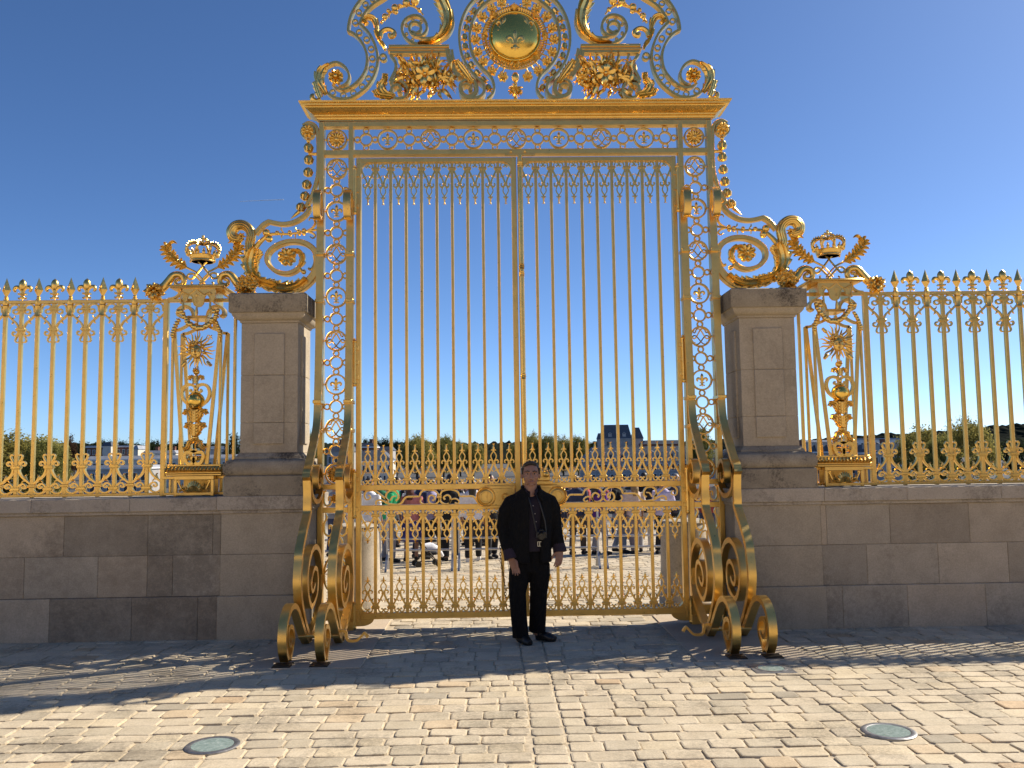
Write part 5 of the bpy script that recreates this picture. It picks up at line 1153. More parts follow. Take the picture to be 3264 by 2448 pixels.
def fold_mat(name, c):
    k = NT(name, 0.95); k.b.inputs['Specular IOR Level'].default_value = 0.2
    mp = k.n('ShaderNodeMapping'); mp.inputs['Scale'].default_value = (7, 7, 3.2); mp.inputs['Rotation'].default_value = (0.3, 0.5, 0); k.l(k.obj(), mp.inputs['Vector'])
    nd = k.n('ShaderNodeTexNoise', Scale=1.6, Detail=2.0, Distortion=1.2); k.l(mp.outputs[0], nd.inputs['Vector'])
    k.col(k.ramp(k.noise(30, 4), [(0.3, tuple(x*0.8 for x in c)), (0.7, tuple(x*1.25 for x in c))])); k.bump(nd.outputs['Fac'], 0.9, 0.05); return k.m
BLACK = fold_mat('black_wool', (0.0075, 0.0072, 0.0075)); DENIM = fold_mat('black_denim', (0.006, 0.006, 0.0065)); LEATHER = plain('black_leather', (0.010, 0.009, 0.008), 0.35)
k = NT('purple_check_cotton', 0.85); ck = k.n('ShaderNodeTexWave', Scale=26.0, Distortion=0.3); k.l(k.obj(), ck.inputs['Vector'])
k.col(k.ramp(ck.outputs['Fac'], [(0.3, (0.008, 0.005, 0.011)), (0.7, (0.016, 0.009, 0.022))])); SHIRT = k.m
CUFF = cloth_mat('purple_cuff_lining', (0.026, 0.016, 0.028)); METAL = plain('worn_steel', (0.5, 0.5, 0.48), 0.35, 1.0, 0.1)
EYEW = plain('eye_white', (0.30, 0.27, 0.24), 0.35); EYED = plain('eye_dark', (0.02, 0.013, 0.01), 0.2); LIPS = plain('lips', (0.30, 0.12, 0.09), 0.5)

def hand(mb, wrist, direc, side, curl=0.5, scale=1.0):
    """palm, four unequal bent fingers and a thumb from the side of the palm; direc: down the hand, side: towards the thumb"""
    d = Vector(direc).normalized(); s = Vector(side); s = (s-d*s.dot(d)).normalized(); nrm = d.cross(s); w = Vector(wrist); S = scale
    mb.tube([w-d*0.03*S, w+d*0.01*S], [0.028*S, 0.028*S], 10)
    for k_ in range(4): q = (k_-1.5)*0.0185*S; mb.tube([w+d*0.0*S+s*q*0.7, w+d*0.05*S+s*q, w+d*0.092*S+s*q*1.05], [0.016*S, 0.0165*S, 0.0125*S], 8)
    for k_, ln in enumerate((0.062, 0.080, 0.086, 0.076)):
        q = (k_-1.5)*0.0205*S; p = w+d*0.088*S+s*q; pts = [p]; dd = d.copy()
        for j, seg in enumerate((0.42, 0.32, 0.26)):
            ang = curl*(0.35+0.35*j)*(1.0-0.12*k_); dd = (dd*math.cos(ang*0.6)+nrm*math.sin(ang*0.6)).normalized() if j else (d*math.cos(ang*0.5)+nrm*math.sin(ang*0.5)+s*(k_-1.5)*0.05).normalized()
            pts.append(pts[-1]+dd*ln*seg*S)
        mb.tube(pts, [0.0098*S, 0.0094*S, 0.0086*S, 0.006*S], 8)
    t0 = w+d*0.022*S+s*0.030*S; t1 = t0+(d*0.7+s*0.6+nrm*0.35).normalized()*0.036*S; t2 = t1+(d*0.93+s*0.15+nrm*0.45).normalized()*0.032*S; t3 = t2+(d+nrm*0.5).normalized()*0.024*S
    mb.tube([w+d*0.012*S+s*0.012*S, t0, t1, t2, t3], [0.017*S, 0.0155*S, 0.0125*S, 0.0108*S, 0.006*S], 8)

man = thing('person', 'man in an open black jacket and dark trousers standing before the closed gate', 'person', (0.07, -0.80, 0))
MO = Vector((0.07, -0.80, 0))
def MP(f, name, voxel, mat, it=3, parent=None):
    mb = MB(); f(mb); mb.v = [((x-MO.x)*1.05, y-MO.y, z) for x, y, z in mb.v]; return organic(name, mb, voxel, mat, parent or man, it)
def MQ(f, name, mat, parent=None, sm=40):
    mb = MB(); f(mb); mb.v = [((x-MO.x)*1.05, y-MO.y, z) for x, y, z in mb.v]; return mb.build(name, mat, parent or man, sm)
HX, HY, HZ = 0.068, -0.825, 1.575                 # head centre
def body(m_):
    m_.ball((HX, HY+0.012, HZ+0.028), 0.076, 0.096, 0.098, 20, 14)                 # skull
    m_.tube([(HX, HY-0.012, HZ+0.01), (HX, HY-0.022, HZ-0.05), (HX, HY-0.030, HZ-0.088)], [0.073, 0.064, 0.043], 16)   # face and jaw
    m_.ball((HX, HY-0.070, HZ-0.088), 0.024, 0.020, 0.017)                         # chin
    m_.tube([(HX, HY-0.083, HZ+0.022), (HX, HY-0.100, HZ-0.008), (HX, HY-0.110, HZ-0.028), (HX, HY-0.094, HZ-0.036)], [0.009, 0.011, 0.0145, 0.011], 8)  # nose
    for q in (-1, 1):
        m_.ball((HX+q*0.012, HY-0.093, HZ-0.031), 0.010, 0.010, 0.008, 8, 6)
        m_.tube([(HX+q*0.012, HY-0.084, HZ+0.033), (HX+q*0.033, HY-0.085, HZ+0.038), (HX+q*0.055, HY-0.066, HZ+0.028)], [0.008, 0.009, 0.006], 8)   # brow ridge
        m_.ball((HX+q*0.043, HY-0.058, HZ-0.018), 0.026, 0.022, 0.024, 10, 8)       # cheek
        m_.ball((HX+q*0.080, HY+0.016, HZ-0.002), 0.012, 0.020, 0.034, 10, 8)       # ear
    m_.tube([(HX-0.024, HY-0.080, HZ-0.058), (HX, HY-0.090, HZ-0.056), (HX+0.024, HY-0.080, HZ-0.058)], [0.006, 0.009, 0.006], 8)
    m_.tube([(HX-0.02, HY-0.078, HZ-0.066), (HX, HY-0.088, HZ-0.068), (HX+0.02, HY-0.078, HZ-0.066)], [0.006, 0.009, 0.006], 8)
    m_.tube([(HX, HY+0.025, HZ-0.06), (HX-0.002, HY+0.03, HZ-0.13), (0.065, -0.79, 1.38)], [0.058, 0.060, 0.075], 14)    # neck
    loft(m_, [(0.05, -0.79, 0.80, 0.15, 0.10), (0.055, -0.79, 1.0, 0.145, 0.10), (0.06, -0.79, 1.25, 0.155, 0.095), (0.065, -0.79, 1.35, 0.14, 0.075), (0.066, -0.79, 1.40, 0.08, 0.06)])
    for pts, r in (([(-0.085, -0.79, 1.32), (-0.185, -0.765, 1.09), (-0.128, -0.855, 0.815)], [0.048, 0.042, 0.028]), ([(0.215, -0.78, 1.32), (0.285, -0.745, 1.11), (0.318, -0.80, 0.865)], [0.048, 0.042, 0.028])): m_.tube(pts, r, 10)
    for pts in ([(-0.02, -0.79, 0.85), (-0.068, -0.825, 0.48), (-0.045, -0.84, 0.06)], [(0.125, -0.79, 0.85), (0.125, -0.755, 0.48), (0.108, -0.715, 0.06)]): m_.tube(pts, [0.08, 0.055, 0.04], 10)
    hand(m_, (-0.122, -0.865, 0.800), (0.35, -0.12, -0.93), (0.75, -0.55, 0.0), 0.55, 1.0)
    hand(m_, (0.322, -0.808, 0.862), (-0.12, -0.22, -0.96), (-0.75, -0.6, 0), 0.9, 1.0)
bo = MP(body, 'body', 0.0042, SKIN, 2)
for q in (-1, 1):
    MQ(lambda m_: m_.ball((HX+q*0.031, HY-0.077, HZ+0.016), 0.0115, 0.0115, 0.0068, 10, 8), 'eye', EYEW, None)
    MQ(lambda m_: m_.ball((HX+q*0.031, HY-0.0865, HZ+0.015), 0.0062, 0.0045, 0.0062, 8, 6), 'iris', EYED, None)
    MQ(lambda m_: m_.tube([(HX+q*0.014, HY-0.094, HZ+0.036), (HX+q*0.034, HY-0.0945, HZ+0.043), (HX+q*0.056, HY-0.073, HZ+0.033)], [0.004, 0.0055, 0.003], 6), 'eyebrow', HAIR, None)
MQ(lambda m_: m_.tube([(HX-0.023, HY-0.0885, HZ-0.061), (HX, HY-0.0985, HZ-0.060), (HX+0.023, HY-0.0885, HZ-0.061)], [0.003, 0.006, 0.003], 6), 'mouth', LIPS, None)
def hair(m_):
    m_.ball((HX, HY+0.030, HZ+0.070), 0.078, 0.086, 0.070, 18, 12); m_.ball((HX, HY+0.048, HZ+0.02), 0.079, 0.074, 0.085, 16, 12)
    m_.tube([(HX-0.058, HY-0.034, HZ+0.100), (HX-0.01, HY-0.052, HZ+0.122), (HX+0.05, HY-0.034, HZ+0.104)], [0.018, 0.022, 0.018], 8)
    for q in (-1, 1): m_.tube([(HX+q*0.073, HY-0.012, HZ+0.07), (HX+q*0.0775, HY-0.012, HZ+0.01)], [0.018, 0.009], 8)
MP(hair, 'hair', 0.006, HAIR, 2)
JS = [(0.052, -0.795, 0.755, 0.198, 0.150), (0.05, -0.795, 0.86, 0.196, 0.148), (0.05, -0.79, 1.0, 0.194, 0.144), (0.055, -0.79, 1.12, 0.198, 0.140), (0.06, -0.79, 1.25, 0.204, 0.135), (0.064, -0.785, 1.34, 0.203, 0.122), (0.067, -0.78, 1.39, 0.170, 0.098), (0.068, -0.778, 1.415, 0.135, 0.085), (0.068, -0.775, 1.435, 0.105, 0.075)]
FA = -PI/2+0.22                                      # the opening faces front, a little to his left
def jacket(m_):
    loft(m_, JS, 40, FA+0.31, FA+2*PI-0.27, 0.030)
    m_.tube([(-0.060, -0.79, 1.355), (-0.115, -0.79, 1.325), (-0.158, -0.78, 1.24), (-0.183, -0.765, 1.09), (-0.165, -0.80, 0.97), (-0.130, -0.85, 0.845)], [0.055, 0.068, 0.073, 0.068, 0.065, 0.060], 14)
    m_.tube([(0.195, -0.785, 1.36), (0.240, -0.775, 1.33), (0.270, -0.765, 1.25), (0.283, -0.745, 1.10), (0.295, -0.765, 1.0), (0.315, -0.795, 0.90)], [0.055, 0.066, 0.071, 0.066, 0.062, 0.058], 14)
    for q in (-1, 1): m_.tube([(0.068+q*0.02, -0.70, 1.465), (0.068+q*0.075, -0.755, 1.465), (0.068+q*0.078, -0.835, 1.445), (0.068+q*0.058+0.02, -0.885, 1.39), (0.068+q*0.07+0.02, -0.905, 1.34)], [0.018, 0.02, 0.02, 0.020, 0.012], 8)
MP(jacket, 'jacket', 0.009, BLACK, 4)
def shirt(m_):
    loft(m_, [(a, b, z, rx-0.034, ry-0.026) for a, b, z, rx, ry in JS[1:-1]]+[(0.068, -0.785, 1.43, 0.078, 0.07)])
    for q in (-1, 1): m_.tube([(0.068+q*0.06, -0.80, 1.45), (0.068+q*0.05, -0.865, 1.425), (0.072+q*0.02, -0.885, 1.385)], [0.014, 0.015, 0.010], 8)
sh = MP(shirt, 'shirt', 0.009, SHIRT, 3)
for x, z in ((0.082, 1.29), (0.098, 1.215), (0.108, 1.14)): MQ(lambda m_: m_.ball((x, -0.901+0.03*abs(z-1.25), z), 0.0055, 0.003, 0.0055, 8, 5), 'button', EYEW, sh)
MQ(lambda m_: m_.tube([(-0.139, -0.838, 0.875), (-0.128, -0.855, 0.835), (-0.120, -0.868, 0.792)], [0.060, 0.063, 0.066], 16), 'cuff', CUFF)
MQ(lambda m_: m_.tube([(0.310, -0.788, 0.925), (0.318, -0.80, 0.885), (0.324, -0.81, 0.845)], [0.056, 0.060, 0.064], 16), 'cuff', CUFF)
def trousers(m_):
    loft(m_, [(0.05, -0.79, 0.93, 0.150, 0.105), (0.05, -0.785, 0.84, 0.165, 0.118), (0.05, -0.785, 0.75, 0.165, 0.118), (0.05, -0.785, 0.66, 0.150, 0.105)])
    m_.tube([(-0.03, -0.79, 0.74), (-0.05, -0.80, 0.62), (-0.070, -0.825, 0.47), (-0.062, -0.83, 0.30), (-0.048, -0.838, 0.10), (-0.045, -0.84, 0.06)], [0.103, 0.097, 0.079, 0.075, 0.073, 0.077], 14)
    m_.tube([(0.13, -0.785, 0.74), (0.135, -0.775, 0.62), (0.127, -0.755, 0.47), (0.118, -0.74, 0.30), (0.110, -0.72, 0.13), (0.108, -0.716, 0.09)], [0.102, 0.097, 0.081, 0.078, 0.077, 0.080], 14)
MP(trousers, 'trousers', 0.009, DENIM, 4)
MQ(lambda m_: loft(m_, [(0.05, -0.79, 0.915, 0.156, 0.112), (0.05, -0.79, 0.95, 0.154, 0.110)], 28), 'belt', LEATHER)
MQ(lambda m_: (m_.ribbon([(0.118, 0.912), (0.152, 0.912), (0.152, 0.953), (0.118, 0.953)], 0.007, -0.912, -0.900, True), m_.box(0.132, 0.138, -0.911, -0.902, 0.915, 0.95)), 'buckle', METAL)
def shoe(name, heel, toe):
    h, t_ = Vector((*heel, 0)), Vector((*toe, 0)); d = (t_-h).normalized()
    def f(m_):
        m_.tube([h+Vector((0, 0, 0.045)), h+d*0.10+Vector((0, 0, 0.048)), t_-d*0.05+Vector((0, 0, 0.034)), t_+Vector((0, 0, 0.028))], [0.042, 0.047, 0.046, 0.030], 12); m_.tube([h+d*0.03+Vector((0, 0, 0.06)), h+d*0.03+Vector((0, 0, 0.11))], [0.045, 0.05], 12)
    def g_(m_): m_.tube([h+Vector((0, 0, 0.052)), h+d*0.03+Vector((0, 0, 0.10))], [0.04, 0.05], 12)
    mb = MB(); f(mb); mb.v = [((x-MO.x)*1.05, y-MO.y, max(z, 0.004)) for x, y, z in mb.v]; return organic(name, mb, 0.007, LEATHER, man, 3)
shoe('shoe', (-0.055, -0.80), (0.035, -0.955)); shoe('shoe', (0.105, -0.70), (0.27, -0.80))
cm = MB(); cm.box(0.105, 0.205, -0.965, -0.918, 0.985, 1.055, 0.010); cm.box(0.135, 0.175, -0.96, -0.925, 1.054, 1.072, 0.006); cm.tube([(0.152, -0.96, 1.018), (0.152, -1.02, 1.010)], [0.032, 0.030], 16); cm.tube([(0.152, -1.02, 1.010), (0.152, -1.022, 1.010)], [0.024, 0.022], 16)
co = cm.build('camera', LEATHER, None, 35); tag(co, 'small black camera hanging in front of the man\'s belt', 'camera')
st = MB(); st.tube([(0.11, -0.925, 1.05), (0.09, -0.925, 1.15), (0.06, -0.915, 1.3), (0.03, -0.88, 1.40), (0.03, -0.80, 1.455)], 0.006, 6); st.tube([(0.20, -0.925, 1.05), (0.19, -0.925, 1.15), (0.15, -0.915, 1.3), (0.115, -0.88, 1.40), (0.11, -0.80, 1.455)], 0.006, 6)
st.build('strap', LEATHER, co, 40)

# visitors beyond the gate
cmats = {}
def cl(c):
    if c not in cmats: cmats[c] = cloth_mat('fabric_%d' % len(cmats), c)
    return cmats[c]
HAIRS = {'dark': HAIR, 'auburn': plain('auburn_hair', (0.10, 0.03, 0.018), 0.5, 0, 0.4, 60), 'brown': plain('brown_hair', (0.05, 0.03, 0.018), 0.5, 0, 0.4, 60), 'grey': plain('grey_hair', (0.25, 0.24, 0.23), 0.6, 0, 0.3, 60), 'fair': plain('fair_hair', (0.30, 0.20, 0.09), 0.6, 0, 0.3, 60)}
def visitor(label, x, y, yaw, h, top, legs, hair='dark', long_hair=False, sleeves=0.5, skirt=False, stride=0.10, arms='down', lean=0.0, group='visitors behind the gate', vox=0.016, shoes=(0.02, 0.02, 0.02)):
    t = thing('person', label, 'person', (x, y, gz(y)), group, yaw); k = h/1.7
    def rp(f, name, mat, v=vox, it=2): mb = MB(); f(mb); mb.v = [(a*k, (b-lean*max(0, c_-0.9))*k, c_*k) for a, b, c_ in mb.v]; return organic(name, mb, v, mat, t, it)
    if arms == 'down': A = [[(-0.19, 0, 1.38), (-0.25, 0.02, 1.10), (-0.24, -0.08, 0.86)], [(0.19, 0, 1.38), (0.25, 0.02, 1.10), (0.24, -0.06, 0.86)]]
    elif arms == 'front': A = [[(-0.19, 0, 1.38), (-0.25, -0.05, 1.10), (-0.13, -0.30, 1.05)], [(0.19, 0, 1.38), (0.25, -0.05, 1.10), (0.13, -0.30, 1.05)]]
    else: A = [[(-0.19, 0, 1.38), (-0.25, -0.04, 1.10), (-0.10, -0.24, 1.36)], [(0.19, 0, 1.38), (0.25, 0.02, 1.10), (0.24, -0.06, 0.86)]]
    Lg = [[(-0.09, 0, 0.88), (-0.10, -stride*0.8, 0.48), (-0.10, stride*0.2-stride, 0.06)], [(0.09, 0, 0.88), (0.10, stride*0.1, 0.48), (0.10, stride, 0.06)]]
    def f(m_):
        m_.ball((0, 0.0, 1.60), 0.075, 0.095, 0.105, 12, 10); m_.tube([(0, -0.02, 1.60), (0, -0.035, 1.51)], [0.07, 0.042], 10); m_.ball((0, -0.10, 1.58), 0.013, 0.018, 0.02, 8, 6)
        for q in (-1, 1): m_.ball((q*0.077, 0.01, 1.585), 0.012, 0.018, 0.03, 8, 6)
        m_.tube([(0, 0.02, 1.55), (0, 0.01, 1.40)], [0.055, 0.07], 10)
        loft(m_, [(0, 0, 0.86, 0.14, 0.09), (0, 0, 1.1, 0.13, 0.09), (0, 0, 1.32, 0.17, 0.10), (0, 0, 1.42, 0.10, 0.07)], 14)
        for a in A: m_.tube(a, [0.05, 0.038, 0.028], 8)
        for a in A: d = (Vector(a[2])-Vector(a[1])); hand(m_, a[2], d, (1 if a[0][0] < 0 else -1, -0.6, 0.1), 0.5, 0.95)
        for a in Lg: m_.tube(a, [0.075, 0.052, 0.036], 8)
        for a in Lg: m_.tube([(a[2][0], a[2][1]+0.03, 0.04), (a[2][0], a[2][1]-0.14, 0.028)], [0.036, 0.026], 8)
    rp(f, 'body', SKIN, vox*0.8)
    def hr(m_):
        m_.ball((0, 0.018, 1.628), 0.082, 0.096, 0.092, 12, 10); m_.ball((0, 0.04, 1.58), 0.078, 0.075, 0.09, 12, 8)
        if long_hair: m_.tube([(0, 0.06, 1.60), (0, 0.10, 1.45), (0, 0.115, 1.30)], [0.085, 0.09, 0.06], 10)
    rp(hr, 'hair', HAIRS[hair])
    def tp(m_):
        loft(m_, [(0, 0, 0.84, 0.185, 0.135), (0, 0, 1.0, 0.17, 0.125), (0, 0, 1.15, 0.175, 0.125), (0, 0, 1.32, 0.20, 0.125), (0, 0, 1.41, 0.135, 0.09), (0, 0.005, 1.445, 0.075, 0.07)], 16)
        for a in A: p0, p1, p2 = [Vector(q) for q in a]; e = p1.lerp(p2, max(0.02, sleeves*2-1)) if sleeves > 0.5 else p0.lerp(p1, sleeves*2); m_.tube([p0, p1, e] if sleeves > 0.5 else [p0, e], [0.072, 0.060, 0.052] if sleeves > 0.5 else [0.072, 0.066], 10)
    rp(tp, 'top', cl(top))
    def tr(m_):
        if skirt: loft(m_, [(0, 0, 0.95, 0.15, 0.11), (0, 0, 0.8, 0.19, 0.15), (0, 0, 0.42, 0.26, 0.22)], 16); return
        loft(m_, [(0, 0, 0.95, 0.155, 0.115), (0, 0, 0.82, 0.18, 0.13), (0, 0, 0.74, 0.165, 0.12)], 14)
        for a in Lg: m_.tube([a[0], a[1], (a[2][0], a[2][1], 0.09)], [0.098, 0.076, 0.062], 10)
    rp(tr, 'skirt' if skirt else 'trousers', cl(legs))
    for a in Lg:
        mb = MB(); mb.tube([(a[2][0]*k, (a[2][1]+0.04)*k, 0.045), (a[2][0]*k, (a[2][1]-0.06)*k, 0.045), (a[2][0]*k, (a[2][1]-0.16)*k, 0.032)], [0.042, 0.046, 0.032], 10); mb.v = [(q, b, max(c_, 0.004)) for q, b, c_ in mb.v]; mb.build('shoe', cl(shoes), t)
    return t
def gx(px, y): return (px-1632)/2734*(y+9.08)+0.0204*(y+9.08)-0.268
WH, GN, PK, NV, BK, GY, CR = (0.72, 0.72, 0.74), (0.02, 0.36, 0.13), (0.62, 0.22, 0.22), (0.03, 0.04, 0.09), (0.012, 0.012, 0.014), (0.30, 0.28, 0.29), (0.55, 0.46, 0.36)
visitor('visitor in a white shirt behind the stone bollard in the sun', gx(1178, 8.0), 8.0, 2.6, 1.68, WH, NV, 'dark', sleeves=0.4)
visitor('visitor in a bright green T-shirt and grey trousers reaching forward', gx(1237, 8.6), 8.6, 1.3, 1.70, GN, GY, 'dark', arms='front', sleeves=0.42, lean=0.25, stride=0.16)
visitor('visitor in a dark green jersey beside the one in bright green', gx(1208, 9.4), 9.4, 2.9, 1.72, (0.012, 0.14, 0.06), (0.25, 0.22, 0.24), 'dark', sleeves=0.5)
visitor('woman with long auburn hair and a pink top seen from behind', gx(1308, 8.8), 8.8, 3.0, 1.62, PK, (0.04, 0.05, 0.25), 'auburn', True, 0.5, True)
visitor('visitor in navy next to the woman with auburn hair', gx(1338, 9.6), 9.6, 2.2, 1.72, NV, BK, 'dark', sleeves=0.9)
visitor('visitor in a lilac patterned shirt with bare arms left of the black coat', gx(1375, 8.9), 8.9, 1.7, 1.66, (0.35, 0.32, 0.50), BK, 'brown', sleeves=0.35, stride=0.2)
visitor('visitor in a long black coat beyond the barrier', gx(1432, 8.7), 8.7, 3.3, 1.75, BK, BK, 'dark', sleeves=0.95)
visitor('dark haired visitor in a white jacket and black trousers', gx(1503, 8.4), 8.4, 3.1, 1.68, (0.78, 0.75, 0.78), BK, 'dark', True, 0.9, stride=0.15, shoes=(0.7, 0.7, 0.7))
visitor('visitor all in black between the white jacket and the posing man', gx(1560, 9.1), 9.1, 0.4, 1.74, BK, BK, 'dark', sleeves=0.9)
visitor('visitor in a navy jacket and brown trousers to the right of the posing man', gx(1832, 9.8), 9.8, 2.6, 1.70, NV, (0.10, 0.07, 0.05), 'brown', sleeves=0.9)
visitor('visitor in a purple top with one hand raised', gx(1902, 9.6), 9.6, 2.0, 1.64, (0.10, 0.02, 0.20), GY, 'dark', True, 0.6, arms='up')
visitor('visitor in a black jersey and pale blue jeans behind the right leaf', gx(1965, 10.2), 10.2, 0.9, 1.72, BK, (0.20, 0.26, 0.36), 'dark', sleeves=0.8, stride=0.2)
visitor('visitor in a cream blouse and grey trousers behind the right leaf', gx(2012, 9.9), 9.9, 3.4, 1.63, (0.60, 0.50, 0.46), (0.24, 0.20, 0.21), 'fair', True, 0.5, stride=0.18)
visitor('visitor in a black coat with pale trousers near the right bollard', gx(2048, 10.4), 10.4, 2.9, 1.76, BK, (0.55, 0.52, 0.48), 'dark', sleeves=0.9, stride=0.16)
visitor('visitor in a lavender top reading just left of the right bollard', gx(2105, 9.6), 9.6, 2.4, 1.66, (0.52, 0.46, 0.62), BK, 'brown', arms='front', sleeves=0.6)
visitor('visitor in a dark coat half hidden by the right gate post', gx(2150, 10.3), 10.3, 0.2, 1.72, (0.05, 0.05, 0.07), BK, 'grey', sleeves=0.9)
visitor('visitor in a red jacket seen through the right ringed post', gx(2246, 10.5), 10.5, 2.9, 1.70, (0.30, 0.05, 0.04), NV, 'dark', sleeves=0.9)
visitor('visitor in a grey anorak seen through the left ringed post', gx(1070, 10.5), 10.5, 2.7, 1.70, (0.22, 0.23, 0.26), NV, 'grey', sleeves=0.9)
pa = MB(); pa.box(-0.15, 0.15, -0.004, 0.004, -0.10, 0.10); po = pa.build('leaflet', plain('white_paper', (0.8, 0.8, 0.8), 0.7), None, 0, (gx(2112, 9.3), 9.28, gz(9.3)+1.06)); po.rotation_euler = (0.5, 0.2, 0.3); tag(po, 'white leaflet held open by the visitor in lavender', 'leaflet')

# pushchair with a pale cover
pc = thing('pushchair', 'dark pushchair with a white cover beyond the barrier', 'pushchair', (gx(1358, 7.4), 7.4, gz(7.4)), None, 0.3); pc.scale = (0.78, 0.78, 0.78)
def PP(name, f, mat, sm=40): mb = MB(); f(mb); return mb.build(name, mat, pc, sm)
for x, y in ((-0.26, -0.2), (-0.26, 0.2), (0.24, -0.17), (0.24, 0.17)): PP('wheel', lambda m_: (m_.tube([(x, y-0.025, 0.075), (x, y+0.025, 0.075)], [0.075, 0.075], 18), m_.tube([(x, y-0.03, 0.075), (x, y+0.03, 0.075)], [0.03, 0.03], 10)), LEATHER)
PP('frame', lambda m_: [m_.tube(p, 0.014, 6) for s_ in (-0.2, 0.2) for p in ([(0.24, s_, 0.08), (-0.1, s_, 0.50), (-0.42, s_, 0.98)], [(-0.26, s_, 0.08), (0.05, s_, 0.42)])]+[m_.tube([(-0.42, -0.2, 0.98), (-0.42, 0.2, 0.98)], 0.014, 6)], IRON)
PP('seat', lambda m_: (m_.leaf([(0.25, 0.30), (0.05, 0.32), (-0.12, 0.42), (-0.25, 0.75)], 0.02, 0.02, 0.0, 0.2, 2, 0.05), m_.box(-0.12, 0.2, -0.18, 0.18, 0.28, 0.36, 0.02)), cl(BK))
PP('cover', lambda m_: m_.tube([(-0.12, 0, 0.42), (0.08, 0, 0.44), (0.26, 0, 0.36), (0.40, 0, 0.22)], [0.12, 0.14, 0.11, 0.03], 12), cl(WH))

# ------------------------------------------------------------------ small things on the paving
def bollard(x, y, h, label):
    t = thing('stone_bollard', label, 'bollard', (x, y, gz(y)), 'stone bollards behind the gate')
    mb = MB(); mb.lathe(0, 0, -0.05, [(0.315, 0), (0.315, 0.16), (0.30, 0.18), (0.29, 0.4), (0.275, h-0.06), (0.268, h), (0.24, h+0.045), (0.12, h+0.055)], 32); o = mb.build('shaft', M_BOL, t, 40)
    mb = MB(); mb.lathe(0, 0, h+0.0, [(0.268, 0.0), (0.255, 0.02), (0.20, 0.035), (0.02, 0.04)], 32); mb.build('top', M_BOL, t, 40)
M_BOL = stone_mat('bollard_stone', [(0.25, (0.46, 0.39, 0.29)), (0.75, (0.58, 0.50, 0.39))], 0.5, 4, 0.85, 0.3)
bollard(-1.965, 1.45, 0.98, 'pale stone bollard lit by the sun behind the left leaf')
bollard(1.985, 1.30, 0.98, 'shaded stone bollard behind the right leaf')

k = NT('lamp_glass', 0.12); k.col(k.ramp(k.noise(45, 4, 0.7, k.geo()), [(0.35, (0.20, 0.27, 0.25)), (0.62, (0.34, 0.42, 0.39)), (0.75, (0.55, 0.6, 0.56))])); GLASS = k.m
RIM = plain('dull_steel_rim', (0.30, 0.30, 0.31), 0.45, 0.8, 0.3, 30)
def ground_light(x, y, R, label, square=False):
    t = thing('ground_light', label, 'ground light', (x, y, 0.0), 'lights sunk in the paving')
    def Q_(name, prof, mat): mb = MB(); mb.lathe(0, 0, 0, prof, 40); return mb.build(name, mat, t, 40)
    if square: mb = MB(); mb.box(-R*1.1, R*1.1, -R*1.0, R*1.0, -0.03, 0.007, 0.003); mb.build('plate', RIM, t, 30)
    Q_('rim', [(R, -0.03), (R, 0.006), (R*0.96, 0.011), (R*0.82, 0.011), (R*0.78, 0.008), (R*0.78, -0.03)] if not square else [(R*0.85, 0.004), (R*0.85, 0.010), (R*0.72, 0.0105), (R*0.70, 0.004)], RIM)
    Q_('glass', [(R*0.775 if not square else R*0.69, -0.02), (R*0.77 if not square else R*0.69, 0.0085), (R*0.4, 0.0095), (0.001, 0.0095)], GLASS)
ground_light(-2.036, -3.58, 0.165, 'round glass ground light in the paving left of the centre strip')
ground_light(2.177, -3.58, 0.165, 'round glass ground light in the sunny paving to the right')
ground_light(1.96, -1.95, 0.15, 'square plated ground light at the edge of the gate shadow', True)

STEEL = plain('galvanised_steel', (0.45, 0.45, 0.46), 0.45, 0.9, 0.15, 20)
def barrier(x0, x1, y, label):
    L = x1-x0; t = thing('crowd_barrier', label, 'barrier', ((x0+x1)/2, y, gz(y)), 'crowd barriers in a row')
    def Q_(name, f): mb = MB(); f(mb); return mb.build(name, STEEL, t, 40)
    for x in (-L/2+0.04, L/2-0.04): Q_('post', lambda m_: m_.tube([(x, 0, 0.03), (x, 0, 1.05)], 0.02, 8)); Q_('foot', lambda m_: m_.ribbon([(-0.26, 0.012), (0.0, 0.30), (0.26, 0.012)], 0.035, x-0.018, x+0.018, False, 'yz'))
    for z in (1.05, 0.56, 0.36): Q_('rail', lambda m_: m_.tube([(-L/2+0.04, 0, z), (L/2-0.04, 0, z)], 0.019, 8))
for i, (a, b) in enumerate(((-4.35, -2.32), (-2.27, -1.02), (-0.98, 0.28), (0.33, 1.60), (1.66, 3.60))):
    barrier(a, b, 6.55, ('steel crowd barrier farthest left behind the gate', 'steel crowd barrier behind the left leaf near the sunny bollard', 'steel crowd barrier left of the posing man with the pushchair behind', 'steel crowd barrier right of the posing man', 'steel crowd barrier reaching behind the shaded bollard')[i])

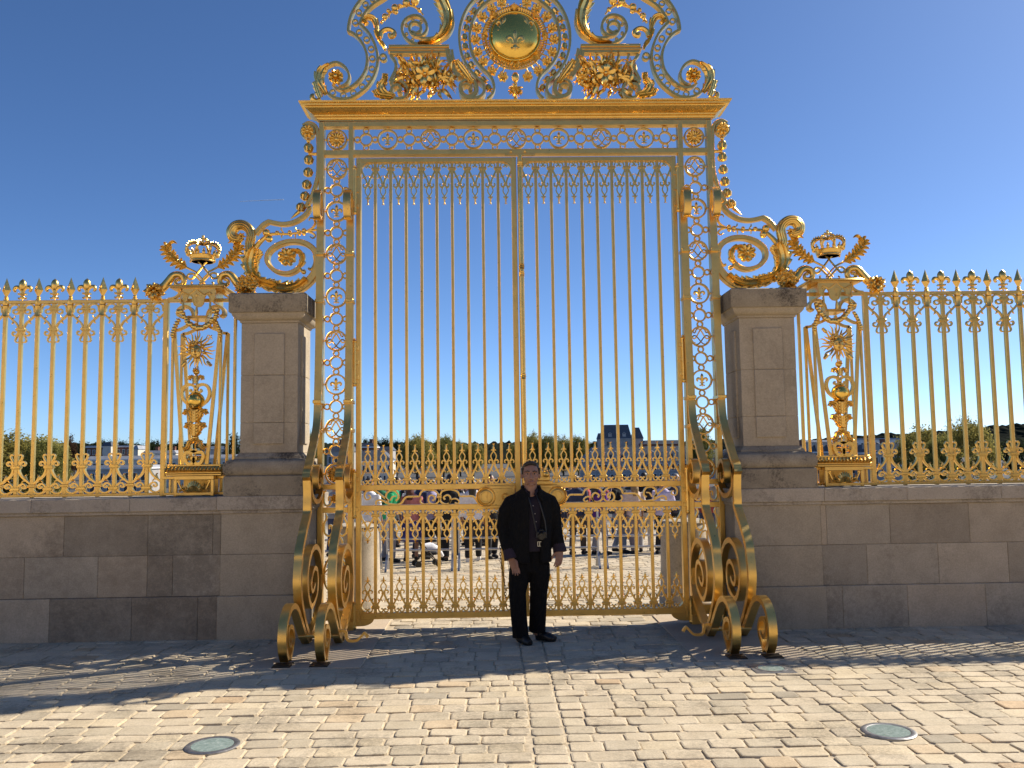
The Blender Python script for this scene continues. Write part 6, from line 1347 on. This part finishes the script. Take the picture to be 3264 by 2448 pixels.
# ------------------------------------------------------------------ trees
def leaf_mat(name, a, b):
    k = NT(name, 0.9); k.b.inputs['Specular IOR Level'].default_value = 0.08; oi = k.n('ShaderNodeObjectInfo'); f = k.noise(0.35, 4, 0.6); c = k.ramp(f, [(0.3, a), (0.7, b)])
    r = k.ramp(oi.outputs['Random'], [(0, (0.8, 0.85, 0.8)), (1, (1.15, 1.1, 1.0))]); k.col(k.mix(1.0, c, r, 'MULTIPLY'))
    tr = k.n('ShaderNodeBsdfTranslucent'); k.l(c, tr.inputs['Color']); mx = k.n('ShaderNodeMixShader'); mx.inputs[0].default_value = 0.55
    k.l(k.b.outputs[0], mx.inputs[1]); k.l(tr.outputs[0], mx.inputs[2]); k.l(mx.outputs[0], k.t.nodes['Material Output'].inputs['Surface']); return k.m
LF_Y = leaf_mat('autumn_foliage', (0.23, 0.20, 0.055), (0.42, 0.355, 0.11)); LF_G = leaf_mat('green_foliage', (0.17, 0.165, 0.048), (0.30, 0.275, 0.085)); LF_D = leaf_mat('dark_foliage', (0.018, 0.028, 0.014), (0.04, 0.052, 0.022)); LF_R = leaf_mat('russet_foliage', (0.06, 0.035, 0.022), (0.11, 0.06, 0.035))
BARK = plain('bark', (0.09, 0.07, 0.05), 0.95, 0, 0.3, 3)
def tree_proto(seed, mat, H, R, squat=1.0, N=5200, size=0.42):
    rn = random.Random(seed); cr = MB(); lumps = []; ph = [rn.uniform(0, 6.28) for _ in range(6)]
    def env(d):
        a = math.atan2(d.y, d.x); return 0.86+0.09*math.sin(2*a+ph[0]+2*d.z)+0.07*math.sin(3*a+ph[1]-3*d.z)+0.06*math.sin(5*d.z*2+ph[2]+a)
    for i in range(230):
        d = Vector((rn.gauss(0, 1), rn.gauss(0, 1), rn.gauss(0.15, 1))).normalized(); q = env(d)*(rn.uniform(0.25, 1.0)**0.28); lumps.append((d.x*R*q, d.y*R*q, H*0.53+d.z*H*0.46*q, R*rn.uniform(0.11, 0.19)))
    for i in range(N):
        x, y, z, lr = rn.choice(lumps); d = Vector((rn.gauss(0, 1), rn.gauss(0, 1), rn.gauss(0, 1)))
        p = Vector((x, y, z))+d*lr*0.55; n = (d.normalized()*0.7+Vector((x, y, z-H*0.5)).normalized()*0.5+Vector((rn.uniform(-1, 1), rn.uniform(-1, 1), rn.uniform(-1, 1)))*0.7).normalized(); u = n.orthogonal().normalized(); v = n.cross(u); s = size*rn.uniform(0.5, 1.15)
        cr.add([p+u*s, p+v*s*0.6, p-u*s, p-v*s*0.6], [(0, 1, 2, 3)])
    tk = MB(); tk.tube([(0, 0, -0.3), (0.05, 0, H*0.2), (0, 0.1, H*0.45), (0, 0, H*0.7)], [R*0.075, R*0.06, R*0.045, R*0.02], 8)
    for i in range(7):
        x, y, z, lr = lumps[i]; tk.tube([(0, 0, H*0.22+i*0.03*H), (x*0.5, y*0.5, H*0.22+(z-H*0.22)*0.6), (x, y, z)], [R*0.035, R*0.025, R*0.012], 6)
    return cr, tk, mat
protos = {}
def tree(kind, label, px, top, hw, y, group=None, stretch=1.0):
    """a tree whose top and half-width are those seen from the gate court, standing at its own distance"""
    x = gx(px, y); dist = y+9.08; zt = 1.75+(1458+0.0139*(1632-px)-top)/2734*dist; zb = gz(y); R = hw/2734*dist; H = zt-zb
    if kind not in protos:
        seed, mat, N, size = {'yellow': (1, LF_Y, 14000, 0.19), 'green': (2, LF_G, 14000, 0.19), 'dark': (3, LF_D, 5000, 0.28), 'russet': (4, LF_R, 5000, 0.26), 'gold': (5, LF_Y, 14000, 0.19)}[kind]
        cr, tk, mat = tree_proto(seed, mat, 10.0, 5.0, 1, N, size); c_ = cr.build('crown', mat, None, 0); b_ = tk.build('trunk', BARK, None, 60); protos[kind] = (c_, b_); new = True
    else: new = False
    t = thing('tree', label, 'tree', (x, y, zb), group, (px*0.37) % 6.28); c_, b_ = protos[kind]
    for src in (c_, b_):
        if new: src.parent = t
        else: dup(src, src.name.split('.')[0], t, (0, 0, 0))
    t.scale = (R/4.5, R/4.5, H/9.9)
TG = 'trees beyond the square'
tree('yellow', 'broad yellow green tree at the far left behind the fence', 45, 1373, 170, 130, TG)
tree('green', 'rounded green tree just behind the broad yellow one at left', 165, 1392, 75, 122, TG)
tree('russet', 'small russet tree right of the broad yellow tree', 236, 1387, 27, 260, TG)
for i, (px, top, hw) in enumerate(((282, 1402, 18), (330, 1397, 20), (372, 1401, 22), (405, 1400, 20), (440, 1406, 24), (478, 1408, 22), (500, 1398, 20), (540, 1402, 20), (585, 1402, 26), (640, 1404, 24), (690, 1404, 20))):
    tree('dark', ('small dark tree above the left rooftops nearest the russet tree', 'dark round tree above the brick house roof', 'dark tree over the middle of the brick house', 'dark tree over the chimney of the brick house', 'wide dark tree right of the brick house', 'low dark tree above the white terrace end', 'taller dark tree left of the fence end post', 'dark tree between fence end post and lyre pilaster', 'dark tree seen through the left lyre pilaster', 'dark tree right of the left sun face base', 'dark tree left of the tall one by the pier')[i], px, top, hw*1.7, 380+i*9, 'dark trees over the left rooftops')
tree('dark', 'tall dark tree tight against the left pier', 748, 1374, 27, 240, TG)
tree('green', 'green tree between the left pier and the gate post', 988, 1372, 22, 200, TG)
tree('dark', 'flat topped dark cedar left of the gate bars', 1168, 1393, 20, 400, TG); tree('dark', 'dark cedar beside the brick chimney house', 1192, 1385, 18, 392, TG); tree('dark', 'dark bushy tree behind the second gate bar', 1232, 1390, 30, 385, TG); tree('dark', 'low dark tree beside the avenue trees', 1266, 1398, 18, 372, TG)
tree('yellow', 'yellow green avenue tree left of centre', 1328, 1386, 58, 330, TG); tree('green', 'green avenue tree with pale top behind the left bars', 1412, 1384, 44, 340, TG); tree('yellow', 'lower golden tree left of the hill gap', 1465, 1405, 36, 350, TG); tree('gold', 'golden tree at the edge of the hill gap', 1507, 1413, 34, 350, TG)
tree('green', 'dark green tree just left of the closing rod', 1637, 1412, 24, 380, TG)
tree('yellow', 'yellow green tree above the man in black', 1694, 1377, 44, 330, TG); tree('green', 'green tree right of the closing rod', 1745, 1381, 38, 325, TG); tree('yellow', 'yellow tree second right of the closing rod', 1792, 1387, 36, 335, TG); tree('green', 'dense green tree left of the slate tower', 1840, 1383, 32, 330, TG); tree('gold', 'low golden bush left of the slate tower', 1880, 1408, 22, 340, TG)
tree('green', 'green tree behind the right ringed post', 2236, 1350, 36, 160, TG)
tree('gold', 'golden tree left of the tallest right hand tree', 2935, 1358, 78, 120, TG); tree('yellow', 'tallest yellow green tree behind the right fence', 3092, 1328, 88, 128, TG); tree('green', 'green tree low between the two right hand trees', 3005, 1378, 50, 112, TG); tree('dark', 'dark tree at the far right edge', 3250, 1392, 50, 200, TG)

# ------------------------------------------------------------------ houses beyond the square
BRICK = plain('brick_wall', (0.20, 0.085, 0.055), 0.9, 0, 0.3, 1.5); CREAM = plain('cream_render', (0.66, 0.60, 0.50), 0.9, 0, 0.12, 0.6); GREYW = plain('grey_render', (0.40, 0.38, 0.36), 0.9, 0, 0.15, 0.6); SLATE = plain('slate_roof', (0.075, 0.085, 0.105), 0.6, 0, 0.25, 1.2); ZINC = plain('zinc_roof', (0.33, 0.34, 0.36), 0.5, 0.3, 0.15, 0.8); WIN = plain('window_glass', (0.03, 0.035, 0.045), 0.15); WHITE = plain('white_trim', (0.75, 0.74, 0.72), 0.8, 0, 0.08, 1)
def house(label, a, b, y, depth, wall, roof, roofh, inset=0.5, wins=(0, 0), chims=(), trim=None, rz=0.0, dormers=0, cat='building', group='houses beyond the square'):
    """a, b: left eaves and right eaves corners (x, z) at distance y; walls run down to the ground"""
    x0, zt = a; x1 = b[0]; zb = gz(y)-1.0; w = x1-x0; cx = (x0+x1)/2; hgt = zt-zb
    t = thing('house', label, cat, (cx, y, zb), group, rz)
    def Q_(name, f, mat, par=None): mb = MB(); f(mb); return mb.build(name, mat, par or t, 30)
    wl = Q_('wall', lambda m_: m_.box(-w/2, w/2, 0, depth, 0, hgt), wall)
    e = 0.25
    def rf(m_):
        x_, y_ = w/2+e, e; i = inset*roofh
        m_.add([(-x_, -y_, hgt), (x_, -y_, hgt), (x_, depth+y_, hgt), (-x_, depth+y_, hgt), (-x_+i, -y_+i, hgt+roofh), (x_-i, -y_+i, hgt+roofh), (x_-i, depth+y_-i, hgt+roofh), (-x_+i, depth+y_-i, hgt+roofh)], [(0, 3, 2, 1), (4, 5, 6, 7), (0, 1, 5, 4), (1, 2, 6, 5), (2, 3, 7, 6), (3, 0, 4, 7)])
    ro = Q_('roof', rf, roof)
    if trim: Q_('cornice', lambda m_: m_.box(-w/2-0.3, w/2+0.3, -0.35, depth+0.3, hgt-0.35, hgt-0.01), trim)
    for c_ in chims: Q_('chimney', lambda m_: (m_.box(c_*w/2-0.5, c_*w/2+0.5, depth*0.4, depth*0.4+1.2, hgt, hgt+roofh+1.3), m_.box(c_*w/2-0.6, c_*w/2+0.6, depth*0.4-0.1, depth*0.4+1.3, hgt+roofh+1.0, hgt+roofh+1.15)), BRICK, ro)
    nx, nz = wins
    for j in range(nz):
        for i in range(nx):
            wx = -w/2+(i+0.5)*w/nx; z = hgt-1.0-(j+1)*2.6+0.8; ww = min(0.9, w/nx*0.45)
            if z < 0.3: continue
            f = Q_('window', lambda m_: m_.box(wx-ww/2-0.12, wx+ww/2+0.12, -0.07, 0.05, z-0.12, z+1.72), trim or WHITE)
            Q_('pane', lambda m_: m_.box(wx-ww/2, wx+ww/2, -0.09, -0.068, z, z+1.6), WIN, f)
    for i in range(dormers):
        wx = -w/2+(i+0.5)*w/dormers; Q_('dormer', lambda m_: (m_.box(wx-0.7, wx+0.7, -0.1, 1.2, hgt+0.2, hgt+1.9), m_.tube([(wx-0.75, -0.12, hgt+1.9), (wx, -0.12, hgt+2.4), (wx+0.75, -0.12, hgt+1.9)], 0.14, 6)), GREYW, ro)
    return t
house('long white terrace with arched windows behind the left fence', (-113.41,2.73), (-70.17,2.13), 230, 10, CREAM, ZINC, 0.9, 1.6, (22, 2), (), WHITE)
house('long grey lower wing in front of the white terrace', (-90.57,0.70), (-76.03,0.50), 180, 9, GREYW, ZINC, 0.5, 1.0, (8, 2), (), WHITE)
house('brick house with flat pale roof above the white terrace', (-145.78,7.57), (-130.05,7.36), 300, 10, BRICK, ZINC, 0.35, 0.5, (9, 1), (), WHITE)
house('small house with slate mansard in the middle of the brick house', (-138.24,7.66), (-135.38,7.62), 296, 6, CREAM, SLATE, 1.4, 0.4)
house('little cream gable house at the right end of the brick house', (-125.18,6.30), (-123.47,6.28), 290, 8, CREAM, ZINC, 1.3, 0.5)
house('low grey roofed house between the brick house and the lyre pilaster', (-118.07,4.65), (-106.86,4.50), 280, 10, CREAM, ZINC, 1.0, 1.0, (6, 1), (-0.4, 0.6))
house('pale flat house seen right of the left lyre pilaster', (-93.67,6.08), (-82.62,5.93), 270, 10, GREYW, ZINC, 0.6, 0.8, (5, 1), (), WHITE)
house('dark roofed house seen through the left ringed post', (-41.04,3.69), (-35.14,3.61), 200, 10, GREYW, SLATE, 1.8, 0.8, (4, 2), (-0.2,))
house('brick house with white gable behind the leftmost gate bar', (-43.29,5.55), (-36.34,5.46), 250, 8, BRICK, SLATE, 1.0, 0.7, (4, 1), (0.5,), WHITE)
house('sunlit cream house with white pillars behind the left gate bars', (-36.32,1.31), (-26.80,1.18), 210, 10, CREAM, SLATE, 2.8, 1.0, (9, 2), (), WHITE)
house('grey wing behind the cream pillared house', (-36.86,4.42), (-32.27,4.36), 260, 8, GREYW, SLATE, 1.2, 0.8)
tw = house('tall slate mansard tower with stone dormers', (43.59,8.80), (55.12,8.65), 340, 11, GREYW, SLATE, 5.6, 0.22, (3, 2), (), GREYW, 0, 2, 'tower', None)
house('slim turret house left of the slate tower', (40.81,8.48), (42.83,8.45), 335, 3, GREYW, SLATE, 2.6, 0.3, (), (), None, 0, 0) if False else house('slim turret left of the slate tower', (40.81,8.48), (42.83,8.45), 335, 3, GREYW, SLATE, 2.4, 0.3)
house('shorter bell roofed pavilion right of the slate tower', (56.43,8.74), (60.85,8.68), 345, 5, GREYW, SLATE, 4.6, 0.34)
house('long dark roofed range right of the slate tower', (58.21,6.16), (74.40,5.94), 330, 10, BRICK, SLATE, 1.5, 0.9, (10, 1))
house('pale roofed hall in front of the slate tower', (32.56,3.21), (52.70,2.93), 280, 12, GREYW, ZINC, 1.6, 2.0, (12, 2), (), WHITE)
house('long slate roofed stable range behind the right gate bars', (23.35,0.60), (62.68,0.06), 220, 12, GREYW, SLATE, 3.6, 0.9, (24, 2), (), WHITE, 0, 12)
house('white modern building beside the right gate post', (51.01,2.76), (61.48,2.61), 250, 9, WHITE, ZINC, 0.6, 0.6, (8, 2), ())
house('slate roofed house with brick chimneys right of the right pier', (74.61,2.10), (89.31,1.90), 200, 10, GREYW, SLATE, 1.6, 0.8, (10, 2), (-0.75, 0.85), WHITE, 0, 5)
house('slate roofed house with two chimney stacks behind the right fence', (87.54,1.74), (96.62,1.62), 195, 10, GREYW, SLATE, 1.9, 0.8, (7, 2), (-0.2, 0.55), WHITE, 0, 4)
house('pale flat roofed block behind the chimney houses', (131.79,6.29), (147.86,6.07), 300, 9, WHITE, ZINC, 0.5, 0.4, (9, 2), (), None)
house('low grey block right of the right pier in the distance', (116.53,5.94), (135.41,5.68), 320, 9, GREYW, ZINC, 0.8, 0.8, (9, 1))

# wooded hills
WOOD = leaf_mat('hill_woodland', (0.016, 0.024, 0.017), (0.034, 0.043, 0.027))
def hill(y, prof, seed, rough, dy=350):
    rn = random.Random(seed); mb = MB(); xs = []
    pts = [(gx(px, y), 1.75+(1458+0.0139*(1632-px)-py)/2734*(y+9.08)) for px, py in prof]; n = 700; rows = 14
    for j in range(rows):
        for i in range(n+1):
            x = lerp(pts[0][0], pts[-1][0], i/n); kk = max(q for q in range(len(pts)-1) if pts[q][0] <= x+1e-6) if x < pts[-1][0] else len(pts)-2
            f = (x-pts[kk][0])/(pts[kk+1][0]-pts[kk][0]); f = f*f*(3-2*f); zt = lerp(pts[kk][1], pts[kk+1][1], f); g0 = gz(y)-6; q = j/(rows-1)
            mb.v.append((x, y-dy*(1-q)+rn.uniform(-8, 8), g0+(zt-g0)*q**0.8+rn.uniform(-rough, rough)*(0.3+0.7*q)))
    for i in range(n+1): mb.v.append((mb.v[(rows-1)*(n+1)+i][0], y+dy, gz(y)-6))
    for j in range(rows):
        for i in range(n): a = j*(n+1)+i; mb.f.append((a, a+1, a+n+2, a+n+1))
    return tag(mb.build('wooded_hill', WOOD, None, 0), kind='structure')
hill(1700, [(-900, 1420), (0, 1415), (600, 1420), (1300, 1412), (1480, 1411), (1560, 1412), (1640, 1408), (1800, 1412), (2150, 1408), (2240, 1404), (2600, 1402), (2740, 1388), (2900, 1380), (3060, 1372), (3264, 1352), (4200, 1330)], 4, 3.4)

# far walkers and parked cars in the square
WALK = ['distant walker in dark clothes far out in the square', 'distant walker in a pale top far out in the square', 'distant walker in a red top far out in the square']
wp = []
rn = random.Random(21)
for kx, (tc, lc) in enumerate((((0.03, 0.03, 0.04), (0.03, 0.03, 0.05)), ((0.6, 0.58, 0.55), (0.06, 0.07, 0.12)), ((0.35, 0.06, 0.05), (0.05, 0.05, 0.06)))):
    wp.append(visitor(WALK[kx], gx(1400+kx*60, 42+kx*6), 42+kx*6, rn.uniform(0, 6), 1.7, tc, lc, ('dark', 'brown', 'fair')[kx], kx == 1, 0.8, False, 0.18, 'down', 0, 'distant walkers in the square', 0.03))
for i in range(130):
    src = wp[(0, 0, 1, 0, 2, 0, 0)[i % 7]]; y = rn.uniform(13, 30) if i % 3 == 0 else rn.uniform(30, 110); px = rn.choice((rn.uniform(1150, 1600), rn.uniform(1700, 2130), rn.uniform(1250, 1560)))
    t = src.copy(); t.name = 'person'; COL.objects.link(t); t.location = (gx(px, y), y, gz(y)); t.rotation_euler = (0, 0, rn.uniform(0, 6.28))
    for c_ in src.children: d = c_.copy(); d.name = c_.name.split('.')[0]; COL.objects.link(d); d.parent = t
TYRE = plain('tyre', (0.02, 0.02, 0.02), 0.9); CGL = plain('car_glass', (0.02, 0.025, 0.03), 0.08)
def car(label, x, y, c, rz, paint=None):
    t = thing('parked_car', label, 'car', (x, y, gz(y)), 'cars parked in the square', rz)
    pm = paint or plain('car_paint', c, 0.25, 0.2, 0.05, 2)
    def Q_(n_, f, m_): mb = MB(); f(mb); return mb.build(n_, m_, t, 40)
    def bd(m_):
        prof = [(-2.1, 0.30), (-2.12, 0.62), (-2.0, 0.88), (-1.45, 0.95), (-0.95, 1.36), (-0.2, 1.46), (0.55, 1.42), (1.15, 0.98), (1.95, 0.82), (2.1, 0.58), (2.08, 0.30)]
        n = len(prof); vs = []
        for s_, ins in ((-1, 0.18), (-0.84, 0), (0.84, 0), (1, 0.18)): vs += [(x_, s_*0.84 if abs(s_) < 1 else s_*0.84-s_*0.0, z*(1-0.0)-(0.0 if abs(s_) < 1 else 0.05)) for x_, z in prof]
        m_.add([(x_, -0.86, z) for x_, z in prof]+[(x_, 0.86, z) for x_, z in prof], [tuple(range(n)), tuple(range(2*n-1, n-1, -1))]+[(i, (i+1) % n, n+(i+1) % n, n+i) for i in range(n)])
    Q_('body', bd, pm)
    Q_('window', lambda m_: (m_.add([(-1.35, -0.875, 0.98), (-0.92, -0.875, 1.31), (-0.2, -0.875, 1.40), (0.5, -0.875, 1.36), (1.0, -0.875, 0.98), (-1.35, 0.875, 0.98), (-0.92, 0.875, 1.31), (-0.2, 0.875, 1.40), (0.5, 0.875, 1.36), (1.0, 0.875, 0.98)], [(0, 1, 2, 3, 4), (9, 8, 7, 6, 5), (0, 4, 9, 5), (1, 6, 7, 2), (2, 7, 8, 3), (0, 5, 6, 1), (3, 8, 9, 4)])), CGL)
    for x_ in (-1.3, 1.3):
        for s_ in (-1, 1): Q_('wheel', lambda m_: m_.tube([(x_, s_*0.72, 0.31), (x_, s_*0.9, 0.31)], [0.31, 0.31], 16), TYRE)
    return t
CARC = {'silver': (0.5, 0.5, 0.52), 'navy': (0.03, 0.04, 0.09), 'white': (0.65, 0.65, 0.66), 'charcoal': (0.06, 0.06, 0.065), 'blue': (0.03, 0.08, 0.26), 'black': (0.015, 0.015, 0.018), 'grey': (0.25, 0.25, 0.26), 'red': (0.3, 0.03, 0.02)}
CARM = {}
CARS = ((1296, 130, 'black', 'behind the third left gate bar'), (1345, 128, 'charcoal', 'under the left avenue trees'), (1392, 131, 'navy', 'under the green avenue tree'), (1430, 127, 'black', 'under the lower golden tree'), (1476, 132, 'grey', 'by the edge of the hill gap'), (1525, 129, 'silver', 'below the hill gap'), (1562, 133, 'navy', 'below the hill gap, right of the silver one'), (1604, 128, 'white', 'left of the closing rod'), (1640, 134, 'charcoal', 'next to the closing rod'),
        (1745, 130, 'black', 'under the tree right of the closing rod'), (1792, 128, 'silver', 'under the second tree right of the closing rod'), (1842, 133, 'navy', 'under the tree left of the tower'), (1890, 129, 'charcoal', 'before the pale roofed hall'), (1938, 131, 'black', 'before the slate tower'), (1990, 128, 'grey', 'right of the tower door'), (2040, 132, 'navy', 'before the slate stable range'), (2090, 129, 'white', 'before the right end of the stable range'),
        (2985, 96, 'red', 'behind the right fence under the golden tree'), (3040, 100, 'blue', 'behind the right fence'), (3105, 104, 'black', 'behind the right fence under the tallest tree'), (3160, 108, 'silver', 'behind the right fence at its far end'), (1318, 210, 'grey', 'in the far row of the avenue, left'), (1410, 215, 'black', 'in the far row of the avenue'), (1500, 205, 'navy', 'in the far row at the hill gap'), (1585, 212, 'charcoal', 'in the far row before the hill'))
for i, (px, y, nm, where) in enumerate(CARS):
    if nm not in CARM: CARM[nm] = plain(nm+'_car_paint', CARC[nm], 0.25, 0.2, 0.05, 2)
    car(nm+' car parked far off '+where, gx(px, y), y, None, (0.15, 2.9, 0.4, 1.3)[i % 4], CARM[nm])

# ------------------------------------------------------------------ the palace range that closes the court behind the viewer
PAL = stone_mat('palace_stone', [(0.3, (0.66, 0.545, 0.38)), (0.7, (0.75, 0.63, 0.45))], 0.0, 1, 0.9, 0.1)
pt = thing('palace', 'stone palace front facing the court across the cobbles', 'palace', (0, -62, 0))
def PB(name, f, mat): mb = MB(); f(mb); return mb.build(name, mat, pt, 30)
PB('front', lambda m_: m_.box(-70, 70, -10, 0, -0.1, 13), PAL); PB('roof', lambda m_: m_.box(-70, 70, -9, -1, 13, 15.5), SLATE); PB('cornice', lambda m_: m_.box(-70.3, 70.3, -10, 0.5, 12.2, 13.002), PAL)
for i in range(23):
    for z in (1.5, 7.2): PB('window', lambda m_: m_.box(-66+i*6-0.9, -66+i*6+0.9, -0.2, 0.06, z, z+4), WIN)
for s_ in (-1, 1): PB('wing', lambda m_: m_.box(*sorted((s_*38, s_*60)), 0, 34, -0.1, 11), PAL)

# aircraft trail high in the sky
k = NT('ice_cloud', 1.0); k.b.inputs['Base Color'].default_value = (0.9, 0.9, 0.9, 1); k.b.inputs['Alpha'].default_value = 0.4
a_, b_ = (-2692.85,2762.24), (-2229.94,2779.10)
mb = MB(); mb.tube([(a_[0], 9000, a_[1]), (b_[0], 9000, b_[1])], [4.0, 6.0], 8); tag(mb.build('contrail', k.m, None, 60), 'short white aircraft trail in the blue sky left of the gate', 'contrail')
